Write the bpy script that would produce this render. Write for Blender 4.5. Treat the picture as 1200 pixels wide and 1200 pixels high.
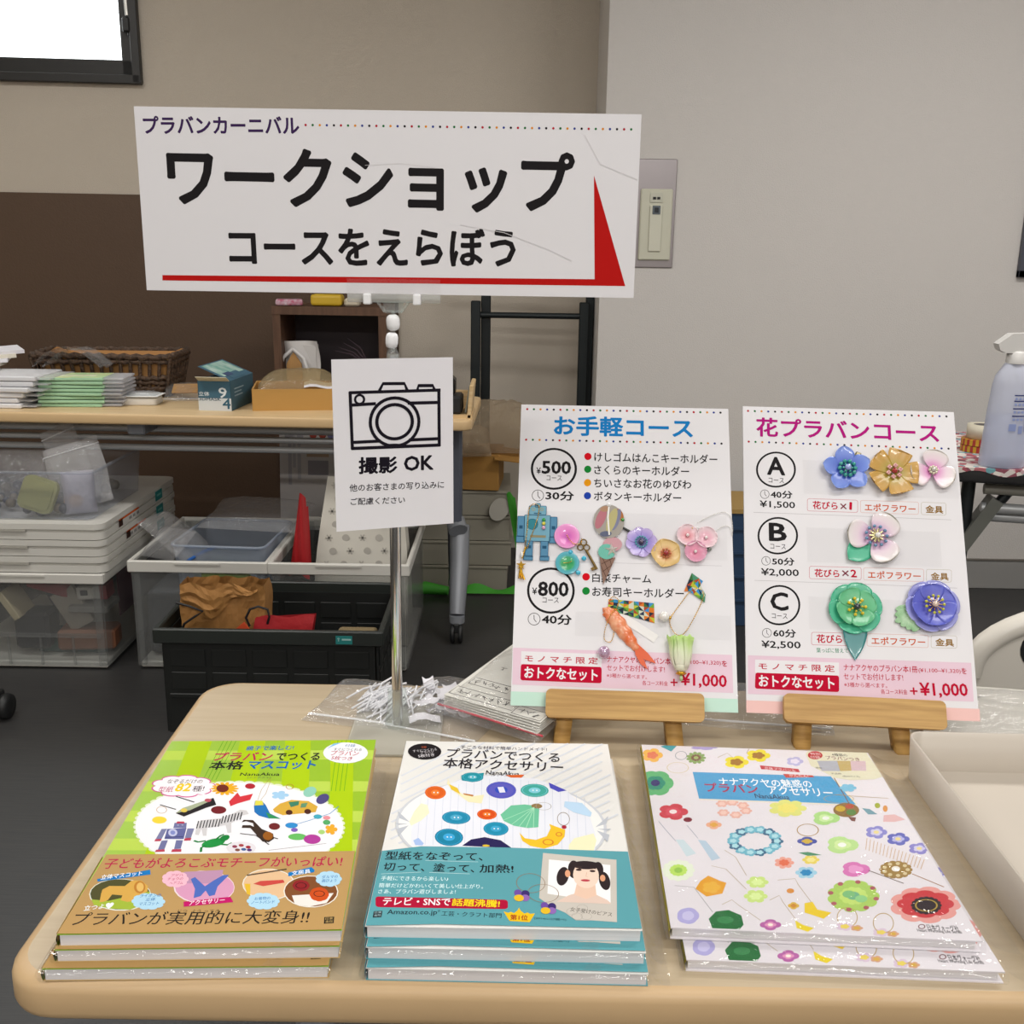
import bpy, bmesh, math, random
from mathutils import Vector, Matrix, Euler, noise
from math import sin, cos, pi, radians, sqrt, atan2
SC = bpy.context.scene
COL = SC.collection
for o in list(bpy.data.objects): bpy.data.objects.remove(o)

# ------------------------------------------------------------------ camera
cd = bpy.data.cameras.new('camera'); cd.sensor_width = 36; cd.lens = 36.0; cd.clip_start = .02
cam = bpy.data.objects.new('camera', cd); COL.objects.link(cam)
PITCH, ROLL = .25, .016
fw = Vector((0, cos(PITCH), -sin(PITCH))); r0 = Vector((1, 0, 0)); u0 = r0.cross(fw)
rr = r0 * cos(ROLL) + u0 * sin(ROLL); uu = -r0 * sin(ROLL) + u0 * cos(ROLL)
cam.matrix_world = Matrix(((rr.x, uu.x, -fw.x, 0), (rr.y, uu.y, -fw.y, 0), (rr.z, uu.z, -fw.z, 1.178), (0, 0, 0, 1)))
SC.camera = cam
# ------------------------------------------------------------------ world, lamps, exposure
wd = bpy.data.worlds.new('sky'); SC.world = wd; wd.use_nodes = True
wd.node_tree.nodes['Background'].inputs[0].default_value = (.95, .98, 1, 1)
wd.node_tree.nodes['Background'].inputs[1].default_value = 5.0
def lamp(name, loc, sx, sy, power, colr=(1, .975, .94), rot=(0, 0, 0)):
    l = bpy.data.lights.new(name, 'AREA'); l.shape = 'RECTANGLE'; l.size = sx; l.size_y = sy; l.energy = power; l.color = colr
    o = bpy.data.objects.new(name, l); COL.objects.link(o); o.location = loc; o.rotation_euler = rot
lamp('ceiling_lamp', (.75, .15, 2.62), 1.25, .3, 17)
lamp('ceiling_lamp', (-1.1, .15, 2.62), 1.25, .3, 11)
lamp('ceiling_lamp', (.9, -1.8, 2.62), 1.25, .3, 54)
lamp('ceiling_lamp', (-1.3, -1.8, 2.62), 1.25, .3, 36)
lamp('ceiling_lamp', (1.5, 1.9, 2.62), 1.25, .3, 34)
lamp('ceiling_lamp', (-1.5, 1.9, 2.62), 1.25, .3, 28)
SC.view_settings.view_transform = 'Standard'; SC.view_settings.look = 'None'
SC.view_settings.exposure = 0.0; SC.view_settings.gamma = 1; SC.view_settings.use_curve_mapping = False
SC.cycles.transparent_max_bounces = 24

# ------------------------------------------------------------------ materials
def lin(h):
    c = [int(h[i:i + 2], 16) / 255 for i in (0, 2, 4)]
    return tuple(x / 12.92 if x <= .04045 else ((x + .055) / 1.055) ** 2.4 for x in c) + (1,)
_M = {}
def M(name, hexa=None, rough=.55, metal=0, bump=0, bscale=200, var=0, vscale=8, stretch=(1, 1, 1), hex2=None, coat=0, spec=.5):
    if name in _M: return _M[name]
    m = bpy.data.materials.new(name); m.use_nodes = True; nt = m.node_tree; b = nt.nodes['Principled BSDF']
    b.inputs['Base Color'].default_value = lin(hexa); b.inputs['Roughness'].default_value = rough; b.inputs['Metallic'].default_value = metal
    b.inputs['Coat Weight'].default_value = coat; b.inputs['Coat Roughness'].default_value = .08; b.inputs['Specular IOR Level'].default_value = spec
    if var or bump:
        tc = nt.nodes.new('ShaderNodeTexCoord'); mp = nt.nodes.new('ShaderNodeMapping'); mp.inputs['Scale'].default_value = stretch
        nt.links.new(tc.outputs['Object'], mp.inputs[0])
    if var:
        n = nt.nodes.new('ShaderNodeTexNoise'); n.inputs['Scale'].default_value = vscale; n.inputs['Detail'].default_value = 5
        nt.links.new(mp.outputs[0], n.inputs['Vector'])
        r = nt.nodes.new('ShaderNodeValToRGB'); a = lin(hexa); c2 = lin(hex2) if hex2 else tuple(x * (1 - var) for x in a[:3]) + (1,)
        r.color_ramp.elements[0].position = .35; r.color_ramp.elements[0].color = c2; r.color_ramp.elements[1].position = .65; r.color_ramp.elements[1].color = a
        nt.links.new(n.outputs['Fac'], r.inputs[0]); nt.links.new(r.outputs[0], b.inputs['Base Color'])
    if bump:
        n = nt.nodes.new('ShaderNodeTexNoise'); n.inputs['Scale'].default_value = bscale; n.inputs['Detail'].default_value = 3
        nt.links.new(mp.outputs[0], n.inputs['Vector']); bp = nt.nodes.new('ShaderNodeBump'); bp.inputs['Strength'].default_value = bump; bp.inputs['Distance'].default_value = .01
        nt.links.new(n.outputs['Fac'], bp.inputs['Height']); nt.links.new(bp.outputs[0], b.inputs['Normal'])
    _M[name] = m
    return m
def clear(name, hexa='ffffff', haze=.06, rough=.08, bump=0, bscale=60, hazehex='e8e8ea', gloss=.03):
    """see-through plastic: transparent + mirror by fresnel, plus a milky diffuse share"""
    if name in _M: return _M[name]
    m = bpy.data.materials.new(name); m.use_nodes = True; nt = m.node_tree; nt.nodes.remove(nt.nodes['Principled BSDF']); out = nt.nodes['Material Output']
    t = nt.nodes.new('ShaderNodeBsdfTransparent'); t.inputs[0].default_value = lin(hexa)
    g = nt.nodes.new('ShaderNodeBsdfGlossy'); g.inputs['Roughness'].default_value = rough
    f = nt.nodes.new('ShaderNodeLayerWeight'); f.inputs['Blend'].default_value = .5     # facing is the same from both sides of a film
    pw = nt.nodes.new('ShaderNodeMath'); pw.operation = 'POWER'; pw.inputs[1].default_value = 4.5; nt.links.new(f.outputs['Facing'], pw.inputs[0])
    ma = nt.nodes.new('ShaderNodeMath'); ma.operation = 'MULTIPLY_ADD'; ma.inputs[1].default_value = .6; ma.inputs[2].default_value = gloss; nt.links.new(pw.outputs[0], ma.inputs[0])
    mx = nt.nodes.new('ShaderNodeMixShader'); nt.links.new(ma.outputs[0], mx.inputs[0]); nt.links.new(t.outputs[0], mx.inputs[1]); nt.links.new(g.outputs[0], mx.inputs[2])
    d = nt.nodes.new('ShaderNodeBsdfDiffuse'); d.inputs[0].default_value = lin(hazehex)
    m2 = nt.nodes.new('ShaderNodeMixShader'); m2.inputs[0].default_value = haze; nt.links.new(mx.outputs[0], m2.inputs[1]); nt.links.new(d.outputs[0], m2.inputs[2])
    nt.links.new(m2.outputs[0], out.inputs[0])
    if bump:
        tc = nt.nodes.new('ShaderNodeTexCoord'); n = nt.nodes.new('ShaderNodeTexNoise'); n.inputs['Scale'].default_value = bscale; n.inputs['Detail'].default_value = 4
        nt.links.new(tc.outputs['Object'], n.inputs['Vector']); bp = nt.nodes.new('ShaderNodeBump'); bp.inputs['Strength'].default_value = bump; bp.inputs['Distance'].default_value = .02
        nt.links.new(n.outputs['Fac'], bp.inputs['Height']); nt.links.new(bp.outputs[0], g.inputs['Normal'])
    _M[name] = m
    return m
def radial(name, stops, R, rough=.35, coat=.3):
    """colour of a dyed petal by distance from the flower's middle (object origin)"""
    if name in _M: return _M[name]
    m = bpy.data.materials.new(name); m.use_nodes = True; nt = m.node_tree; b = nt.nodes['Principled BSDF']
    tc = nt.nodes.new('ShaderNodeTexCoord'); ln = nt.nodes.new('ShaderNodeVectorMath'); ln.operation = 'LENGTH'; nt.links.new(tc.outputs['Object'], ln.inputs[0])
    mu = nt.nodes.new('ShaderNodeMath'); mu.operation = 'MULTIPLY'; mu.inputs[1].default_value = 1 / R; nt.links.new(ln.outputs['Value'], mu.inputs[0])
    r = nt.nodes.new('ShaderNodeValToRGB'); cr = r.color_ramp
    while len(cr.elements) < len(stops): cr.elements.new(.5)
    for e, (p, h) in zip(cr.elements, stops): e.position = p; e.color = lin(h)
    nt.links.new(mu.outputs[0], r.inputs[0]); nt.links.new(r.outputs[0], b.inputs['Base Color'])
    b.inputs['Roughness'].default_value = rough; b.inputs['Coat Weight'].default_value = coat
    _M[name] = m
    return m
def along_y(name, stops, y0, y1, rough=.45, vscale=60):
    """colour running along the object's own y axis (a leaf pale at the base, green at the tip) with fine streaks"""
    m = bpy.data.materials.new(name); m.use_nodes = True; nt = m.node_tree; b = nt.nodes['Principled BSDF']; b.inputs['Roughness'].default_value = rough
    tc = nt.nodes.new('ShaderNodeTexCoord'); sp = nt.nodes.new('ShaderNodeSeparateXYZ'); nt.links.new(tc.outputs['Object'], sp.inputs[0])
    mr = nt.nodes.new('ShaderNodeMapRange'); mr.inputs['From Min'].default_value = y0; mr.inputs['From Max'].default_value = y1; nt.links.new(sp.outputs['Y'], mr.inputs['Value'])
    n = nt.nodes.new('ShaderNodeTexNoise'); n.inputs['Scale'].default_value = vscale; mp = nt.nodes.new('ShaderNodeMapping'); mp.inputs['Scale'].default_value = (3, .5, 3); nt.links.new(tc.outputs['Object'], mp.inputs[0]); nt.links.new(mp.outputs[0], n.inputs['Vector'])
    ad = nt.nodes.new('ShaderNodeMath'); ad.operation = 'MULTIPLY_ADD'; ad.inputs[1].default_value = .5; nt.links.new(n.outputs['Fac'], ad.inputs[0]); sb = nt.nodes.new('ShaderNodeMath'); sb.operation = 'SUBTRACT'; sb.inputs[1].default_value = .25
    nt.links.new(mr.outputs[0], sb.inputs[0]); nt.links.new(sb.outputs[0], ad.inputs[2])
    r = nt.nodes.new('ShaderNodeValToRGB'); cr = r.color_ramp
    while len(cr.elements) < len(stops): cr.elements.new(.5)
    for e, (p, h) in zip(cr.elements, stops): e.position = p; e.color = lin(h)
    nt.links.new(ad.outputs[0], r.inputs[0]); nt.links.new(r.outputs[0], b.inputs['Base Color']); return m
def ink(h): return M('ink_' + h, h, .6, spec=.1)
def wood(name, h1, h2, stretch, scale=14, rough=.45): return M(name, h1, rough, var=1, vscale=scale, stretch=stretch, hex2=h2)

# ------------------------------------------------------------------ mesh builder
class MB:
    def __init__(s, k=1.0): s.v = []; s.f = []; s.mi = []; s.sm = []; s.mats = []; s.k = k
    def mat(s, m):
        if m not in s.mats: s.mats.append(m)
        return s.mats.index(m)
    def add(s, vs, fs, m, smooth=False, X=None):
        n = len(s.v); k = s.k
        for p in vs:
            p = Vector(p)
            if X is not None: p = X @ p
            s.v.append((p.x * k, p.y * k, p.z * k))
        i = s.mat(m)
        for f in fs: s.f.append([n + q for q in f]); s.mi.append(i); s.sm.append(smooth)
        return s
    def bm(s, b, m, smooth=False, X=None):
        b.verts.ensure_lookup_table(); b.verts.index_update()
        s.add([v.co.copy() for v in b.verts], [[v.index for v in f.verts] for f in b.faces], m, smooth, X); b.free(); return s
    def box(s, c, d, m, rot=None, bev=0, seg=1, X=None):
        b = bmesh.new(); bmesh.ops.create_cube(b, size=1); bmesh.ops.scale(b, vec=d, verts=b.verts)
        if bev: bmesh.ops.bevel(b, geom=list(b.edges), offset=bev, segments=seg, affect='EDGES', profile=.5)
        T = Matrix.Translation(c) @ (Euler(rot).to_matrix().to_4x4() if rot else Matrix())
        return s.bm(b, m, False, T if X is None else X @ T)
    def prism(s, poly, z0, z1, m, X=None, m2=None, smooth=False):
        n = len(poly); a = sum(poly[i][0] * poly[(i + 1) % n][1] - poly[(i + 1) % n][0] * poly[i][1] for i in range(n))
        if a < 0: poly = poly[::-1]
        vs = [(p[0], p[1], z0) for p in poly] + [(p[0], p[1], z1) for p in poly]
        s.add(vs, [list(range(n))[::-1], list(range(n, 2 * n))], m, False, X)
        s.add(vs, [[i, (i + 1) % n, n + (i + 1) % n, n + i] for i in range(n)], m2 or m, smooth, X); return s
    def flat(s, poly, z, m, X=None):
        n = len(poly); a = sum(poly[i][0] * poly[(i + 1) % n][1] - poly[(i + 1) % n][0] * poly[i][1] for i in range(n))
        if a < 0: poly = poly[::-1]
        return s.add([(p[0], p[1], z) for p in poly], [list(range(n))], m, False, X)
    def tube(s, pts, r, m, n=8, closed=False, X=None, taper=None):
        pts = [Vector(p) for p in pts]; N = len(pts); vs = []; fs = []
        up = None
        for i, p in enumerate(pts):
            a = pts[(i - 1) % N] if (closed or i) else p; b = pts[(i + 1) % N] if (closed or i < N - 1) else p
            t = (b - a).normalized()
            if up is None: up = t.orthogonal().normalized()
            up = (up - t * up.dot(t)); up = up.normalized() if up.length > 1e-9 else t.orthogonal().normalized()
            w = t.cross(up); q = r if taper is None else taper[i]
            vs += [p + (up * cos(2 * pi * j / n) + w * sin(2 * pi * j / n)) * q for j in range(n)]
        for i in range(N if closed else N - 1):
            for j in range(n):
                k = (i + 1) % N; fs.append([i * n + j, i * n + (j + 1) % n, k * n + (j + 1) % n, k * n + j])
        s.add(vs, fs, m, True, X)
        if not closed: s.add(vs, [list(range(n))[::-1], list(range((N - 1) * n, N * n))], m, False, X)
        return s
    def lathe(s, prof, m, n=20, X=None):
        vs = []; fs = []
        for r, z in prof: vs += [(r * cos(2 * pi * j / n), r * sin(2 * pi * j / n), z) for j in range(n)]
        for i in range(len(prof) - 1):
            for j in range(n): fs.append([i * n + j, i * n + (j + 1) % n, (i + 1) * n + (j + 1) % n, (i + 1) * n + j])
        s.add(vs, fs, m, True, X); L = len(prof)
        return s.add(vs, [list(range(n))[::-1], list(range((L - 1) * n, L * n))], m, False, X)
    def ball(s, c, r, m, seg=10, sq=(1, 1, 1)):
        b = bmesh.new(); bmesh.ops.create_uvsphere(b, u_segments=seg, v_segments=max(6, seg * 2 // 3), radius=1)
        return s.bm(b, m, True, Matrix.Translation(c) @ Matrix.Diagonal((r * sq[0], r * sq[1], r * sq[2], 1)))
    def surf(s, fn, nu, nv, m, smooth=True, X=None):
        vs = [fn(i / nu, j / nv) for j in range(nv + 1) for i in range(nu + 1)]
        fs = [[j * (nu + 1) + i, j * (nu + 1) + i + 1, (j + 1) * (nu + 1) + i + 1, (j + 1) * (nu + 1) + i] for j in range(nv) for i in range(nu)]
        return s.add(vs, fs, m, smooth, X)
    def build(s, name, parent=None, loc=None, rot=None):
        me = bpy.data.meshes.new(name); me.from_pydata(s.v, [], s.f)
        for m in s.mats: me.materials.append(m)
        me.polygons.foreach_set('material_index', s.mi); me.polygons.foreach_set('use_smooth', s.sm); me.update()
        o = bpy.data.objects.new(name, me); COL.objects.link(o)
        if parent: o.parent = parent
        if loc: o.location = loc
        if rot: o.rotation_euler = rot
        return o
def tag(o, label=None, cat=None, group=None, kind=None):
    if label: o['label'] = label
    if cat: o['category'] = cat
    if group: o['group'] = group
    if kind: o['kind'] = kind
    return o
def thing(name, label, cat, loc=(0, 0, 0), rot=(0, 0, 0), group=None):
    o = bpy.data.objects.new(name, None); COL.objects.link(o); o.location = loc; o.rotation_euler = rot; o.empty_display_size = .05
    return tag(o, label, cat, group)
def solo(mb, name, label, cat, loc=(0, 0, 0), rot=(0, 0, 0), group=None):
    return tag(mb.build(name, None, loc, rot), label, cat, group)
def struct(mb, name, loc=(0, 0, 0), rot=(0, 0, 0), parent=None): return tag(mb.build(name, parent, loc, rot), kind='structure')
def copy_tree(o, label, loc, rot=None):
    c = o.copy(); COL.objects.link(c); c.location = loc; c['label'] = label
    if rot is not None: c.rotation_euler = rot
    for ch in list(o.children):
        d = ch.copy(); COL.objects.link(d); d.parent = c
        for g in list(ch.children):
            e = g.copy(); COL.objects.link(e); e.parent = d
    return c
def rrect(w, h, r, n=6, cx=0, cy=0):
    out = []
    for (sx, sy, a0) in ((1, 1, 0), (-1, 1, 90), (-1, -1, 180), (1, -1, 270)):
        for i in range(n + 1):
            a = radians(a0 + 90 * i / n); out.append((cx + sx * (w / 2 - r) + r * cos(a), cy + sy * (h / 2 - r) + r * sin(a)))
    return out
def edge_slab(mb, poly, z0, z1, b, m, m_edge=None, seg=3):
    """slab with rounded top and bottom edges (poly convex, CCW round the origin of its centre)"""
    n = len(poly); cx = sum(p[0] for p in poly) / n; cy = sum(p[1] for p in poly) / n
    xs = [p[0] for p in poly]; ys = [p[1] for p in poly]; wx = max(xs) - min(xs); wy = max(ys) - min(ys)
    rings = []
    for i in range(seg + 1):
        a = pi / 2 * i / seg; rings.append((b * (1 - sin(a)), z0 + b * (1 - cos(a))))
    for i in range(seg + 1):
        a = pi / 2 * (1 - i / seg); rings.append((b * (1 - sin(a)), z1 - b * (1 - cos(a))))
    vs = []
    for ins, z in rings: vs += [(cx + (p[0] - cx) * (1 - 2 * ins / wx), cy + (p[1] - cy) * (1 - 2 * ins / wy), z) for p in poly]
    fs = [[i * n + j, i * n + (j + 1) % n, (i + 1) * n + (j + 1) % n, (i + 1) * n + j] for i in range(len(rings) - 1) for j in range(n)]
    mb.add(vs, fs, m_edge or m, True); L = len(rings)
    mb.add(vs, [list(range(n))[::-1]], m_edge or m); mb.add(vs, [list(range((L - 1) * n, L * n))], m)
# ------------------------------------------------------------------ printing on sheets (all numbers in millimetres on the sheet)
_T = {}
def glyphs(t, bold):
    if (t, bold) not in _T:
        # a heavier weight is drawn by repeating the outline a little to each side
        cu = bpy.data.curves.new('t', 'FONT'); cu.body = t; cu.size = 1; cu.resolution_u = 2
        ob = bpy.data.objects.new('t', cu); ob.update_tag(); me = ob.to_mesh()
        vs = [tuple(v.co) for v in me.vertices]; fs = [list(p.vertices) for p in me.polygons]
        ob.to_mesh_clear(); bpy.data.objects.remove(ob); bpy.data.curves.remove(cu)
        if bold:
            d = bold * .0135; ring = [(d, 0), (-d, 0)] if bold < .7 else [(d * cos(pi * k / 6), d * sin(pi * k / 6)) for k in range(12)]
            n0 = len(vs); vs = [(x + a, y + b, k * .06) for k, (a, b) in enumerate(ring) for x, y, z in vs]; fs = [[q + n0 * k for q in f] for k in range(len(ring)) for f in fs]
        xs = [v[0] for v in vs]; ys = [v[1] for v in vs]; x0, x1, y0, y1 = min(xs), max(xs), min(ys), max(ys)
        _T[(t, bold)] = ([((x - x0) / (x1 - x0), (y - (y0 + y1) / 2) / max(y1 - y0, .05), z) for x, y, z in vs], fs)
    return _T[(t, bold)]
DOTS = ('b0122c', '1a6a34', 'd98a1c', '2a3c8c', '1c181c')
def extent(it):
    k = it[0]
    if k == 't': q = [(it[2], it[3]), (it[4], it[5])]; m = it[6] * .6
    elif k in 'pl': q = it[1]; m = it[2] if k == 'l' else 0
    elif k in 'efo':
        m = 0; hx = sqrt(it[3] ** 2 + it[5] ** 2) * 1.05; hy = sqrt(it[4] ** 2 + it[6] ** 2) * 1.05; q = [(it[1] - hx, it[2] - hy), (it[1] + hx, it[2] + hy)]
    elif k == 'd': q = [(it[1], it[2]), (it[3], it[4])]; m = it[6]
    else: q = it[1]; m = 0
    return min(p[0] for p in q) - m, min(p[1] for p in q) - m, max(p[0] for p in q) + m, max(p[1] for p in q) + m
def clipped(q, box):
    for ax, lim, sg in ((0, box[0], 1), (1, box[1], 1), (0, box[2], -1), (1, box[3], -1)):
        out = []
        for i in range(len(q)):
            a, b = q[i - 1], q[i]; ia, ib = (a[ax] - lim) * sg >= 0, (b[ax] - lim) * sg >= 0
            if ia != ib:
                t = (lim - a[ax]) / (b[ax] - a[ax]); out.append((a[0] + (b[0] - a[0]) * t, a[1] + (b[1] - a[1]) * t))
            if ib: out.append((b[0], b[1]))
        q = out
        if len(q) < 3: return []
    return q
def prints(mb, spec, z, dz=.05, box=(-1e4, -1e4, 1e4, 1e4)):
    """inks lie over one another in order; each ink sits one thin coat above those it covers"""
    done = []
    def flat(q, c):
        q = clipped(q, box)
        if q: mb.flat(q, zz, ink(c))
    for it in sorted(spec, key=lambda i: i[-1]):
        k = it[0]; e = extent(it); lv = 1 + max([l for q, l in done if q[0] < e[2] and e[0] < q[2] and q[1] < e[3] and e[1] < q[3]], default=0); done.append((e, lv)); zz = z + lv * dz
        if k == 't':
            _, t, x0, y0, x1, y1, h, c, bold, lay = it
            vs, fs = glyphs(t, bold); d = Vector((x1 - x0, y1 - y0)); nrm = Vector((-d.y, d.x)).normalized()
            mb.add([(x0 + d.x * a + nrm.x * b * h, y0 + d.y * a + nrm.y * b * h, zz + k3 * dz) for a, b, k3 in vs], fs, ink(c))
        elif k == 'p': flat(it[1], it[2])
        elif k == 'e':
            _, cx, cy, ax, ay, bx, by, c, lay = it
            N = 48 if abs(ax) > 25 else 22; flat([(cx + ax * cos(a) + bx * sin(a), cy + ay * cos(a) + by * sin(a)) for a in [2 * pi * i / N for i in range(N)]], c)
        elif k == 'f':
            _, cx, cy, ax, ay, bx, by, n, dep, c, lay = it
            N = n * 6; q = []
            for i in range(N):
                a = 2 * pi * i / N; r = 1 - dep + dep * abs(cos(n * a / 2)) ** .6; q.append((cx + (ax * cos(a) + bx * sin(a)) * r, cy + (ay * cos(a) + by * sin(a)) * r))
            flat(q, c)
        elif k == 'o':
            _, cx, cy, ax, ay, bx, by, w, c, lay = it
            N = 40; vs = []
            for s in (1 - w / 2, 1 + w / 2): vs += [(cx + s * (ax * cos(a) + bx * sin(a)), cy + s * (ay * cos(a) + by * sin(a)), zz) for a in [2 * pi * i / N for i in range(N)]]
            mb.add(vs, [[(i + 1) % N, i, N + i, N + (i + 1) % N] for i in range(N)], ink(c))
        elif k == 'l': stroke(mb, it[1], it[2], zz, ink(it[3]))
        elif k == 'd':
            _, x0, y0, x1, y1, n, r, lay = it
            for i in range(n):
                cx = x0 + (x1 - x0) * i / (n - 1); cy = y0 + (y1 - y0) * i / (n - 1)
                mb.flat([(cx + r * cos(2 * pi * j / 10), cy + r * sin(2 * pi * j / 10)) for j in range(10)], zz, ink(DOTS[i % 5]))
        elif k == 'b':
            _, q, r, w, c, lay = it
            pts = []
            for i in range(4):
                p = Vector(q[i]); a = (Vector(q[i - 1]) - p).normalized(); b = (Vector(q[(i + 1) % 4]) - p).normalized()
                for j in range(6):
                    t = j / 5; pts.append(p + a * r * (1 - t) ** 2 + b * r * t ** 2)
            if w: stroke(mb, pts + [pts[0]], w, zz, ink(c))
            else: mb.flat(pts, zz, ink(c))
def stroke(mb, pts, w, z, m):
    pts = [Vector((p[0], p[1])) for p in pts]; N = len(pts); vs = []; fs = []
    for i, p in enumerate(pts):
        t = (pts[min(i + 1, N - 1)] - pts[max(i - 1, 0)]).normalized(); n = Vector((-t.y, t.x)) * w / 2
        e = t * w * .3 if i in (0, N - 1) else Vector((0, 0)); e = -e if i == 0 else e
        vs += [(*(p - n + e), z), (*(p + n + e), z)]
    for i in range(N - 1): fs.append([2 * i, 2 * i + 2, 2 * i + 3, 2 * i + 1])
    mb.add(vs, fs, m)
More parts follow.
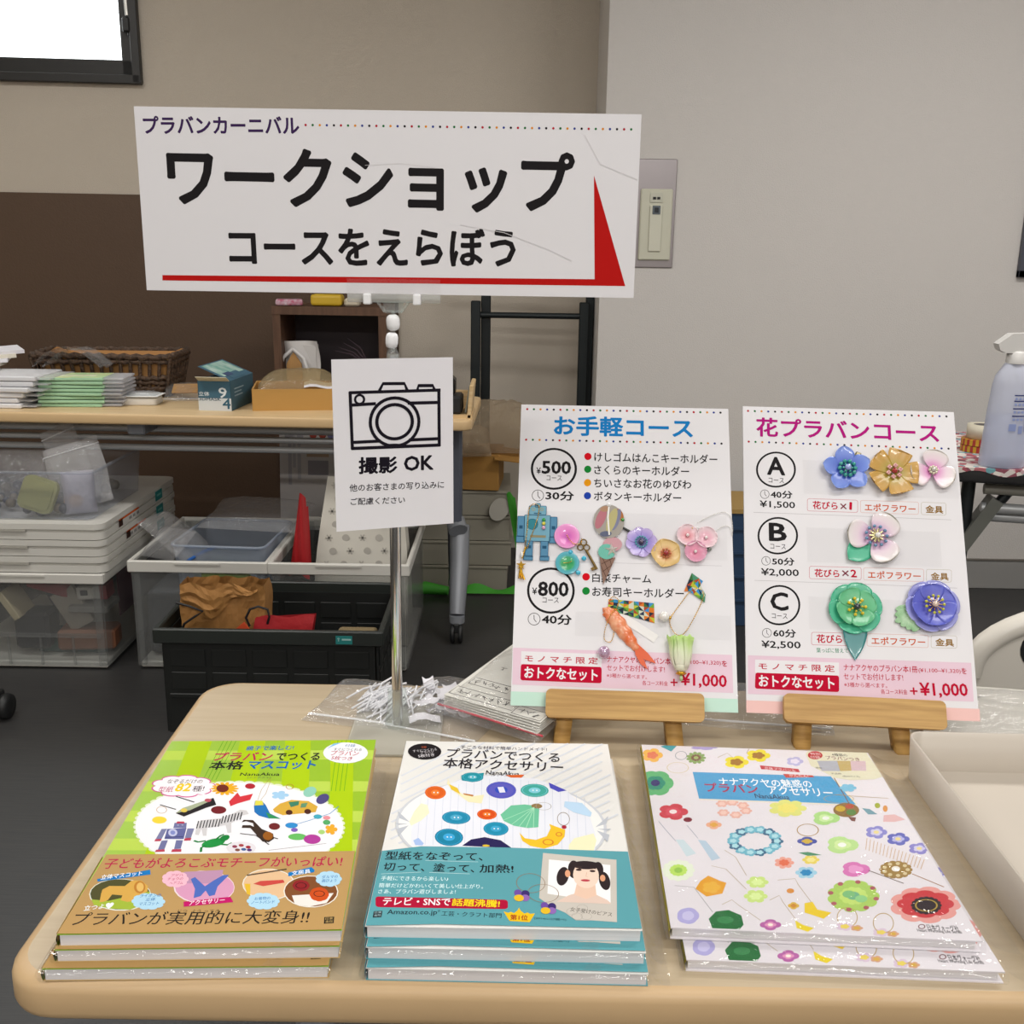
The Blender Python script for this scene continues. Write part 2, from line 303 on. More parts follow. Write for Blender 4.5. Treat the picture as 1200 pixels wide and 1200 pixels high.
PR = {
 'sign': [
  ('t','プラバンカーニバル',-208.7,137.9,-75.6,139.6,14.6,'3a2350',2,1),
  ('d',-70.1,139.9,207.3,140.5,47,1.01,1),
  ('t','ワークショップ',-191,96.9,160.2,95.6,51.2,'1c191b',2,1),
  ('t','コースをえらぼう',-141.1,38.6,110.6,41.4,32.6,'1c191b',2,1),
  ('p',[(-200.8,13.2),(180.6,15.6),(176.9,102.8),(207.8,10.1),(-201.1,8.6)],'b5120f',1),
 ],
 'notice': [
  ('l',[(-39.3,125.6),(42.5,125.6)],2.84,'17131d',1),
  ('l',[(41.7,125.3),(41.7,74.8)],2.99,'17131d',1),
  ('l',[(41.7,75.1),(-38.6,75.7)],2.99,'17131d',1),
  ('l',[(-38.6,75.7),(-39.3,125.6)],2.84,'17131d',1),
  ('l',[(-38.8,114.6),(-17.3,115.2)],2.84,'17131d',1),
  ('l',[(13.4,114.7),(41.7,114.4)],2.94,'17131d',1),
  ('l',[(-38.5,81.2),(-13.4,81.3)],2.84,'17131d',1),
  ('l',[(14.1,81.1),(41.8,81.1)],2.94,'17131d',1),
  ('l',[(-13,126.6),(-9.6,132.8),(9.8,132.4),(12.1,126.8)],2.89,'17131d',1),
  ('l',[(21.9,126.5),(22.8,130.2),(36,129.9),(37.1,127)],2.96,'17131d',1),
  ('o',0.4,98,22.3,-0.7,-0.6,-21.8,0.131,'17131d',1),
  ('o',0.3,98.3,16.3,-0.5,-0.4,-15.5,0.19,'17131d',1),
  ('o',-31,119.4,4,-0.1,-0.1,-3.9,0.52,'17131d',1),
  ('e',-0.1,76.5,8.9,-0.4,-0,-1.9,'17131d',1),
  ('t','撮影',-33.4,59.7,2.2,58.9,15.8,'17131d',2.5,1),
  ('t','OK',8.2,59.4,36.1,59.2,14.1,'17131d',2.2,1),
  ('t','他のお客さまの写り込みに',-42.2,39.8,46,37.8,7,'17131d',0.8,1),
  ('t','ご配慮ください',-41.5,27.1,8.8,25.6,6.6,'17131d',0.8,1),
 ],
 'board1': [
  ('p',[(-108.8,13.4),(108.5,13),(108.7,0),(-108.7,-0)],'bfdfd0',0.5),
  ('p',[(-108.1,56),(104.6,55.4),(104.6,18.6),(-107.8,20)],'dfc4d2',1),
  ('d',-102.3,310.6,100.5,311.4,30,1.21,1),
  ('d',-102.4,275.8,100.6,276.4,30,1.2,1),
  ('t','お手軽コース',-73.8,292.7,71.2,292.7,22.8,'0f78bd',2.2,1),
  ('o',-72.7,244.1,22.7,0.3,0.3,-22,0.107,'1c191b',1),
  ('t','¥',-90.7,241.5,-86.1,241.6,7.1,'1c191b',1,1),
  ('t','500',-85.3,245.4,-54.9,245.6,14.6,'1c191b',2,1),
  ('t','コース',-80,233.7,-64.2,233.7,5.4,'1c191b',0,1),
  ('o',-88.4,214.3,5.9,0.1,0.1,-6,0.096,'1c191b',1),
  ('l',[(-88.7,218.7),(-88.4,214),(-86.2,211.3)],0.66,'1c191b',1),
  ('t','30分',-80.6,214.6,-51.4,214.6,10.2,'1c191b',1.8,1),
  ('e',-37.7,258.6,3.8,0.1,0,-4,'cd0019',1),
  ('t','けしゴムはんこキーホルダー',-31.1,258.4,95.8,258.8,10.5,'1c191b',0.95,1),
  ('e',-37.7,244.4,3.7,0.1,0,-4,'0e7f2f',1),
  ('t','さくらのキーホルダー',-31.1,244.2,66.5,244.7,10.4,'1c191b',0.95,1),
  ('e',-37.7,229.6,3.7,0.1,0,-4,'dd930c',1),
  ('t','ちいさなお花のゆびわ',-31.1,229.5,68.5,230.2,10.3,'1c191b',0.95,1),
  ('e',-37.6,215.4,3.7,0.1,0,-3.9,'1a3ea0',1),
  ('t','ボタンキーホルダー',-31.1,215.3,58,215.6,10.2,'1c191b',0.95,1),
  ('o',-72.7,114.6,22.6,0.3,0.3,-22.5,0.103,'1c191b',1),
  ('t','¥',-91.3,113.5,-86.4,113.6,7,'1c191b',1,1),
  ('t','800',-85.6,116,-55,116.2,15.2,'1c191b',2,1),
  ('t','コース',-80.8,104.5,-64.6,104.6,5.2,'1c191b',0,1),
  ('o',-88.5,85.1,5.9,0.1,0.1,-6,0.093,'1c191b',1),
  ('l',[(-88.7,89.1),(-88.5,84.9),(-86.3,82.3)],0.63,'1c191b',1),
  ('t','40分',-80.9,85.4,-51.4,85.2,10.2,'1c191b',1.8,1),
  ('e',-37.9,129.6,3.8,0.1,0,-3.9,'cd0019',1),
  ('t','白菜チャーム',-31.7,129,26.8,129.2,9.7,'1c191b',0.95,1),
  ('e',-37.8,115.1,3.8,0.1,0,-3.9,'0e7f2f',1),
  ('t','お寿司キーホルダー',-31.7,114.8,59.1,115.2,10,'1c191b',0.95,1),
  ('p',[(-100.1,52.8),(-21.3,52.3),(-21.6,39.8),(-100,40.3)],'e3e0e3',1),
  ('t','モ ノ マ チ 限 定',-96.4,46,-25.3,45.5,6.7,'b8002e',1,2),
  ('b',[(-100,40.1),(-21.6,39.6),(-21.6,23.9),(-100.1,24.4)],2.5,0,'b8002e',2),
  ('t','おトクなセット',-96.5,32.1,-25.3,31.5,11.6,'e8e4e8',2,3),
  ('t','ナナアクヤのプラバン本1冊',-16.6,47.7,53.5,47.1,6.7,'b8002e',0.8,2),
  ('t','(¥1,100~¥1,320)',54.3,46.7,93.5,46.7,5,'b8002e',0.4,2),
  ('t','を',94.3,46.7,99.5,46.7,5.8,'b8002e',0.8,2),
  ('t','セットでお付けします!',-16.6,39.4,39.4,39.2,6.2,'b8002e',0.6,2),
  ('t','※3種から選べます。',-16.7,31.8,22.2,31.3,4.1,'b8002e',0.4,2),
  ('t','各コース料金',17.6,25.5,42.2,25.7,4.5,'b8002e',0.6,2),
  ('t','+',44.7,26.9,51.5,27,7,'b8002e',0.8,2),
  ('t','¥1,000',54.2,29.7,98.7,29,14,'b8002e',1.6,2),
  ('l',[(-109.6,144.9),(97.2,144.7)],0.34,'b8b4b8',1.5),
 ],
 'board2': [
  ('p',[(-108.7,8.6),(110,11.4),(109.5,-0.4),(-108.8,-3.3)],'e9c0bb',0.5),
  ('p',[(-106.7,52.5),(105.6,55.3),(105,18),(-107.1,14.7)],'dfc4d2',1),
  ('p',[(-99.7,48.6),(-19.5,49.5),(-19.7,36.9),(-100,35.8)],'e3e0e3',1),
  ('t','モ ノ マ チ 限 定',-96.5,42.4,-23.8,43.4,6.8,'b8002e',1,2),
  ('b',[(-99.6,35.8),(-19.9,36.7),(-20.4,20.8),(-100.4,20.2)],2.5,0,'b8002e',2),
  ('t','おトクなセット',-96.6,27.9,-24.5,28.9,11.8,'e8e4e8',2,3),
  ('t','ナナアクヤのプラバン本1冊',-15.2,45.1,54.6,46.4,6.7,'b8002e',0.8,2),
  ('t','(¥1,100~¥1,320)',55.5,45.2,95,46.2,5,'b8002e',0.4,2),
  ('t','を',95.7,47,100.6,46.9,5.8,'b8002e',0.8,2),
  ('t','セットでお付けします!',-15.6,36.3,40.6,37.8,6.7,'b8002e',0.6,2),
  ('t','※3種から選べます。',-15.4,28.4,25.1,29.2,4.6,'b8002e',0.4,2),
  ('t','各コース料金',18.9,23.3,43.8,24.1,4.6,'b8002e',0.6,2),
  ('t','+',46.2,25.2,53.4,25.4,7,'b8002e',0.8,2),
  ('t','¥1,000',55.5,26.6,100.2,28.3,14.5,'b8002e',1.6,2),
  ('o',-75.5,248.3,19.4,0.6,-0.6,-19,0.101,'1c191b',1),
  ('t','A',-84.6,252.2,-66.2,252.1,20.3,'1c191b',1.9,1),
  ('t','コース',-83.3,236.3,-67.6,236.1,5.4,'1c191b',0,1),
  ('o',-87.4,220.7,4.4,0.1,-0.1,-4.7,0.11,'1c191b',1),
  ('l',[(-87.5,224),(-87.4,220.5),(-85.7,218.7)],0.52,'1c191b',1),
  ('t','40分',-81.5,220.7,-59.4,221,8.4,'1c191b',1.6,1),
  ('t','¥1,500',-92.7,209.6,-57,209.5,8.3,'1c191b',1.2,1),
  ('o',-75.2,176.5,19.3,0.7,-0.6,-19,0.1,'1c191b',1),
  ('t','B',-84.1,180.3,-66.1,180.3,19.6,'1c191b',1.9,1),
  ('t','コース',-82.9,164.9,-67.5,164.8,5.2,'1c191b',0,1),
  ('d',-103.2,313.7,100.9,313.8,30,1.16,1),
  ('d',-102.9,278.6,100.4,277.5,30,1.15,1),
  ('t','花プラバンコース',-94.9,295.7,91.9,294.4,22,'ad0a78',1.8,1),
  ('l',[(-99,200.6),(0.1,200.5),(97.3,200)],0.35,'a9a5a9',1),
  ('b',[(-44.4,217.5),(6,217.6),(5.4,204.4),(-44.9,204.2)],2.2,0.34,'c0405a',1),
  ('b',[(8.8,217.6),(66.5,217.8),(65.6,204.6),(8.1,204.4)],2.1,0.34,'d09a90',1),
  ('t','エポフラワー',12.6,210.5,63.1,210.4,8.2,'c4501a',1.2,1),
  ('b',[(69.2,217.8),(93.6,217.8),(92.6,204.7),(68.4,204.6)],2.1,0.34,'b0a890',1),
  ('t','金具',72.9,210.6,90.2,210.4,8.2,'8a6410',1.6,1),
  ('t','花びら',-39.3,210.8,-14.3,210.7,8.7,'b8002e',1.6,1),
  ('t','×',-11.8,210.4,-5.4,210.4,6.4,'7a3040',0,1),
  ('t','1',-2.6,211.2,-0,211,8.3,'b8002e',1.8,1),
  ('b',[(-44.6,145.6),(6.2,146.3),(5.6,133.5),(-45.1,132.7)],2.1,0.34,'c0405a',1),
  ('b',[(8.5,146.3),(67.1,147.2),(66.2,134.4),(7.9,133.5)],2.1,0.33,'d09a90',1),
  ('t','エポフラワー',12.3,139.4,63.7,140,7.9,'c4501a',1.2,1),
  ('b',[(69.7,147.2),(93.9,147.5),(92.9,134.9),(68.9,134.5)],2.1,0.33,'b0a890',1),
  ('t','金具',73.4,140.3,90.5,140.4,7.9,'8a6410',1.6,1),
  ('t','花びら',-39.8,138.9,-15.4,139.1,8.4,'b8002e',1.6,1),
  ('t','×',-12.9,139.7,-6.2,139.7,6.2,'7a3040',0,1),
  ('t','2',-4.5,139.8,1.5,139.9,8,'b8002e',1.8,1),
  ('o',-87.4,149.4,4.3,0.2,-0.1,-4.5,0.11,'1c191b',1),
  ('l',[(-87.5,152.5),(-87.4,149.2),(-85.7,147.5)],0.51,'1c191b',1),
  ('t','50分',-81.4,149.2,-59.2,149.5,8.1,'1c191b',1.6,1),
  ('t','¥2,000',-92.6,137.3,-55.2,137.8,8.5,'1c191b',1.2,1),
  ('l',[(-99,128.6),(0.8,129.3),(98,129.1)],0.34,'a9a5a9',1),
  ('o',-75.3,104.3,19.6,0.9,-0.6,-19.6,0.097,'1c191b',1),
  ('t','C',-84,107.8,-66.3,108,18.9,'1c191b',1.9,1),
  ('t','コース',-82.8,93,-67.7,93.1,5,'1c191b',0,1),
  ('o',-87.9,75.6,4.4,0.2,-0.1,-4.5,0.105,'1c191b',1),
  ('l',[(-88,78.8),(-87.9,75.4),(-86.3,73.5)],0.5,'1c191b',1),
  ('t','60分',-81.8,75.9,-59.7,76.2,8.2,'1c191b',1.6,1),
  ('t','¥2,500',-93.4,63.7,-55.5,64.6,8.2,'1c191b',1.2,1),
  ('b',[(-44.6,78.3),(6.1,79.3),(5.5,66.9),(-45.1,65.8)],2.1,0.33,'c0405a',1),
  ('b',[(8.8,79.3),(67.1,80.5),(66.3,68.2),(8.1,67)],2.1,0.33,'d09a90',1),
  ('t','エポフラワー',12.5,72.7,63.8,73.6,7.7,'c4501a',1.2,1),
  ('b',[(69.7,80.5),(94,81),(93.1,68.8),(68.9,68.3)],2,0.32,'b0a890',1),
  ('t','金具',73.3,74,90.7,74.1,7.6,'8a6410',1.6,1),
  ('t','花びら',-39.9,72.2,-15.4,72.7,8.6,'b8002e',1.6,1),
  ('t','×',-13.1,72.8,-6.9,72.9,6,'7a3040',0,1),
  ('t','3',-5.3,73,0.9,73.1,7.7,'b8002e',1.8,1),
  ('t','葉っぱに替えてもOK!',-40.6,60.7,2.1,61.9,4.7,'16805a',0.4,1),
 ],
 'green': [
  ('p',[(-92.6,249.7),(90.7,248.1),(91,230.9),(-93.2,233)],'b2cb50',1),
  ('p',[(-92.1,196.3),(91.4,193.2),(91.8,176.6),(-92.3,180.1)],'b2cb50',1),
  ('p',[(-92.8,150.6),(91.8,146.3),(92.3,130.1),(-92.6,134.8)],'b2cb50',1),
  ('p',[(-93,111.3),(92,105.9),(92.6,90),(-92.4,95.8)],'b2cb50',1),
  ('p',[(-75,268),(-55.3,267.8),(-43,89.5),(-62.2,90.2)],'a6c30c',1),
  ('p',[(-30.4,267.7),(-7.8,267.5),(7.2,87.9),(-13.3,88.6)],'a6c30c',1),
  ('p',[(9.8,267.4),(32.6,267.3),(55,86.4),(32.1,87.2)],'a6c30c',1),
  ('p',[(50.5,267.2),(71,267),(88.6,85.4),(71.8,85.9)],'a6c30c',1),
  ('l',[(-45.3,267.8),(-46.3,197.8)],0.5,'5aa01c',1.4),
  ('l',[(-41.6,267.7),(-42.8,197.8)],0.5,'5aa01c',1.4),
  ('l',[(-37.9,267.7),(-39.3,197.7)],0.5,'5aa01c',1.4),
  ('l',[(-34.1,267.7),(-35.9,197.7)],0.5,'5aa01c',1.4),
  ('l',[(56.9,267.1),(62,177.6)],0.51,'5aa01c',1.4),
  ('l',[(60.7,267.1),(65.5,177.6)],0.51,'5aa01c',1.4),
  ('l',[(64.5,267.1),(69,177.5)],0.51,'5aa01c',1.4),
  ('l',[(68.4,267),(72.5,177.4)],0.51,'5aa01c',1.4),
  ('e',-2.2,130.1,79.3,-2.1,13.2,-62.8,'e4e4e8',2),
  ('f',-2.4,130.9,81.1,-2.1,13.6,-65,60,0.03,'d5dcc0',1.8),
  ('f',-60,188,26.9,-0.5,4.8,-18.7,9,0.13,'c85a90',3),
  ('f',-60,188,25.6,-0.5,4.4,-17,9,0.13,'efe8ec',3.3),
  ('p',[(-41.7,176),(-34.6,171.9),(-47.1,175.3)],'efe8ec',3.3),
  ('t','なぞるだけの',-74.9,195.6,-46.1,195.1,6.7,'3a3038',0.3,4),
  ('t','型紙',-78.5,182.5,-66.5,182.7,9.3,'b0406a',0.4,4),
  ('t','82',-65.4,185.4,-52.8,185.6,13.1,'e8c40a',2,4),
  ('t','種!',-51.2,182.9,-41.9,183.6,9.3,'3a3038',0.3,4),
  ('t','親子で楽しむ!',-22,253.3,19.6,254,8.6,'1c5fae',1,4),
  ('t','プラバン',-46.7,238.5,3.8,238,15.6,'b3154d',1.6,4),
  ('t','でつくる',6.8,237.5,44.9,237.1,14.5,'1c1820',1.6,4.2),
  ('t','本格',-46.6,222.6,-18,222.3,15.1,'1c1820',1.6,4),
  ('t','マスコット',-14.5,222.7,43.6,222,15.1,'0d5cb0',1.8,4),
  ('t','NanaAkua',-17.6,206.8,15.4,206.3,5.4,'1c1820',0.8,4),
  ('t','[ナナアクヤ]',-10.3,200.5,9,200.2,2.9,'555555',0,4),
  ('e',66.3,243.6,19.6,-0.2,2.3,-19.4,'e6e6ea',4),
  ('t','付録',64.5,256.8,73.6,256.7,5.4,'3a6fa8',0.4,5),
  ('t','すぐにつくれる',55.2,250,80,248.7,5.3,'444048',0.2,5),
  ('t','プラバン',53.6,243.2,78.2,241.9,8.9,'b02040',0.6,5),
  ('t','5枚つき',55.2,234.4,73.5,232.2,7.2,'b02040',0.4,5),
  ('p',[(49.2,250),(53.8,260.6),(60.7,262.7),(52.1,254.2)],'7fb6dc',5),
  ('f',-25.2,182.9,11.4,-0.2,2.4,-10.7,14,0.35,'e0a41c',3.5),
  ('e',-27.1,183.3,5,-0.1,1.4,-6.3,'6a2418',4),
  ('e',-5.4,186.6,4.2,-0.1,0.9,-4.5,'a5202c',3.5),
  ('p',[(-14.6,155.1),(-17.3,162.4),(-13.5,176.4),(-10,170.1),(-0.7,174.3),(-1,164.7),(-9.9,159.3)],'c8323c',3.5),
  ('e',-22.6,149.8,6,-0.1,1.3,-5.8,'6c1a22',3.5),
  ('l',[(-70.3,158.5),(-56.4,151.5)],1.1,'201c1c',3.5),
  ('l',[(-61.2,171.2),(-44.9,162.2)],1.12,'201c1c',3.5),
  ('p',[(-54.8,145.6),(-30.9,168.4),(-26.2,157.5),(-32.9,153.4),(-47.1,140.5)],'221d20',3.5),
  ('p',[(-54.8,145.6),(-51.4,153),(-31.9,167.9),(-32.9,162.8),(-45,149.5)],'9fa88c',4),
  ('e',-49.4,149.6,2.6,-0.1,0.8,-2.9,'d4bc52',4),
  ('e',-34.4,164.5,2.7,-0.1,0.6,-2.6,'b34a5a',4),
  ('o',-67.1,150.9,3.9,-0.1,1.4,-5,0.111,'b58a44',3.5),
  ('e',-64.7,136.1,5.6,-0.1,1.5,-5.2,'e2c83a',3.5),
  ('p',[(-52,131.8),(-42.6,131.6),(-41.2,124.4),(-50.9,124.4)],'6a6d98',3.5),
  ('p',[(-50.4,133.7),(-45.2,133.5),(-43.9,130.8),(-50.6,130.7)],'b03a50',3.5),
  ('p',[(-55.2,123.2),(-41,124.4),(-39.1,109),(-53.5,109.4)],'5c6094',3.5),
  ('p',[(-59.4,123.3),(-55.4,123.5),(-55.5,109.4),(-59.9,109.6)],'74779c',3.5),
  ('p',[(-40.1,123.6),(-34.9,123.5),(-34.1,110.3),(-38.7,110.5)],'74779c',3.5),
  ('p',[(-60.1,109.4),(-55.4,109.6),(-55.4,106.6),(-60,106.4)],'b03a50',3.5),
  ('p',[(-38.6,110.2),(-33.8,110.6),(-33.4,107),(-38.5,106.7)],'b03a50',3.5),
  ('p',[(-54.9,107.2),(-50.4,107.8),(-49.6,95.9),(-54.3,95.3)],'6a6d98',3.5),
  ('p',[(-44.3,107.6),(-39.2,107.5),(-37.9,96.3),(-42.6,95.7)],'6a6d98',3.5),
  ('p',[(-55.5,95.2),(-49.5,95.8),(-48.5,92.7),(-55.6,92.3)],'b03a50',3.5),
  ('p',[(-43.8,95.6),(-37.3,95.8),(-36.5,92.2),(-43.8,92)],'b03a50',3.5),
  ('e',-49.6,118.1,3.4,-0.1,1.4,-5.2,'b9bcd8',4),
  ('e',-49.6,118.1,1.9,-0.1,0.8,-2.9,'7c86c0',4),
  ('l',[(-49,128.4),(-48,128.4)],0.6,'d8d8e0',4),
  ('l',[(-45.6,128.5),(-44.6,128.4)],0.6,'d8d8e0',4),
  ('l',[(-53.3,111.6),(-40.6,112.3)],0.75,'2c3060',4),
  ('p',[(-32.2,115.2),(-34.5,129),(-32.8,134.9),(-18.3,137.4),(-10.6,143.7),(-5.7,149.9),(-0.6,148.5),(2.2,143.4),(-2.8,141.1),(-6.1,136.3),(-8.5,130.3),(-5.7,117.2),(-8.3,116.5),(-12.2,127.6),(-22,125.5),(-25.4,124),(-23.3,113.1),(-25.8,113.1),(-29.4,122.9),(-29.3,114)],'c8c6c8',3.5),
  ('l',[(-34.2,133.7),(-33.1,123.4)],0.78,'1c1a20',4),
  ('l',[(-31.9,134.1),(-30.9,123.7)],0.78,'1c1a20',4),
  ('l',[(-29.6,134.4),(-28.6,124)],0.78,'1c1a20',4),
  ('l',[(-27.3,134.7),(-26.4,124.3)],0.78,'1c1a20',4),
  ('l',[(-25.1,135),(-24.1,124.6)],0.78,'1c1a20',4),
  ('l',[(-22.8,135.3),(-21.8,124.9)],0.78,'1c1a20',4),
  ('l',[(-20.5,135.6),(-19.6,125.2)],0.78,'1c1a20',4),
  ('l',[(-18.2,135.9),(-17.3,125.5)],0.78,'1c1a20',4),
  ('l',[(-16.8,140.4),(-15.9,129.9)],0.79,'1c1a20',4),
  ('l',[(-14.6,141.3),(-13.8,130.7)],0.79,'1c1a20',4),
  ('l',[(-12.4,142.1),(-11.6,131.6)],0.79,'1c1a20',4),
  ('l',[(-10.2,143),(-9.4,132.4)],0.79,'1c1a20',4),
  ('l',[(-8,143.8),(-7.2,133.2)],0.79,'1c1a20',4),
  ('l',[(-5.7,144.7),(-5,134.1)],0.79,'1c1a20',4),
  ('l',[(-3.5,145.6),(-2.8,134.9)],0.79,'1c1a20',4),
  ('p',[(8.2,129.9),(2.2,132.8),(-0.8,131.3),(0,134.9),(7.3,134.3),(16.2,121.7),(26.1,114.8),(28,107.8),(25,103.3),(20.2,104.2),(14.9,112),(7.4,123.1),(0.9,123.3),(0.7,127.2),(6.6,127.1),(9.8,124.6)],'38281e',3.5),
  ('e',22.8,111.8,3.8,-0.1,1.1,-5.8,'8f5518',4),
  ('l',[(1.5,115.5),(13.7,112.8),(25.5,100.3)],0.85,'2c2420',3.5),
  ('l',[(27,109.7),(30.9,107.7)],0.85,'2c2420',3.5),
  ('e',-15.8,103.4,7.9,3.1,1.9,-5.5,'1c8a3e',3.5),
  ('e',-8.9,109.6,3.1,2.3,1.5,-3.6,'157a36',3.5),
  ('l',[(-22.7,106.2),(-27.5,104.9),(-30.4,106.4)],1.88,'157a36',3.5),
  ('l',[(-21.1,99.8),(-23.2,97.3),(-22.3,92.2)],1.87,'157a36',3.5),
  ('l',[(-9.1,101.3),(-4.7,100.4),(-2.5,102.6)],1.88,'157a36',3.5),
  ('l',[(-14.8,108.3),(-12.7,112.8),(-10.9,114.3)],1.68,'157a36',3.5),
  ('f',6.1,96.4,10.9,-0.3,1.7,-8.1,12,0.03,'d8d4da',3.5),
  ('e',1,98,1.9,-0.1,0.4,-1.9,'8a3a50',4),
  ('e',5.5,99.4,1.9,-0.1,0.4,-1.9,'a03a40',4),
  ('e',11.1,97,1.9,-0.1,0.4,-1.9,'9a2030',4),
  ('e',4,93.5,1.9,-0.1,0.4,-1.8,'7a4a40',4),
  ('e',8.4,94.1,1.9,-0.1,0.4,-1.8,'3a5a90',4),
  ('e',12.7,93.2,1.9,-0.1,0.4,-1.8,'503070',4),
  ('l',[(5.1,164.6),(4.9,180.9),(8.1,198.8),(9.7,196),(9.6,174.1),(7.4,164.5)],0.36,'a88a4a',3.5),
  ('p',[(3.9,154.7),(3.2,162.9),(8.2,163.6),(12.9,156.6),(18.6,143.9),(28.1,136.2),(18.9,136.5),(10.4,140.8),(6,146.3)],'1f6cae',3.5),
  ('p',[(4.1,156),(3.5,163.7),(9,163.2),(11.1,156.7)],'d2cc4a',3.5),
  ('p',[(14.9,146),(28.2,135.8),(18.8,136.9)],'2f8a50',3.5),
  ('p',[(19.7,150.1),(23.8,158.6),(31.9,164),(45.8,162),(54.3,153.6),(53.9,145.1),(29,141.1),(21.5,145.9)],'cda23c',3.5),
  ('p',[(30.2,160.6),(38.5,162.1),(38.8,156.1),(33.3,152.8)],'3a7a60',4),
  ('p',[(40.7,158.2),(45.7,159.4),(45,152.5),(41,151.8)],'5a8a68',4),
  ('e',33.2,145.2,2.7,-0.1,0.6,-3.8,'4a2418',4),
  ('e',47.5,146.1,2.7,-0.1,0.6,-3.8,'4a2418',4),
  ('f',21.5,171.7,7.3,-0.1,1.2,-7.1,5,0.4,'9cc4e2',3.5),
  ('o',27.2,185.1,3,-0.1,0.7,-4.1,0.185,'b08030',3.5),
  ('e',44.8,176.6,4.4,4.5,2.7,-6.9,'8ac2ae',3.5),
  ('e',56.7,165.2,4.1,5.2,2.7,-6.1,'4a4478',3.5),
  ('l',[(70.8,153.2),(65.4,142.8),(50.2,132.8),(40.1,127)],0.68,'3a8ac0',3.5),
  ('e',56.4,138.4,3.3,-0.1,0.5,-3.3,'3f9fb5',3.5),
  ('e',63.6,136.6,2.9,-0.1,0.4,-2.9,'d88a94',3.5),
  ('e',64.4,130,2.9,-0.1,0.5,-3.6,'4fa060',3.5),
  ('e',38.1,126.3,4.8,-0.1,0.7,-4,'2f86c4',3.5),
  ('e',41.3,119.8,2.6,-0.1,0.4,-2.8,'7a58b0',3.5),
  ('e',45,110.4,6.9,-0.2,0.7,-4.6,'62b25c',3.5),
  ('e',56.6,106.9,6.4,-0.2,1,-6.5,'a83a92',3.5),
  ('e',62.3,116.5,2.6,-0.1,0.4,-3.1,'a0c870',3.5),
  ('f',69.1,119.9,4.8,-0.1,1,-7.5,5,0.4,'dfa22c',3.5),
  ('l',[(26.9,92.8),(67.7,100.9)],0.42,'6a6068',3.5),
  ('e',25.3,125,4.3,-0.1,0.9,-4.8,'6a2224',3.5),
  ('p',[(-89.5,89.2),(-13.4,89),(90.2,90.1),(90.9,0.3),(7.9,-2.1),(-91.1,0.3)],'b28f5a',6),
  ('t','子どもがよろこぶモチーフがいっぱい!',-86.6,77.9,82.5,77.2,13.1,'b01648',0.8,7),
  ('t','プラバンが実用的に大変身!!',-86.1,15,67.9,13.8,14.3,'1e1814',0.5,7),
  ('t','じつ  よう ってき',-20.1,21.7,7.3,21.2,3.5,'1e1814',0.1,7),
  ('e',-64.1,41.1,21.1,-0.8,5.7,-18.1,'d8dcd0',7),
  ('e',-64.2,41.4,20.4,-0.8,5.4,-17.2,'4c4a26',7.4),
  ('p',[(-81.7,35.9),(-69.9,33.8),(-44.9,43.9),(-43.1,31.2),(-52.1,23.9),(-65.4,25.4),(-77.7,29.5)],'9ab038',7.7),
  ('p',[(-75.1,32.5),(-77.2,41.9),(-77.9,46.7),(-74.5,50.8),(-63.9,50.4),(-61.1,56.8),(-54.3,56.5),(-48.3,50.4),(-46.5,43.9),(-49.7,40.9),(-51.4,34),(-56.5,32.4),(-61.8,34.4),(-62.2,39.8),(-69.5,41),(-70.3,34.8),(-72.5,33)],'cda04a',8),
  ('e',-53.4,49,3.9,-0.1,2.1,-7.1,'b5782c',8.3),
  ('e',-53.1,49,2.5,-0.1,1.5,-5.2,'d8b062',8.3),
  ('p',[(-85.7,59),(-52.3,69.5),(-50.2,63.7),(-84.3,56)],'1273b8',8),
  ('t','立体マスコット',-83.5,60.9,-56.6,65.6,6,'e8eef2',1,9),
  ('f',-42.7,32.7,11.4,-0.5,2.7,-9.3,10,0.1,'a9cfe4',8),
  ('t','ライオンの',-50.1,39,-36.1,39.4,3.7,'1d6cb0',0.4,9),
  ('t','立体',-45.1,34.7,-38.6,35.1,3.6,'1d6cb0',0.4,9),
  ('t','マスコット',-48,29.9,-35,30.3,3.6,'1d6cb0',0.4,9),
  ('t','立つよ♥',-82.9,25.8,-64.7,29,6.5,'e8eef0',1,9),
  ('e',-9.3,48.3,21.1,-0.8,4.6,-19.3,'e0d0d4',7.4),
  ('e',-9,48.3,20.4,-0.8,4.4,-18.3,'cf94b4',7.7),
  ('p',[(-27.9,66.3),(-0.6,68.1),(1.1,51.9),(-22.4,52.7)],'b48aa8',7.7),
  ('p',[(-8.9,48.9),(-18.4,59.9),(-20.8,57.6),(-14.9,45.9),(-13.3,35.6),(-9.1,37.7),(-7.2,44),(-3.3,37.5),(0.2,38.9),(-0.1,48.6),(4.8,61.8),(0.8,61.9),(-4.6,55.4)],'4a66b4',8),
  ('p',[(-19,31.8),(11.3,36.6),(14.5,30.5),(-17.5,26.2)],'b80f62',8),
  ('t','アクセサリー',-14.8,30.1,8.2,33.2,5.2,'f0e4ea',1,9),
  ('f',-31.6,58,9.4,-0.3,2.6,-10,9,0.1,'e8b4c4',8),
  ('t','アゲハ',-35.6,62.2,-27.3,62.6,3.5,'b03060',0.4,9),
  ('t','チョウの',-36.8,57.9,-26.2,58.2,3.5,'b03060',0.4,9),
  ('t','ヘアゴム',-34.1,53.2,-24.9,53.5,3.4,'b03060',0.4,9),
  ('e',34.7,50.6,18.5,-0.7,3.4,-18.3,'dcd8cc',7.4),
  ('e',34.7,50.6,17.7,-0.7,3.2,-17.3,'d8b48c',7.7),
  ('l',[(17.8,61.3),(30.2,64.3),(43.6,67.9)],1.6,'4a3a2c',8),
  ('p',[(23.8,51),(28.1,54.2),(43.8,55.3),(45.3,51.9),(31.2,48.1)],'c0453e',8),
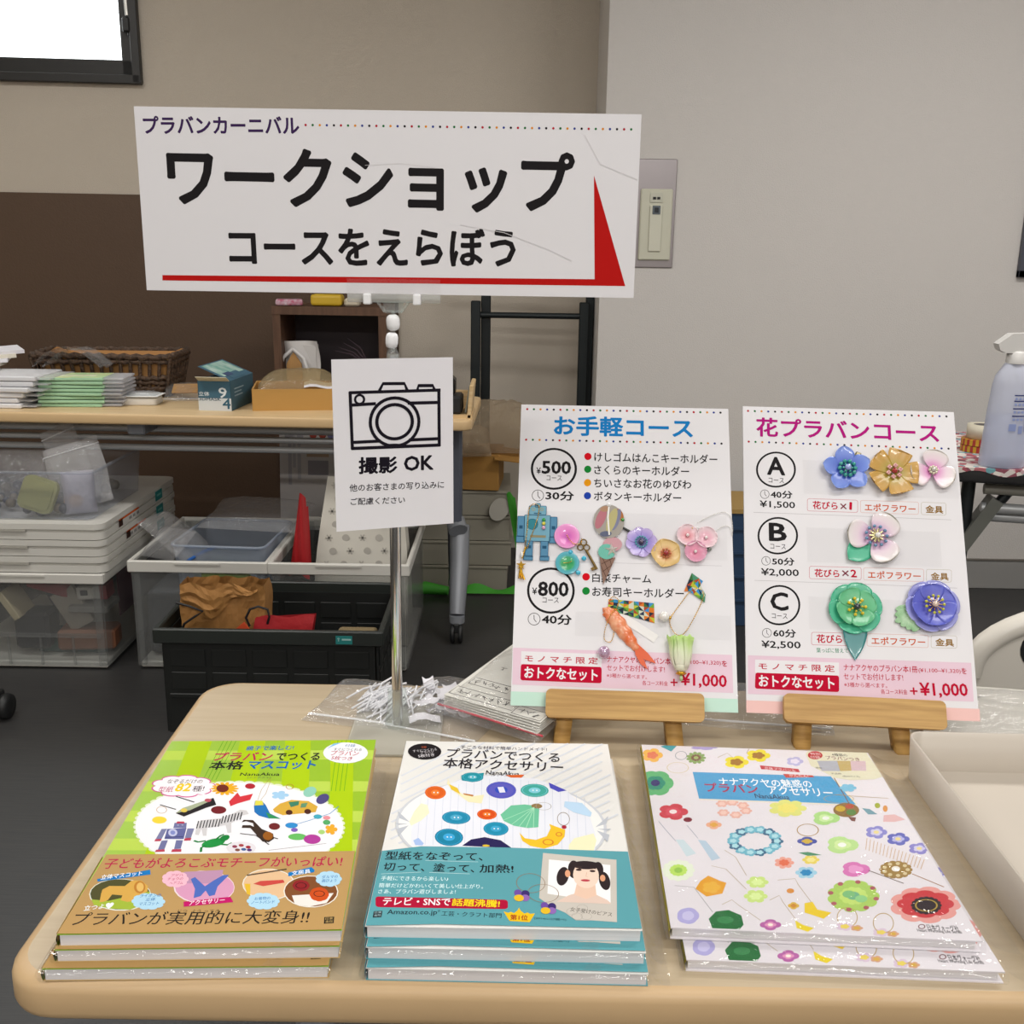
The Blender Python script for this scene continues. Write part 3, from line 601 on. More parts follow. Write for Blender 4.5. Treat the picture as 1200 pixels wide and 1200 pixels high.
  ('p',[(17.8,51.2),(21.8,51.1),(24.4,38),(21.6,39.7)],'d8b030',8),
  ('f',34.4,31.2,11.2,-0.4,1.8,-9.4,10,0.1,'a9cfe4',8),
  ('t','お着物の',28.1,34,38.6,34.6,3.6,'1d6cb0',0.4,9),
  ('t','ノートバンド',26.7,29.7,42.3,30.3,3.5,'1d6cb0',0.4,9),
  ('e',65,41.6,18.9,-0.7,2.7,-18.3,'e0dccf',8.2),
  ('e',65,41.6,18.1,-0.7,2.6,-17.3,'7a4a26',8.6),
  ('p',[(52.8,36.9),(80.9,39),(77.5,27.9),(66.4,24.3),(56.3,27.2)],'dedad4',8.6),
  ('f',57.3,48.1,6,-0.2,1,-6.6,8,0.05,'8a2024',9),
  ('f',71.2,37.8,6.7,-0.3,1.1,-8,8,0.05,'c24a18',9),
  ('o',57.3,48.1,3.6,-0.1,0.5,-3.3,0.167,'2a1414',9.4),
  ('o',71.1,38.4,3.6,-0.1,0.5,-3.2,0.167,'3a1a10',9.4),
  ('p',[(45.9,63.7),(61.2,70.1),(64.1,66.5),(64.1,63.8),(46.7,59.2)],'1273b8',9),
  ('f',75.4,55.5,9.3,-0.3,1.2,-9.4,9,0.1,'a9cfe4',9),
  ('t','文房具',48.5,62.6,61.3,65.2,5.6,'e8eef2',1,10),
  ('t','ダルマの',70.4,57.7,81.5,58.3,3.8,'1d6cb0',0.4,10),
  ('t','画びょう',71.1,53.3,81.1,53.6,3.8,'1d6cb0',0.4,10),
  ('p',[(77.9,13.1),(84.4,13.4),(84.9,6.5),(78.5,6.1)],'1c1814',8),
  ('t','日東',78.9,11.5,83.9,11.6,2.8,'b89a60',0.3,9),
  ('t','書院',79.2,8.2,84.1,8.3,2.7,'b89a60',0.3,9),
 ],
 'teal': [
  ('l',[(-35.5,260.4),(-88.3,199)],2.14,'cfd2d8',1),
  ('l',[(-20.7,260.5),(-87.1,184.9)],2.16,'cfd2d8',1),
  ('l',[(-5.7,260.7),(-85.9,171.2)],2.17,'cfd2d8',1),
  ('l',[(9.3,260.8),(-84.7,158)],2.19,'cfd2d8',1),
  ('l',[(24.4,260.9),(-89.3,139)],2.2,'cfd2d8',1),
  ('l',[(39.5,261.1),(-88.1,126.7)],2.21,'cfd2d8',1),
  ('l',[(54.8,261.2),(-86.9,114.8)],2.23,'cfd2d8',1),
  ('l',[(70.2,261.3),(-85.8,103.1)],2.24,'cfd2d8',1),
  ('l',[(85.7,261.5),(-79.2,97.3)],2.26,'cfd2d8',1),
  ('l',[(84.2,244.8),(-67.1,97)],2.22,'cfd2d8',1),
  ('l',[(82.7,228.8),(-55,96.7)],2.18,'cfd2d8',1),
  ('l',[(81.2,213.3),(-42.8,96.4)],2.14,'cfd2d8',1),
  ('l',[(87.8,205.7),(-30.5,96)],2.13,'cfd2d8',1),
  ('l',[(86.3,190.9),(-18.2,95.7)],2.1,'cfd2d8',1),
  ('l',[(84.9,176.5),(-5.7,95.4)],2.06,'cfd2d8',1),
  ('l',[(83.5,162.6),(6.7,95.1)],2.03,'cfd2d8',1),
  ('l',[(82.1,149.1),(19.3,94.7)],2,'cfd2d8',1),
  ('l',[(88.3,142.4),(31.9,94.4)],1.99,'cfd2d8',1),
  ('e',-3.6,127.3,81.7,-1.6,1.3,-67.5,'c3c6cc',1.5),
  ('e',-3.6,127.3,79.5,-1.5,1.3,-65.5,'e6e5e3',1.6),
  ('p',[(-69.9,93.9),(-72.1,115.5),(-67.7,149.9),(-55.3,178.8),(-34.5,196.2),(-5.5,202.4),(26.4,195.9),(50.8,175.7),(65,148),(68.8,112.4),(66.7,90.3)],'dcdee6',2),
  ('l',[(-69,163.8),(-65.6,95.5)],0.34,'c2c8d8',2.2),
  ('l',[(-63.3,168.5),(-59.8,95.4)],0.34,'c2c8d8',2.2),
  ('l',[(-57.5,173.1),(-53.9,95.2)],0.34,'c2c8d8',2.2),
  ('l',[(-51.6,177.4),(-48,95.1)],0.35,'c2c8d8',2.2),
  ('l',[(-45.5,181.4),(-42.1,94.9)],0.35,'c2c8d8',2.2),
  ('l',[(-39.4,185.1),(-36.2,94.8)],0.35,'c2c8d8',2.2),
  ('l',[(-33.2,188.3),(-30.2,94.6)],0.35,'c2c8d8',2.2),
  ('l',[(-26.9,191),(-24.3,94.5)],0.36,'c2c8d8',2.2),
  ('l',[(-20.6,193.2),(-18.3,94.3)],0.36,'c2c8d8',2.2),
  ('l',[(-14.1,194.8),(-12.3,94.1)],0.36,'c2c8d8',2.2),
  ('l',[(-7.6,195.7),(-6.3,94)],0.36,'c2c8d8',2.2),
  ('l',[(-1.1,196),(-0.3,93.8)],0.36,'c2c8d8',2.2),
  ('l',[(5.5,195.7),(5.7,93.7)],0.36,'c2c8d8',2.2),
  ('l',[(12,194.6),(11.8,93.5)],0.36,'c2c8d8',2.2),
  ('l',[(18.6,193),(17.8,93.3)],0.36,'c2c8d8',2.2),
  ('l',[(25.2,190.7),(23.9,93.2)],0.36,'c2c8d8',2.2),
  ('l',[(31.7,187.9),(30,93)],0.36,'c2c8d8',2.2),
  ('l',[(38.2,184.5),(36.1,92.9)],0.36,'c2c8d8',2.2),
  ('l',[(44.6,180.7),(42.2,92.7)],0.36,'c2c8d8',2.2),
  ('l',[(51,176.5),(48.4,92.5)],0.36,'c2c8d8',2.2),
  ('l',[(57.4,171.9),(54.5,92.4)],0.36,'c2c8d8',2.2),
  ('l',[(63.7,167.1),(60.7,92.2)],0.36,'c2c8d8',2.2),
  ('p',[(-74.2,126),(-85.5,142.3),(-82.9,131.4)],'b4b8c0',3),
  ('p',[(-75.4,123.7),(-85.5,124.7),(-82.4,121.6)],'b4b8c0',3),
  ('p',[(-74.7,121.5),(-83.2,116.5),(-80.7,106.6)],'b4b8c0',3),
  ('p',[(69.3,123.1),(80.7,139.6),(78.3,128.4)],'b4b8c0',3),
  ('p',[(70.7,120.8),(81.5,121.3),(78.2,118.3)],'b4b8c0',3),
  ('p',[(70.1,118.5),(79.3,112.9),(77,102.8)],'b4b8c0',3),
  ('t','手ごろな材料で簡単ハンドメイド!',-41.6,251.7,35.6,249.7,6.6,'4a4650',0.2,3),
  ('t','プラバンでつくる',-53.1,240.7,46.5,234.7,17.7,'221e24',0.8,3),
  ('t','本格アクセサリー',-54.8,222.4,48.7,217.2,18,'221e24',1,3),
  ('t','NanaAkua',-17.4,206.1,10.9,204.2,7.4,'2a262c',0.5,3),
  ('t','(ナナアクヤ)',-12.7,200.6,4.7,199.6,3.2,'555055',0,3),
  ('e',-72.8,242.1,14.8,0.1,1.3,-15,'1a1619',3),
  ('t','付録',-76.3,250,-71.9,250,4,'b0502a',0.3,4),
  ('t','すぐにつくれる',-83.2,242,-62.4,246.6,4.4,'c8c4c8',0.2,4),
  ('t','プラバン',-76.5,239.6,-64.8,242.1,4.9,'c8c4c8',0.3,4),
  ('t','5枚付き',-77.7,232.9,-63.8,236.3,5.8,'d8d4d8',0.6,4),
  ('e',-28.6,197.5,9.2,-0,0.4,-8,'1f8a9a',3),
  ('o',-28.6,197.5,7.9,-0,0.3,-6.7,0.057,'58aec0',3.4),
  ('e',-28.6,197.5,3.9,-0,0.2,-3.4,'58aec0',3.4),
  ('e',-29.9,197.5,0.7,-0,0.1,-1.1,'e0e4e8',3.8),
  ('e',-26.8,197.5,0.7,-0,0,-1.1,'e0e4e8',3.8),
  ('e',-57.8,171.2,8.6,-0.1,0.8,-10.4,'cf5a1e',3),
  ('o',-57.8,171.2,7.4,-0.1,0.7,-8.8,0.058,'df7a30',3.4),
  ('e',-57.8,171.2,3.6,-0,0.3,-4.4,'df7a30',3.4),
  ('e',-59,171.2,0.6,-0,0.1,-1.1,'e0e4e8',3.8),
  ('e',-56,171.2,0.6,-0,0.1,-1.1,'e0e4e8',3.8),
  ('e',-4.1,177.1,12.4,-0.1,0.3,-13.6,'5a58b4',3),
  ('o',-4.1,177.1,10.7,-0.1,0.2,-11.5,0.042,'2f49b4',3.4),
  ('e',-4.1,177.1,5.2,-0,0.1,-5.8,'2f49b4',3.4),
  ('e',-5.4,177.1,0.7,-0,0,-1.1,'e0e4e8',3.8),
  ('e',-2.4,177,0.7,-0,0,-1.1,'e0e4e8',3.8),
  ('e',23.4,177.3,11.6,-0.1,-0.1,-10.7,'3f9f94',3),
  ('o',23.4,177.3,10,-0.1,-0.1,-9,0.045,'7cc4d4',3.4),
  ('e',23.4,177.3,4.9,-0,-0.1,-4.5,'7cc4d4',3.4),
  ('e',22.1,177.3,0.7,-0,-0,-1.1,'e0e4e8',3.8),
  ('e',25.2,177.2,0.7,-0,-0,-1.1,'e0e4e8',3.8),
  ('e',-38.7,133.7,11.2,-0.2,0.6,-9.6,'1f82a4',3),
  ('o',-38.7,133.7,9.6,-0.2,0.5,-8.1,0.043,'4a9ec0',3.4),
  ('e',-38.7,133.7,4.7,-0.1,0.2,-4.1,'4a9ec0',3.4),
  ('e',-40,133.7,0.6,-0,0.1,-1,'e0e4e8',3.8),
  ('e',-37.1,133.7,0.6,-0,0.1,-1,'e0e4e8',3.8),
  ('e',-14.8,139.2,7.8,-0.1,0.3,-7.8,'cc4a18',3),
  ('o',-14.8,139.2,6.7,-0.1,0.2,-6.6,0.063,'e07a30',3.4),
  ('e',-14.8,139.2,3.3,-0.1,0.1,-3.3,'e07a30',3.4),
  ('e',-16,139.2,0.6,-0,0,-1,'e0e4e8',3.8),
  ('e',-13.1,139.1,0.6,-0,0,-1,'e0e4e8',3.8),
  ('e',-7.3,118.6,9.7,-0.2,0.2,-9.7,'1d86a6',3),
  ('o',-7.3,118.6,8.3,-0.2,0.2,-8.2,0.049,'3a9cc4',3.4),
  ('e',-7.3,118.6,4.1,-0.1,0.1,-4.1,'3a9cc4',3.4),
  ('e',-8.6,118.6,0.6,-0,0,-0.9,'e0e4e8',3.8),
  ('e',-5.7,118.5,0.6,-0,0,-0.9,'e0e4e8',3.8),
  ('e',-42.6,106,10.8,-0.3,0.8,-11.8,'1a7c9c',3),
  ('o',-42.6,106,9.3,-0.2,0.7,-10,0.043,'3a9ed0',3.4),
  ('e',-42.6,106,4.5,-0.1,0.3,-5,'3a9ed0',3.4),
  ('e',-43.8,106.1,0.6,-0,0.1,-0.9,'e0e4e8',3.8),
  ('e',-41,106,0.6,-0,0.1,-0.9,'e0e4e8',3.8),
  ('p',[(-7.3,181.4),(-2.4,182.3),(-0.5,173.2),(-5.3,172.3)],'dcdce8',3.9),
  ('p',[(-37.4,191.7),(-38.1,200.7),(-19.2,205.2),(-19.9,193.9),(-28.2,189)],'1f8a9a',3),
  ('p',[(-4.2,139),(4.1,153),(14.9,154.9),(26.8,152.7),(25.3,121.7),(16.9,120.3),(6.5,123.2),(-1.5,129.9)],'6ab894',3),
  ('l',[(22.5,150.7),(-1.6,131.1)],0.52,'a4d8b8',3.3),
  ('l',[(22.5,150.7),(4.4,124.4)],0.52,'a4d8b8',3.3),
  ('l',[(22.5,150.7),(10.3,121.6)],0.52,'a4d8b8',3.3),
  ('l',[(22.5,150.7),(15.9,120.7)],0.52,'a4d8b8',3.3),
  ('l',[(22.5,150.7),(21.5,121)],0.52,'a4d8b8',3.3),
  ('e',24.7,152.7,4.4,-0.1,-0,-3.7,'8a7048',3),
  ('o',30.1,152.6,6.1,-0.1,-0.1,-5.7,0.071,'98948c',3),
  ('p',[(10.7,113.7),(14.8,106.1),(23,104.1),(31.4,109.4),(34.8,120.7),(33.9,126.5),(38,123.7),(45.9,118.6),(44.9,109.1),(39.3,98.2),(29,92.7),(18.9,95.8),(12.8,102.5)],'e3b82a',3),
  ('o',32.2,101.3,3.7,-0.1,-0.1,-3.6,0.278,'d0782a',3.4),
  ('o',40.8,112.2,2.1,-0,-0.1,-2.6,0.4,'d0782a',3.4),
  ('o',45.2,134.2,4.7,-0.1,-0.3,-9.4,0.091,'8a7a68',3),
  ('e',45.2,122.4,1.9,-0,-0.1,-2.7,'a02038',3),
  ('p',[(-48.8,194),(-45.7,180.9),(-35.3,169.3),(-26.5,166.6),(-17.9,169.1),(-19.6,155.3),(-30.4,157.5),(-41.9,172.3),(-49.3,185.2)],'e6dcb4',3),
  ('p',[(-47.5,185.2),(-40.1,178.7),(-37.4,169.3),(-45.4,176.6)],'d9b834',3),
  ('p',[(-35.4,170.9),(-26.6,168.3),(-26.9,165.8),(-34.1,168.4)],'b07028',3),
  ('p',[(-72.7,121.1),(-74.7,126.7),(-72.2,142.1),(-68.1,154),(-62.7,151.9),(-60.2,139.9),(-65.8,128.5)],'e2dfc0',3),
  ('p',[(47.6,98),(52.1,107.1),(67.3,114.3),(68.8,104.9),(65.8,91),(47.3,91.5)],'e6e2bc',3),
  ('p',[(47.5,160.7),(61.2,158.5),(68.1,143.9),(66.6,137.8),(53.8,144.1),(46.5,152.4)],'b4cfe6',3),
  ('p',[(35.4,190.4),(49.7,177.9),(42.9,175.3),(36.3,181.5)],'4a4ab0',3),
  ('p',[(-1,201.5),(15,203.2),(12.7,197.8),(3.6,197.8)],'d0602c',3),
  ('p',[(-32.2,94.7),(-25.7,103.4),(-15.7,106.8),(-3.5,102.9),(5.1,92.6)],'262050',3),
  ('e',-14.3,95.3,2.8,-0.1,0,-1.4,'d0b030',3.4),
  ('p',[(-69.1,100.9),(-65.5,104.4),(-60.9,97.2),(-61.6,94.4),(-66.9,94.5)],'9fb6e0',3),
  ('p',[(-90.7,86.2),(-62.5,93),(0.7,93.1),(91,90.3),(90.8,1.5),(52.7,1.7),(2.1,2.3),(-45.4,2.8),(-90.5,-0)],'589aa3',6),
  ('t','型紙をなぞって、',-87.4,80.3,-16.2,80.8,11,'17161c',1,7),
  ('t','切って、塗って、',-87.1,66.6,-21.7,65.9,10.6,'17161c',1,7),
  ('t','加熱!',-18.1,65.9,6.3,66.2,10.4,'17161c',1,7),
  ('t','手軽にできるから楽しい♪',-87,52.4,-39.6,52.7,5.4,'d6ecee',0.3,7),
  ('t','簡単だけどかわいくて美しい仕上がり。',-87.5,44,-14.9,44.5,5.3,'d6ecee',0.3,7),
  ('t','さあ、プラバン遊びしましょ!',-87,37,-33.6,38,5.2,'d6ecee',0.3,7),
  ('l',[(-57.7,74.8),(-19.5,74)],0.34,'cfe6e8',7),
  ('l',[(-87.6,57.3),(-59.8,60.3)],0.33,'cfe6e8',7),
  ('l',[(-53.5,60.1),(-24.8,59.1)],0.34,'cfe6e8',7),
  ('b',[(-88.2,31.3),(2.5,29.8),(2.7,19.6),(-86.6,19.5)],3,0,'a80d34',7),
  ('t','テレビ・SNSで',-82.5,26.1,-36.6,26.6,8.8,'f0e8ec',1.2,8),
  ('t','話題沸騰!',-35.5,26.2,-2.9,25.2,8.3,'f2d21c',1.4,8),
  ('t','Amazon.co.jp',-78.1,13.8,-44.7,14.4,6.7,'1d2a33',0.8,7),
  ('t','®',-44.4,16.4,-42.7,16.4,2.3,'1d2a33',0,7),
  ('t','工芸・クラフト部門',-41.7,13.9,-1.6,12.4,5.2,'1d2a33',0.6,7),
  ('p',[(-87.2,15),(-81.4,15.7),(-81.3,8.9),(-87,8.2)],'1c2228',7),
  ('t','日東',-86.4,13.5,-81.8,14.1,2.3,'9ab8be',0.3,8),
  ('t','書院',-86.4,10.4,-81.8,11,2.3,'9ab8be',0.3,8),
  ('p',[(-0.2,17),(2.9,15.5),(4.6,16.8),(6.7,15.3),(8.9,18),(10.2,21.4),(11.3,17.9),(13.7,15),(15.8,16.3),(17.5,14.8),(20.8,15.4),(17.1,6),(3.7,7)],'e3b91a',7),
  ('t','第1位',4.2,10.9,16,10.5,5.7,'a02a1c',1.4,8),
  ('t','(2014/1/27調べ)',20.1,10.2,41.4,9,3,'2a4850',0.2,7),
  ('p',[(28,86.6),(81.5,79.4),(75,7.5),(58.3,8.9),(47.8,8.7),(41.1,16.6),(32.5,22.6),(23.9,32.3)],'c3bdb4',7),
  ('p',[(32.1,78.3),(76.4,72.6),(72.6,27.9),(29.8,37.2)],'eceaea',8),
  ('p',[(44.4,30.8),(50.1,37.9),(56.6,40.7),(63.7,36.7),(67.7,29.1)],'e2c2ae',9),
  ('p',[(36.3,28.9),(44.6,35.9),(49.2,38),(63.7,36.7),(70.6,31.2),(72.6,27.9),(72.5,26.8),(36.2,28.2)],'d8c0b2',9),
  ('e',41.3,58,4,-1.9,-2.2,-11.1,'2c2224',9.5),
  ('e',49.6,66.5,4.2,-0.1,-0.5,-11,'2c2224',9.5),
  ('e',70.6,53.2,3.9,1.2,0.6,-10.8,'2c2224',9.5),
  ('e',67.1,66.7,3.8,-0.1,-0.6,-9.5,'2c2224',9.5),
  ('e',58,65.4,11.8,-0.4,-0.7,-11.8,'2c2224',9.5),
  ('p',[(51.2,51.5),(63.7,51.1),(63.6,35.9),(56.1,31.8),(48.2,36.5)],'e0bfa9',9.5),
  ('e',57.9,59.8,9.2,-0.3,-0.9,-15.7,'e8cdbb',10),
  ('e',58.6,71.8,10.5,-0.3,-0.3,-5.2,'2c2224',10),
  ('e',44.9,61.1,1.9,-0.1,-0.2,-4.4,'d89c78',10),
  ('e',69.5,56.3,1.9,-0.1,-0.3,-4,'d89c78',10),
  ('e',53.1,65.9,2.1,-0.1,-0.1,-1.4,'3c2a28',10.5),
  ('e',62.9,64.6,2.1,-0.1,-0.1,-1.4,'3c2a28',10.5),
  ('l',[(50.7,69.2),(55.4,69.3)],0.47,'5a4038',10.5),
  ('l',[(61.5,68.5),(65.7,67.1)],0.47,'5a4038',10.5),
  ('e',57.1,53.2,3.3,-0.1,-0.1,-1.4,'b8404e',10.5),
  ('l',[(58.6,63),(57.8,57.8),(59,57.5)],0.28,'c8987e',10.5),
  ('t','女子受けのピアス',44.8,20.7,72.5,15.3,4.8,'4a463e',0.2,8),
  ('o',45.6,17.9,3.5,-0.1,-0.2,-3.6,0.05,'8d877e',8),
  ('o',52.9,21.8,3.6,-0.1,-0.2,-3.7,0.05,'8d877e',8),
  ('o',55.1,13.2,3.5,-0.2,-0.2,-3.6,0.05,'8d877e',8),
  ('o',48.9,12.8,3.5,-0.2,-0.2,-3.6,0.05,'8d877e',8),
  ('o',18.4,49.3,10,-0.4,-0.1,-11.2,0.045,'8c7660',11),
  ('o',26.9,37.6,10.6,-0.4,-0.2,-10.2,0.042,'8c7660',11),
  ('e',9.4,37.7,2.7,-0.1,0,-3.8,'6a4a9c',11.4),
  ('e',14.6,36.6,2.9,-0.1,-0,-4.1,'3a2a6a',11.4),
  ('e',14.4,32,3,-0.1,-0,-3.7,'8a64ac',11.4),
  ('e',10.1,31.8,3.4,-0.1,0,-3.7,'ddb428',11.8),
  ('e',27.4,24,2.6,-0.1,-0.1,-3.7,'6a4a9c',11.4),
  ('e',32.5,22.9,2.8,-0.1,-0.1,-4,'3a2a6a',11.4),
  ('e',32.2,18.4,3,-0.1,-0.1,-3.6,'8a64ac',11.4),
  ('e',28,18.3,3.3,-0.1,-0.1,-3.6,'ddb428',11.8),
 ],
 'floral': [
  ('f',-94.7,244.2,9.6,0.5,-1.3,-13.5,5,0.25,'e3b056',2),
  ('f',-94.7,244.2,5.3,0.3,-0.7,-7.4,5,0.25,'d8785a',2.4),
  ('p',[(-85.9,261.9),(-75.9,266.5),(-70.4,264.4),(-76.9,252.5)],'3f96a0',2.4),
  ('f',-45.8,263.4,12.9,0.7,-0.8,-5.8,5,0.25,'a89ac8',2),
  ('o',-68.7,245.6,5.1,0.3,-1,-7.9,0.111,'88909a',2),
  ('f',-55.7,242.3,9,0.5,-1.6,-11.7,11,0.25,'86a060',2),
  ('f',-55.7,242.3,4.9,0.3,-0.9,-6.5,11,0.25,'7a5848',2.4),
  ('e',-55.7,242.3,2.2,0.1,-0.4,-3,'a0b070',2.8),
  ('f',-20.5,236.9,11.1,0.6,-2,-12.1,5,0.25,'e0d02c',2),
  ('f',-20.5,236.9,6.1,0.3,-1.1,-6.7,5,0.25,'a07020',2.4),
  ('f',1.4,250.9,11.2,0.6,-2.3,-12.4,5,0.25,'e0d02c',2),
  ('f',1.4,250.9,6.2,0.3,-1.3,-6.9,5,0.25,'a07020',2.4),
  ('f',32.3,242.4,7.8,0.4,-1.9,-8.9,5,0.25,'b4b0d4',2),
  ('f',32.3,242.4,4.3,0.2,-1.1,-4.9,5,0.25,'dcd4e4',2.4),
  ('o',-74.2,222.6,9.4,0.5,-1.1,-9.7,0.059,'d0c090',2.4),
  ('f',-96.3,194.1,15.6,0.8,-2.2,-22.1,6,0.12,'5fae72',2),
  ('f',-96.3,194.1,8.6,0.5,-1.2,-12.3,6,0.12,'2f8a70',2.4),
  ('e',-96.3,194.1,3.9,0.2,-0.6,-5.6,'37306a',2.8),
  ('l',[(-35.9,244.5),(-26.1,253.4),(-20.9,242.4)],0.56,'a8946c',1.6),
  ('l',[(-4.8,263.2),(-8.6,254.3),(1.1,249.2)],0.57,'a8946c',1.6),
  ('f',-86,148.4,12.3,0.7,-1.5,-12.9,5,0.25,'c43a48',2),
  ('f',-86,148.4,6.8,0.4,-0.8,-7.1,5,0.25,'d04a5c',2.4),
  ('e',-86,148.4,3.1,0.2,-0.4,-3.3,'e8d8d8',2.8),
  ('e',-75.5,137.1,3.5,0.2,-0.5,-3.6,'7a1f30',2.8),
  ('f',-55.6,131,6.3,0.4,-1,-6.7,4,0.25,'e0a88a',2),
  ('f',-55.6,131,3.4,0.2,-0.6,-3.7,4,0.25,'d8a040',2.4),
  ('f',-44.3,163.9,5.2,0.3,-0.9,-5.7,6,0.25,'e0aea0',2),
  ('f',-44.3,163.9,2.8,0.2,-0.5,-3.2,6,0.25,'e8c4b8',2.4),
  ('f',-35.4,166.8,5.2,0.3,-1,-5.8,6,0.25,'e0aea0',2),
  ('f',-35.4,166.8,2.9,0.2,-0.5,-3.2,6,0.25,'e8c4b8',2.4),
  ('f',-27.4,162.4,5.2,0.3,-1,-5.7,6,0.25,'e0aea0',2),
  ('f',-27.4,162.4,2.8,0.2,-0.5,-3.1,6,0.25,'e8c4b8',2.4),
  ('f',-26.3,154.1,5.1,0.3,-1,-5.6,6,0.25,'e0aea0',2),
  ('f',-26.3,154.1,2.8,0.2,-0.5,-3.1,6,0.25,'e8c4b8',2.4),
  ('f',-35.6,147.1,5.1,0.3,-0.9,-5.5,6,0.25,'e0aea0',2),
  ('f',-35.6,147.1,2.8,0.2,-0.5,-3,6,0.25,'e8c4b8',2.4),
  ('f',-45.2,149.7,5.1,0.3,-0.9,-5.6,6,0.25,'e0aea0',2),
  ('f',-45.2,149.7,2.8,0.2,-0.5,-3.1,6,0.25,'e8c4b8',2.4),
  ('p',[(-0.7,232.5),(32.4,228.3),(32.5,222.4),(-0.7,225.5)],'b8323a',2.4),
  ('p',[(16.8,218.4),(42.1,217.6),(43.3,214.6),(18.1,211.6)],'c04438',2.4),
  ('t','立体プラバンも',2.5,227.8,29.1,225.4,5,'e8d8d8',0.3,2.6),
  ('t','かんたん!',21.7,216,38.2,215.9,4.9,'e8d8d8',0.3,2.6),
  ('p',[(-62,215.8),(57.9,216.9),(66.8,171),(-62.2,170.6)],'4a9ac8',2),
  ('p',[(-62.2,170.6),(66.8,171),(65.5,169),(-62.4,168.6)],'e0d8c8',2),
  ('p',[(57.9,216.9),(66.8,171),(68.6,171.1),(60.6,217.1)],'e0d8c8',2),
  ('t','ナナアクヤの魅惑の',-41.1,201.2,37.8,202.4,13.7,'eef0f2',1,3),
  ('t','プラバン',-54.7,190.3,-10,190.2,15.4,'a52a50',1.6,3),
  ('t','アクセサリー',-1.7,189.7,52,188.1,14.4,'eef0f2',1,3),
  ('t','NanaAkua',-14.7,178.6,13.6,178.2,7.5,'283850',0.3,3),
  ('p',[(45.2,257.1),(48.5,263),(101.6,264),(104,220.4),(94.4,214.7),(73.7,211.5),(61.3,214.5),(53.1,224.6),(44.8,234.9)],'d8d4ba',2),
  ('e',53.4,255.3,6.7,0.3,-1.9,-8,'b01f28',2.6),
  ('p',[(52.5,244.6),(70.7,246.1),(68.5,227),(52.2,226.1)],'a9abb4',2.6),
  ('p',[(70.7,246.1),(82.6,246.7),(78.8,228.6),(68.5,227)],'bca66c',2.6),
  ('p',[(82.6,246.7),(96.4,247.5),(91.9,229.3),(78.8,228.6)],'cdb4ba',2.6),
  ('t','特別',49.6,257.9,58.4,257.8,5.3,'e8d0d0',0.3,3),
  ('t','付録',48.1,251.6,56.9,251.5,5.3,'e8d0d0',0.3,3),
  ('t','4種類の',68.9,257.8,82.6,257.4,5.3,'2c2c30',0.4,3),
  ('t','プラバンつき',61.9,251.8,91.6,250,7,'7a3a50',0.6,3),
  ('t','透明',48.1,231.8,53.5,231.5,3.4,'555555',0,3),
  ('t','半透明',59.3,222.2,68.1,222.2,3.3,'555555',0,3),
  ('t','(各A5サイズ)',68.3,218,83,218.2,3.8,'444444',0,3),
  ('f',8.6,160.7,15.9,0.9,-3,-14,7,0.25,'d6d77a',2),
  ('f',8.6,160.7,8.7,0.5,-1.6,-7.8,7,0.25,'e2d870',2.4),
  ('f',36.4,147.5,11.6,0.7,-2.7,-10.9,3,0.25,'a6d080',2),
  ('f',36.4,147.5,6.4,0.4,-1.5,-6,3,0.25,'c4e0a0',2.4),
  ('e',36.4,147.5,2.9,0.2,-0.7,-2.8,'e4e8e0',2.8),
  ('f',39.4,109.4,13,0.8,-3.2,-12.5,3,0.25,'b4d68c',2),
  ('f',39.4,109.4,7.2,0.4,-1.8,-6.9,3,0.25,'c8e09c',2.4),
  ('e',39.4,109.4,3.3,0.2,-0.8,-3.2,'e8ece4',2.8),
  ('e',56.4,161.5,10.7,0.6,-2.9,-11.2,'8a6a3a',2),
  ('e',52.1,163.1,4.1,0.2,-1.2,-4.7,'c0a030',2.4),
  ('e',59.5,157.9,4.1,0.2,-1.2,-4.7,'5a8040',2.4),
  ('e',60.7,167.4,3.6,0.2,-1,-3.8,'b0503a',2.4),
  ('p',[(55.1,150.8),(61.2,150.2),(58.8,144.2),(56,145)],'7a4a40',2),
  ('l',[(60,214.4),(61.6,170.7)],0.81,'7a5a48',2),
  ('o',54.9,179,12.4,0.7,-1.7,-6.8,0.042,'b89a5c',2),
  ('l',[(53.9,185.3),(96.7,182.7)],0.52,'b89a5c',2),
  ('p',[(70.3,165.5),(76.3,164.5),(80.3,156.8),(72.6,155.9)],'7098a4',2),
  ('e',84.3,170.6,2.3,0.1,-1.2,-4.3,'a0a838',2),
  ('e',89.3,166.1,2,0.1,-1.5,-5.2,'d0904c',2),
  ('p',[(85,155.7),(94.2,157.6),(100.6,150.2),(90.7,146),(81.5,145.5)],'d8b0b0',2),
  ('f',67.5,197.9,7.4,0.4,-1.9,-7.1,6,0.25,'7ab8d4',2),
  ('f',-9.9,110.7,5.1,0.3,-1.1,-5.5,5,0.25,'3a6a8a',2),
  ('f',-9.9,110.7,2.8,0.2,-0.6,-3,5,0.25,'a8d4dc',2.4),
  ('f',-13,103.6,5.1,0.3,-1.1,-5.4,5,0.25,'6cb0c4',2),
  ('f',-13,103.6,2.8,0.2,-0.6,-3,5,0.25,'a8d4dc',2.4),
  ('f',-18.8,97.8,5,0.3,-1.1,-5.4,5,0.25,'6cb0c4',2),
  ('f',-18.8,97.8,2.8,0.2,-0.6,-3,5,0.25,'a8d4dc',2.4),
  ('f',-26.1,94.4,5,0.3,-1,-5.3,5,0.25,'3a6a8a',2),
  ('f',-26.1,94.4,2.8,0.2,-0.6,-2.9,5,0.25,'a8d4dc',2.4),
  ('f',-33.5,93.9,5,0.3,-1,-5.3,5,0.25,'6cb0c4',2),
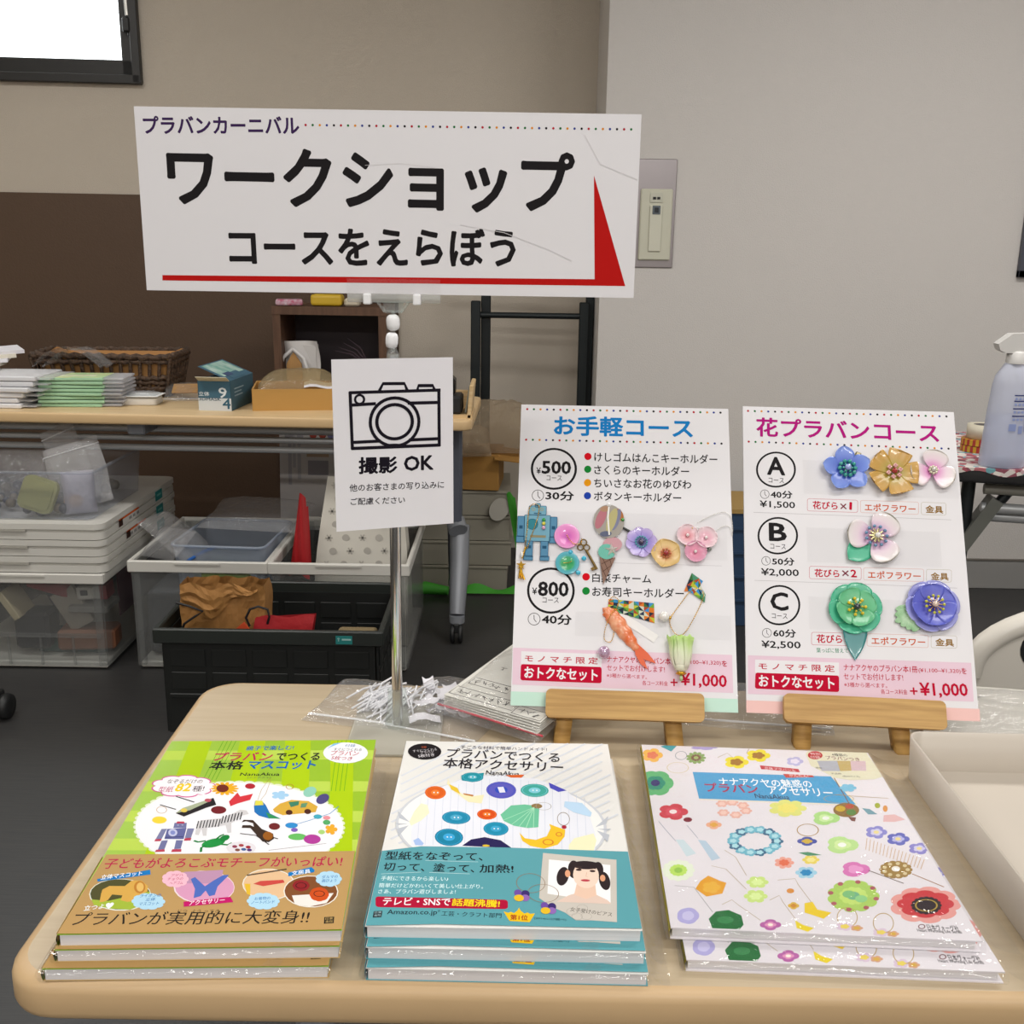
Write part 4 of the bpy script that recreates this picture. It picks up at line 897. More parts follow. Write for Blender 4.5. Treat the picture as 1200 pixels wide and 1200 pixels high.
  ('f',-33.5,93.9,2.8,0.2,-0.5,-2.9,5,0.25,'a8d4dc',2.4),
  ('f',-39.7,96.6,5,0.3,-0.9,-5.4,5,0.25,'6cb0c4',2),
  ('f',-39.7,96.6,2.8,0.2,-0.5,-3,5,0.25,'a8d4dc',2.4),
  ('f',-43.5,101.8,5.1,0.3,-0.9,-5.4,5,0.25,'3a6a8a',2),
  ('f',-43.5,101.8,2.8,0.2,-0.5,-3,5,0.25,'a8d4dc',2.4),
  ('f',-44,108.7,5.1,0.3,-0.9,-5.5,5,0.25,'6cb0c4',2),
  ('f',-44,108.7,2.8,0.2,-0.5,-3,5,0.25,'a8d4dc',2.4),
  ('f',-41.1,115.9,5.2,0.3,-0.9,-5.6,5,0.25,'6cb0c4',2),
  ('f',-41.1,115.9,2.8,0.2,-0.5,-3.1,5,0.25,'a8d4dc',2.4),
  ('f',-35.3,121.9,5.2,0.3,-1,-5.7,5,0.25,'3a6a8a',2),
  ('f',-35.3,121.9,2.9,0.2,-0.5,-3.1,5,0.25,'a8d4dc',2.4),
  ('f',-27.8,125.6,5.2,0.3,-1,-5.7,5,0.25,'6cb0c4',2),
  ('f',-27.8,125.6,2.9,0.2,-0.6,-3.1,5,0.25,'a8d4dc',2.4),
  ('f',-20.1,126,5.2,0.3,-1.1,-5.7,5,0.25,'6cb0c4',2),
  ('f',-20.1,126,2.9,0.2,-0.6,-3.1,5,0.25,'a8d4dc',2.4),
  ('f',-13.8,123.2,5.2,0.3,-1.1,-5.7,5,0.25,'3a6a8a',2),
  ('f',-13.8,123.2,2.8,0.2,-0.6,-3.1,5,0.25,'a8d4dc',2.4),
  ('f',-10.2,117.7,5.1,0.3,-1.1,-5.6,5,0.25,'6cb0c4',2),
  ('f',-10.2,117.7,2.8,0.2,-0.6,-3.1,5,0.25,'a8d4dc',2.4),
  ('o',17.7,128.6,8.4,0.5,-2,-8.8,0.088,'a8843c',2.4),
  ('f',13.5,112.5,7.8,0.4,-1.5,-6.4,4,0.25,'4a54a0',2),
  ('f',13.5,112.5,4.3,0.2,-0.8,-3.5,4,0.25,'c8a840',2.4),
  ('f',71.3,129.5,8.8,0.5,-2.8,-9.6,5,0.25,'8a88c8',2),
  ('f',71.3,129.5,4.9,0.3,-1.5,-5.3,5,0.25,'c8c4e0',2.4),
  ('e',71.3,129.5,2.2,0.1,-0.7,-2.4,'e0d090',2.8),
  ('f',85.5,120.9,9.2,0.5,-2.9,-9.4,5,0.25,'6468b4',2),
  ('f',85.5,120.9,5.1,0.3,-1.6,-5.2,5,0.25,'b0b0dc',2.4),
  ('e',85.5,120.9,2.3,0.1,-0.7,-2.4,'e0d090',2.8),
  ('f',97.7,108.6,8.6,0.5,-2.7,-8.3,5,0.25,'8a84c4',2),
  ('f',97.7,108.6,4.7,0.3,-1.5,-4.6,5,0.25,'c8c4e0',2.4),
  ('e',97.7,108.6,2.1,0.1,-0.7,-2.1,'e0d090',2.8),
  ('l',[(61.5,120.3),(56,104.1)],0.49,'c8a884',2.8),
  ('l',[(63.7,118.6),(58.1,102.6)],0.49,'c8a884',2.8),
  ('l',[(66,116.9),(60.3,101.1)],0.48,'c8a884',2.8),
  ('l',[(68.2,115.1),(62.4,99.6)],0.48,'c8a884',2.8),
  ('l',[(70.4,113.4),(64.6,98.1)],0.48,'c8a884',2.8),
  ('l',[(72.6,111.7),(66.7,96.6)],0.48,'c8a884',2.8),
  ('l',[(74.9,110),(68.8,95.1)],0.48,'c8a884',2.8),
  ('l',[(77.1,108.3),(70.9,93.6)],0.48,'c8a884',2.8),
  ('l',[(79.2,106.6),(73,92.2)],0.48,'c8a884',2.8),
  ('l',[(81.4,104.9),(75.1,90.7)],0.48,'c8a884',2.8),
  ('l',[(83.6,103.3),(77.2,89.2)],0.48,'c8a884',2.8),
  ('l',[(85.8,101.6),(79.3,87.8)],0.47,'c8a884',2.8),
  ('l',[(87.9,100),(81.3,86.3)],0.47,'c8a884',2.8),
  ('l',[(90.1,98.3),(83.4,84.9)],0.47,'c8a884',2.8),
  ('l',[(92.2,96.7),(85.5,83.4)],0.47,'c8a884',2.8),
  ('l',[(94.3,95),(87.5,82)],0.47,'c8a884',2.8),
  ('l',[(96.4,93.4),(89.5,80.6)],0.47,'c8a884',2.8),
  ('l',[(-99.1,133),(-95.2,122.1),(-88.5,105.3)],0.51,'8890a0',1.6),
  ('l',[(-77.1,128.5),(-70.8,110.6)],0.5,'8890a0',1.6),
  ('p',[(-88.3,107.4),(-82.2,107.8),(-74.9,89.5),(-82.6,85)],'c4d4da',2),
  ('p',[(-71.1,108.4),(-65.2,107.5),(-57.4,84.5),(-64.3,80.9)],'b0c4d4',2),
  ('f',-90.7,66.8,12.2,0.7,-1.7,-13.8,12,0.12,'dce4d0',2),
  ('f',-90.7,66.8,6.7,0.4,-0.9,-7.6,12,0.12,'b4d860',2.4),
  ('e',-90.7,66.8,3,0.2,-0.4,-3.5,'8fbe48',2.8),
  ('f',-10.4,82.1,7.5,0.4,-1.7,-7.9,7,0.25,'e0a090',2),
  ('f',-10.4,82.1,4.1,0.2,-0.9,-4.4,7,0.25,'d86a4a',2.4),
  ('f',10.5,87.3,6.6,0.4,-1.4,-6,6,0.25,'e0cc5c',2),
  ('f',10.5,87.3,3.6,0.2,-0.8,-3.3,6,0.25,'e8dc90',2.4),
  ('p',[(3.2,96.1),(10.6,97.8),(20.4,94.3),(9.4,92.4)],'4a8a64',2.4),
  ('f',3.2,70.4,8.1,0.5,-1.8,-7.7,6,0.25,'9cc8dc',2),
  ('f',3.2,70.4,4.5,0.3,-1,-4.3,6,0.25,'2a84b8',2.4),
  ('l',[(-52.6,95.7),(-45.7,87.2),(-41.6,63.9)],0.48,'a8946c',1.6),
  ('l',[(-65.3,74.1),(-55.4,70.8),(-44.6,47)],0.47,'a8946c',1.6),
  ('f',-35,56,8.2,0.5,-1.4,-7.5,6,0.25,'c4dc80',2),
  ('f',-35,56,4.5,0.3,-0.8,-4.1,6,0.25,'d4e89c',2.4),
  ('f',-39.3,38.9,8.5,0.5,-1.5,-7.9,6,0.25,'c4dc80',2),
  ('f',-39.3,38.9,4.7,0.3,-0.8,-4.4,6,0.25,'d4e89c',2.4),
  ('p',[(-80.9,44.8),(-76.2,54.3),(-69.5,61.5),(-62.3,55.9),(-57.7,53.5),(-62.5,40.4),(-74.3,36.1)],'dc9c2c',2),
  ('f',-69.3,47.3,6.8,0.4,-1.1,-7.4,5,0.25,'e0ac3c',2),
  ('l',[(-95.3,47.6),(-81.8,46.5),(-72.4,18.7)],0.46,'909090',1.6),
  ('p',[(-76.2,11),(-70.1,19.5),(-61,21.8),(-53.2,16.4),(-53.3,6.4),(-56.9,1.2),(-75.1,1.1)],'1f6a36',2),
  ('e',-65,10.7,5.7,0.4,-0.6,-4,'35804a',2.4),
  ('f',-89.9,13.5,7.7,0.5,-1.2,-9.1,5,0.06,'a9a4d4',2),
  ('f',-89.9,13.5,4.2,0.3,-0.7,-5.1,5,0.06,'c0bce0',2.4),
  ('l',[(-64.5,27.8),(-56.9,33.6),(-52.5,26.8),(-41.1,12.1)],0.45,'a8946c',1.6),
  ('f',-35.1,7.5,7.3,0.5,-1.2,-6,4,0.25,'b060a0',2),
  ('f',-35.1,7.5,4,0.3,-0.7,-3.3,4,0.25,'d890b8',2.4),
  ('e',-35.1,7.5,1.8,0.1,-0.3,-1.5,'f0e4d8',2.8),
  ('l',[(-30.1,35.2),(-22.3,41.1),(-21.5,34),(-16.8,15.3)],0.45,'a8946c',1.6),
  ('p',[(-17.2,13.6),(-12.9,8.9),(-6.2,6),(-11.4,1.8),(-18,5.3)],'e0ca2c',2),
  ('p',[(-6.4,33.2),(-0.4,35.3),(0.8,26.6),(9.8,23.8),(2.7,16.5),(-3,19.6),(-8.8,22.6)],'e2c42c',2),
  ('e',-13.3,47,2.7,0.2,-0.6,-2.9,'d08a3c',2),
  ('l',[(-19.6,59.6),(-6.6,62.2),(-6,54.8),(-1.5,35.2)],0.46,'a8946c',1.6),
  ('f',-14.8,29.8,4,0.2,-0.9,-4.2,4,0.25,'d4b048',2),
  ('f',-14.8,29.8,2.2,0.1,-0.5,-2.3,4,0.25,'c88838',2.4),
  ('f',40.8,77.3,11.1,0.7,-2.7,-10.1,3,0.25,'cf74b0',2),
  ('f',40.8,77.3,6.1,0.4,-1.5,-5.6,3,0.25,'dc94c4',2.4),
  ('l',[(50.3,76.3),(70.9,62)],0.93,'6a5a50',2.4),
  ('f',70.9,79.1,12.5,0.7,-3.5,-11.7,14,0.1,'9a7c42',2),
  ('e',79.7,79.6,1.6,0.1,-0.6,-2,'d0c098',2.4),
  ('e',76.1,74.5,1.6,0.1,-0.6,-1.9,'d0c098',2.4),
  ('e',70.1,71.5,1.6,0.1,-0.6,-1.9,'d0c098',2.4),
  ('e',64.5,72.1,1.6,0.1,-0.6,-1.9,'d0c098',2.4),
  ('e',61.8,75.9,1.6,0.1,-0.6,-2,'d0c098',2.4),
  ('e',63.4,81.3,1.6,0.1,-0.6,-2,'d0c098',2.4),
  ('e',68.6,85.7,1.6,0.1,-0.6,-2,'d0c098',2.4),
  ('e',74.8,87,1.6,0.1,-0.6,-2,'d0c098',2.4),
  ('e',79.2,84.6,1.6,0.1,-0.6,-2,'d0c098',2.4),
  ('e',71.1,79.9,3.2,0.2,-1.1,-3.5,'e4e0d8',2.4),
  ('l',[(81.4,74.3),(98.9,59.7)],0.92,'9a6a3c',2),
  ('f',30.3,44.3,18.8,1.1,-5.1,-19.2,11,0.12,'a6c860',2),
  ('f',30.3,44.3,10.3,0.6,-2.9,-10.7,11,0.12,'bcd870',2.4),
  ('e',30.3,44.3,4.7,0.3,-1.3,-4.9,'6fae86',2.8),
  ('e',45.6,41.9,2,0.1,-0.6,-2.2,'a85a60',2.6),
  ('e',35.6,31.1,2,0.1,-0.6,-2.1,'a85a60',2.6),
  ('e',22.8,28,2,0.1,-0.6,-2.1,'a85a60',2.6),
  ('e',14.2,34.3,2,0.1,-0.5,-2.1,'a85a60',2.6),
  ('e',15,46.6,2,0.1,-0.5,-2.2,'a85a60',2.6),
  ('e',24.8,57.9,2,0.1,-0.6,-2.3,'a85a60',2.6),
  ('e',38.2,61.2,2,0.1,-0.6,-2.3,'a85a60',2.6),
  ('e',46.8,54.5,2,0.1,-0.6,-2.2,'a85a60',2.6),
  ('e',27.5,45.9,4.5,0.3,-1.2,-4.4,'7ab878',2.8),
  ('e',34.9,41,4.4,0.3,-1.2,-4.3,'8cc884',2.8),
  ('f',78.4,37.7,25.3,1.5,-7,-21.5,9,0.12,'dc9a94',2),
  ('f',78.7,38.4,20.2,1.2,-5.3,-16.1,8,0.14,'c2383e',2.3),
  ('f',78.7,36.6,11,0.7,-3.5,-10.5,16,0.1,'2c2026',2.6),
  ('o',78.7,36.6,7.5,0.5,-2.2,-6.7,0.147,'a8903c',2.9),
  ('o',19.4,19.3,6.9,0.4,-2.8,-10.8,0.075,'b89c5c',2),
  ('f',15,9,6,0.4,-1.2,-4.7,5,0.25,'d4c0d4',2),
  ('f',15,9,3.3,0.2,-0.7,-2.6,5,0.25,'e0cc60',2.4),
  ('f',22.7,7.8,4.3,0.3,-0.9,-3.3,5,0.25,'cfa080',2),
  ('f',22.7,7.8,2.4,0.1,-0.5,-1.8,5,0.25,'d0a848',2.4),
  ('o',42.5,14.7,6.9,0.4,-3.1,-10.7,0.075,'b89c5c',2.4),
  ('f',37.9,4.5,5.9,0.4,-1.3,-4.6,5,0.25,'d4c0d4',2),
  ('f',37.9,4.5,3.3,0.2,-0.7,-2.5,5,0.25,'e0cc60',2.4),
  ('f',45.5,3.4,4.2,0.3,-1,-3.3,5,0.25,'cfa080',2),
  ('f',45.5,3.4,2.3,0.1,-0.5,-1.8,5,0.25,'d0a848',2.4),
  ('t','日本ヴォーグ社',71.1,12.2,92,12.2,6.4,'28242a',0.5,3),
  ('t','Heart Warming Life Series',63.1,8.1,92.5,8,4.2,'28242a',0.3,3),
  ('o',67.5,12.6,2.1,0.1,-0.8,-2.3,0.3,'703038',3),
 ],
}
# ------------------------------------------------------------------ common materials
WHITE = M('white_card', 'dcdadd', .5)
PAPER = M('paper', 'dddbe0', .7)
TABLE = wood('table_laminate', 'bdac90', 'b4a286', (1.2, 22, 22), 5, .38)
TEDGE = M('table_edge', 'c3a57c', .45, var=.08, vscale=6)
GREYM = M('grey_metal', '83868c', .4, .3)
DARKM = M('dark_metal', '23292b', .4, .4)
CHROME = M('chrome', 'd4d4d4', .12, 1)
GOLD = M('gold', 'd8a83a', .25, 1)
SILVER = M('silver', 'd8d6d0', .3, .55, coat=.5)
BLACK = M('black_plastic', '18191a', .5)
ACR = clear('acrylic', 'f6faf8', .10, .03)
MILK = M('milky_plastic', 'e6e8e8', .4)
FILM = clear('film', 'ffffff', .01, .04, .25, 45)
BAGF = clear('bag_film', 'fafafa', .07, .07, .7, 38)
HAZY = clear('hazy_plastic', 'f0f2f6', .16, .25, hazehex='cfd2d8')
CRATEC = clear('crate_clear', 'f0f1f1', .09, .22, hazehex='c9cac8')
CRATEW = M('crate_white', 'cfcdc6', .45)
KRAFT = M('kraft', 'b58a55', .8, bump=.4, bscale=30, var=.15, vscale=20)
CARD = M('cardboard', 'a87b3a', .8, var=.1, vscale=9)
TEALL = M('teal_label', '1f7f7d', .5)
EASEL = wood('easel_wood', 'c29a58', 'a87f42', (3, 60, 60), 4, .5)

# ------------------------------------------------------------------ the room
LW, RW, NW, H = -3.2, 3.2, -3.0, 2.7
WALLM = M('wallpaper', 'c6bcae', .85, bump=.25, bscale=260)
WALLR = M('wallpaper_right', 'd0ccc8', .85, bump=.25, bscale=260)
PANEL = M('brown_panel', '55402f', .6, bump=.1, bscale=150)
FLOOR = M('floor_vinyl', '2f2f30', .42, var=1, vscale=7, stretch=(1.5, 40, 1), hex2='3a3938')
struct(MB().box((0, .55, -.03), (6.6, 7.4, .06), FLOOR), 'floor')
struct(MB().box((0, .55, H + .03), (6.6, 7.4, .06), M('ceiling_board', 'd8d6d0', .9)), 'ceiling')
struct(MB().box((LW - .04, .55, H / 2), (.08, 7.4, H), WALLM), 'wall_left')
struct(MB().box((RW + .04, .3, H / 2), (.08, 6.8, H), WALLR), 'wall_right')
struct(MB().box((0, NW - .04, H / 2), (6.5, .08, H), WALLR), 'wall_rear')
th = radians(4)
bw = MB()   # local x runs along the back wall, its face at y = 0; window opening
wx0, wx1, wz0, wz1 = -2.95, -1.703, 1.735, 2.45
bw.box(((-3.7 + wx0) / 2, .05, H / 2), (3.7 + wx0, .1, H), WALLM)
bw.box(((wx1 + .5) / 2, .05, H / 2), (.5 - wx1, .1, H), WALLM)
bw.box(((wx0 + wx1) / 2, .05, wz0 / 2), (wx1 - wx0, .1, wz0), WALLM)
bw.box(((wx0 + wx1) / 2, .05, (wz1 + H) / 2), (wx1 - wx0, .1, H - wz1), WALLM)
struct(bw, 'wall_back', (.35, 4.05, 0), (0, 0, th))
pn = MB()
pn.box((-2.2, -.008, .6775), (2.8, .016, 1.355), PANEL); pn.box((-.868, -.008, .6775), (.137, .016, 1.355), PANEL)
struct(pn, 'trim_1', (.35, 4.05, 0), (0, 0, th))
struct(MB().box(((.289 + 3.2) / 2, 3.85, H / 2), (3.2 - .289, .5, H), WALLR), 'wall_pillar')
bb = MB().box(((.295 + 3.2) / 2, 3.594, .054), (2.9, .012, .108), M('skirting', '9b9a98', .6), bev=.002); bb.box(((.295 + 3.2) / 2, 3.592, .1095), (2.9, .014, .004), M('skirting_gap', '6b665f', .7))
struct(bb, 'baseboard_right')
# window: dark aluminium frame, clear pane, latch
FR = M('window_aluminium', '2b2a29', .45, .2)
wf = MB(); fwid = .028
for (x, z, w, h) in (((wx0 + wx1) / 2, wz0 + .012, wx1 - wx0, .03), ((wx0 + wx1) / 2, wz1 - .012, wx1 - wx0, .03), (wx0 + .012, (wz0 + wz1) / 2, .03, wz1 - wz0), (wx1 - .012, (wz0 + wz1) / 2, .03, wz1 - wz0)):
    wf.box((x, -.004, z), (w, .05, h), FR, bev=.002)
for (x, z, w, h) in (((wx0 + wx1) / 2, wz0 + .052, wx1 - wx0 - .05, .055), ((wx0 + wx1) / 2, wz1 - .05, wx1 - wx0 - .05, .055), (wx0 + .045, (wz0 + wz1) / 2, .045, wz1 - wz0 - .05), (wx1 - .045, (wz0 + wz1) / 2, .045, wz1 - wz0 - .05)):
    wf.box((x, .022, z), (w, .04, h), FR, bev=.003)
win = struct(wf, 'window_1', (.35, 4.05, 0), (0, 0, th))
struct(MB().box(((wx0 + wx1) / 2, .03, (wz0 + wz1) / 2), (wx1 - wx0 - .1, .005, wz1 - wz0 - .1), clear('window_glass', 'fdfefe', .0, .02)), 'window_pane', parent=win)
lt = MB(); lt.tube([(wx1 - .035, -.01, 2.12), (wx1 - .032, -.02, 1.98), (wx1 - .03, -.022, 1.955)], .008, SILVER, 8); lt.box((wx1 - .036, -.024, 1.925), (.03, .02, .05), BLACK, bev=.006); lt.box((wx1 - .026, -.012, 1.9), (.02, .02, .02), BLACK, bev=.004)
struct(lt, 'window_latch', parent=win)
# entry-phone plate on the right wall
t = thing('wall_intercom', 'cream wall intercom on a steel plate on the pillar wall, right of the big sign', 'intercom', (.468, 3.6, 1.305))
MB().box((0, -.003, 0), (.13, .006, .352), M('brushed_steel', 'a09a9c', .3, .9), bev=.002).build('steel_plate', t)
MB().box((0, -.0115, -.036), (.108, .011, .232), M('cream_plastic', 'c9c8b6', .45), bev=.004).build('cover_plate', t)
p = MB().box((-.001, -.0195, -.048), (.042, .005, .15), M('cream_plastic_2', 'd0cfbe', .4), bev=.002); p.build('button_strip', t)
p = MB().box((-.001, -.018, .052), (.042, .004, .03), M('cream_plastic_3', 'c2c2b2', .4)); p.box((-.008, -.0205, .05), (.01, .002, .008), BLACK); p.box((.006, -.0205, .05), (.01, .002, .008), BLACK); p.build('indicator', t)
p = MB().box((0, -.023, .012), (.026, .003, .028), M('lens_grey', '5c666e', .3), bev=.001); p.box((0, -.025, .012), (.014, .003, .016), M('lens_dark', '20262c', .2)); p.build('lens', t)
t = thing('framed_board', 'dark framed board hanging on the wall at the right edge above the spray bottle', 'board', (1.95, 3.6, 1.116))
f = MB()
for (x, z, w, h) in ((0, .012, .48, .024), (0, .788, .48, .024), (-.228, .4, .024, .8), (.228, .4, .024, .8)): f.box((x, -.01, z), (w, .02, h), M('frame_slate', '4b4d58', .4), bev=.002)
f.build('frame', t); MB().box((0, -.004, .4), (.44, .006, .76), M('board_cream', 'b9b69a', .7)).build('board_panel', t)
# ------------------------------------------------------------------ front table
TZ = .72
t = thing('folding_table', 'pale wood-topped table in the foreground that carries the books and easels', 'table', (.572, .795, 0))
mb = MB(); edge_slab(mb, rrect(1.8, .476, .035, 8), TZ - .03, TZ, .008, TABLE, TEDGE); mb.build('table_top', t)
for sx in (-1, 1):
    mb = MB(); mb.box((sx * .74, 0, .38), (.035, .06, .62), GREYM, bev=.006); mb.build('leg', t)
    mb = MB(); mb.box((sx * .74, 0, .675), (.035, .40, .03), GREYM, bev=.004); mb.box((sx * .715, -.1, .675), (.012, .18, .028), GREYM); mb.build('top_bracket', t)
    mb = MB(); mb.box((sx * .74, 0, .05), (.05, .44, .04), GREYM, bev=.008)
    fo = mb.build('foot', t)
    for sy in (-1, 1): MB().box((sx * .74, sy * .2, .015), (.05, .04, .03), BLACK, bev=.006).build('foot_pad', fo)
mb = MB()
mb.box((-.39, -.02, .6), (.28, .3, .012), M('shelf_grey', '9a9ca2', .5), bev=.003)
for yy in (-.16, .12): mb.tube([(-.74, yy, .6), (.74, yy, .6)], .008, GREYM)
mb.build('under_shelf', t)

# ------------------------------------------------------------------ sign stand, sign, notice
PX, PY = -.1096, .9275
t = thing('sign_stand', 'clear acrylic stand with a chrome pole holding up the big workshop sign', 'sign stand', (PX, PY, TZ))
mb = MB(); edge_slab(mb, rrect(.088, .125, .012, 6, .0, .0), 0, .003, .0008, clear('acrylic_base', 'f6f6f0', .5, .08, hazehex='dcd8ca')); mb.build('base_plate', t)
mb = MB(); mb.lathe([(.0125, .003), (.0115, .012), (.0095, .022), (.009, .04)], ACR, 24); mb.build('socket', t)
ZP = .366
mb = MB(); mb.tube([(0, 0, .004), (.0003, 0, ZP)], .0052, CHROME, 20); mb.build('pole', t)
mb = MB(); mb.lathe([(.0056, ZP - .022), (.0056, ZP), (.004, ZP + .004), (.003, ZP + .006)], ACR, 18); mb.build('pole_socket', t)
BEAD = M('bead_white', 'e8e8ea', .35, coat=.3)
for i, (dx, z, rz) in enumerate(((-.0006, ZP + .0122, .5), (.0007, ZP + .028, .1))):
    mb = MB(); mb.lathe([(.003, -.007), (.0052, -.0055), (.006, -.002), (.006, .0025), (.0052, .0055), (.003, .007)], BEAD, 8); mb.build('chain_bead', t, (dx, 0, z), (0, .06 - .12 * i, rz))
mb = MB(); mb.tube([(0, 0, ZP + .002), (.001, 0, ZP + .038)], .002, ACR, 10); mb.build('bead_core', t)
zb = ZP + .037
mb = MB()
for sx in (-1, 1): mb.box((.001 + sx * .011, 0, zb + .0052), (.0022, .006, .0125), ACR, rot=(0, sx * .62, 0), bev=.0006)
mb.box((.001, 0, zb + .0005), (.015, .006, .002), ACR, bev=.0005); mb.box((.001, 0, zb + .0095), (.034, .006, .002), ACR, bev=.0005); mb.box((.001, .0005, zb + .005), (.018, .0015, .009), ACR)
mb.build('clip_bracket', t)
mb = MB(); mb.tube([(-.039, 0, zb + .0125), (.043, 0, zb + .0125)], .0042, clear('acrylic_bar', 'f4f4f4', .3, .03, hazehex='e4e2de'), 14); mb.box((.002, .003, zb + .02), (.082, .0015, .018), ACR); mb.box((.002, -.0033, zb + .02), (.082, .0008, .018), FILM); mb.build('grip_bar', t)
for x in (-.0215, .0225):
    mb = MB(); mb.box((x, -.0012, zb + .0115), (.007, .0105, .0095), BEAD, bev=.0012, seg=2); mb.build('grip_clamp', t)
mb = MB(.001); mb.box((0, 76.3, -1.5), (431.2, 152.7, 3), WHITE); prints(mb, PR['sign'], .0, .05)
cr = M('crease', 'cfccce', .4)
stroke(mb, [(62, 60), (80, 57), (100, 54), (120, 47), (140, 40), (160, 31)], .5, .35, cr); stroke(mb, [(168, 135), (182, 112), (214, 100)], .5, .35, cr); stroke(mb, [(-20, 108), (10, 110), (40, 107)], .3, .35, cr)
solo(mb, 'workshop_sign', 'large white workshop sign with black Japanese lettering and a red arrow stripe', 'sign', (-.111, .9262, 1.139), (pi / 2, 0, 0))
mb = MB(.001); mb.box((0, 77.5, -.15), (110, 155, .3), PAPER); prints(mb, PR['notice'], .02, .05)
solo(mb, 'photo_notice', 'white paper notice with a black camera drawing, fixed to the pole under the big sign', 'notice', (-.1068, .9125, .9285), (pi / 2 - .02, 0, .336))

# ------------------------------------------------------------------ easels and boards
BRD = (((.1102, .904, .7542), radians(32.6), radians(-2.2), 315.9), ((.3373, .9013, .7532), radians(32.7), radians(-4.7), 319.0))
def easel(i, label):
    (bx, by, bz), ln, yaw, h = BRD[i]
    t = thing('table_easel', label, 'easel', (bx, by, TZ), (0, 0, yaw), 'small wooden easels')
    dz = bz - TZ; s, c = sin(ln), cos(ln)
    F = Matrix(((1, 0, 0, 0), (0, s, -c, 0), (0, c, s, dz), (0, 0, 0, 1)))    # x right, y up the board, z towards the viewer
    b = bmesh.new(); bmesh.ops.create_cube(b, size=1); bmesh.ops.scale(b, vec=(.15, .027, .008), verts=b.verts); bmesh.ops.bevel(b, geom=[e for e in b.edges if abs((e.verts[0].co - e.verts[1].co).z) > .004], offset=.005, segments=4, profile=.5, affect='EDGES')
    mb = MB(); mb.bm(b, EASEL, False, F @ Matrix.Translation((0, .002, .008))); mb.box((0, -.006, 0), (.14, .008, .02), EASEL, X=F); mb.build('ledge', t)
    for fx, tx in (((-.060, -.03), (.050, .028)), ((-.056, -.032), (.040, .018)))[i]:
        mb = MB()
        a = F @ Vector((fx, -dz / c + .002, -.014)); e = F @ Vector((tx, .24, -.0165))
        mb.tube([a, a + (e - a) * .02, e], .008, EASEL, 4, taper=[.0075, .0105, .0105]); mb.build('leg', t)
    a = Vector((-.004, .20, .002)); e = F @ Vector((0, .22, -.024))
    mb = MB(); mb.tube([a, e], .0085, EASEL, 4); mb.build('rear_leg', t)
    mb = MB(); mb.box((0, .21, -.014), (.075, .014, .01), EASEL, X=F); mb.build('crosspiece', t)
    return F
easel(0, 'small wooden easel holding the price board with the blue heading')
easel(1, 'small wooden easel holding the flower course board with the magenta heading')
TAPE = clear('sticky_tape', 'fdfdfd', .0, .1)
def board(i, key, label, strips):
    (bx, by, bz), ln, yaw, h = BRD[i]
    mb = MB(.001); mb.box((0, h / 2, -1.5), (217.4, h, 3), WHITE); prints(mb, PR[key], .0, .05)
    b = solo(mb, 'price_board', label, 'board', (bx, by, bz), (pi / 2 - ln, 0, yaw), 'course boards on the easels')
    for (x0, y0, x1, y1) in strips:
        MB(.001).add([(x0, y0, .6), (x1, y0, .6), (x1, y1, .6), (x0, y1, .6)], [[0, 1, 2, 3]], TAPE).build('clear_tape', b)
    return b
S1 = [(-108.3, 150.2, 103.0, 197.4), (-47.9, 69.5, 104.6, 93.9)]
S2 = [(-48.1, 222.5, 106.9, 259.8), (-46.5, 149.8, 84.9, 186.3), (-46.6, 81.4, 97.7, 114.2)]
b1 = board(0, 'board1', 'white course board with a blue heading and 500 and 800 circles on an easel', S1)
b2 = board(1, 'board2', 'white course board with magenta heading and A, B, C circles, on the right easel', S2)
def on(i, name, label, cat, p, z=0, group=None):
    """a charm fixed to a board: an empty on the board's face at p (millimetres)"""
    (bx, by, bz), ln, yaw, h = BRD[i]
    Rm = (Matrix.Rotation(yaw, 4, 'Z') @ Matrix.Rotation(pi / 2 - ln, 4, 'X'))
    t = thing(name, label, cat, (0, 0, 0), group=group); t.matrix_world = Matrix.Translation((bx, by, bz)) @ Rm @ Matrix.Translation((p[0] * .001, p[1] * .001, z * .001)); return t
def petal(mb, ang, L, W, m, cup=.3, z0=0, r0=1.2, notch=0, frill=0, c=.62, base=.28, tip=.5):
    """one petal from the middle outwards along ang: narrow base, widest at c of its length, rounded end"""
    ca, sa = cos(ang), sin(ang)
    def fn(u, v):
        v = 1 - (1 - v) ** 1.7; q = 2 * u - 1
        hw = base + (1 - base) * sin(pi / 2 * v / c) if v < c else max(0, 1 - ((v - c) / (1 - c)) ** 2) ** tip
        w = W / 2 * hw * q; y = r0 + (L - r0) * v
        if v > c: y -= (L - r0) * (notch * max(0, 1 - abs(q) * 2.2) + .02 * q * q) * ((v - c) / (1 - c)) ** 2
        z = z0 + cup * L * v ** 1.6 + cup * .4 * W * q * q * v
        if frill: y += frill * sin(u * 40) * v ** 8; z += frill * sin(u * 19) * v ** 3
        return (ca * y - sa * w, sa * y + ca * w, z)
    mb.surf(fn, 10, 10, m)
def solid(o, t=.00035):
    md = o.modifiers.new('thickness', 'SOLIDIFY'); md.thickness = t; md.offset = 0; return o
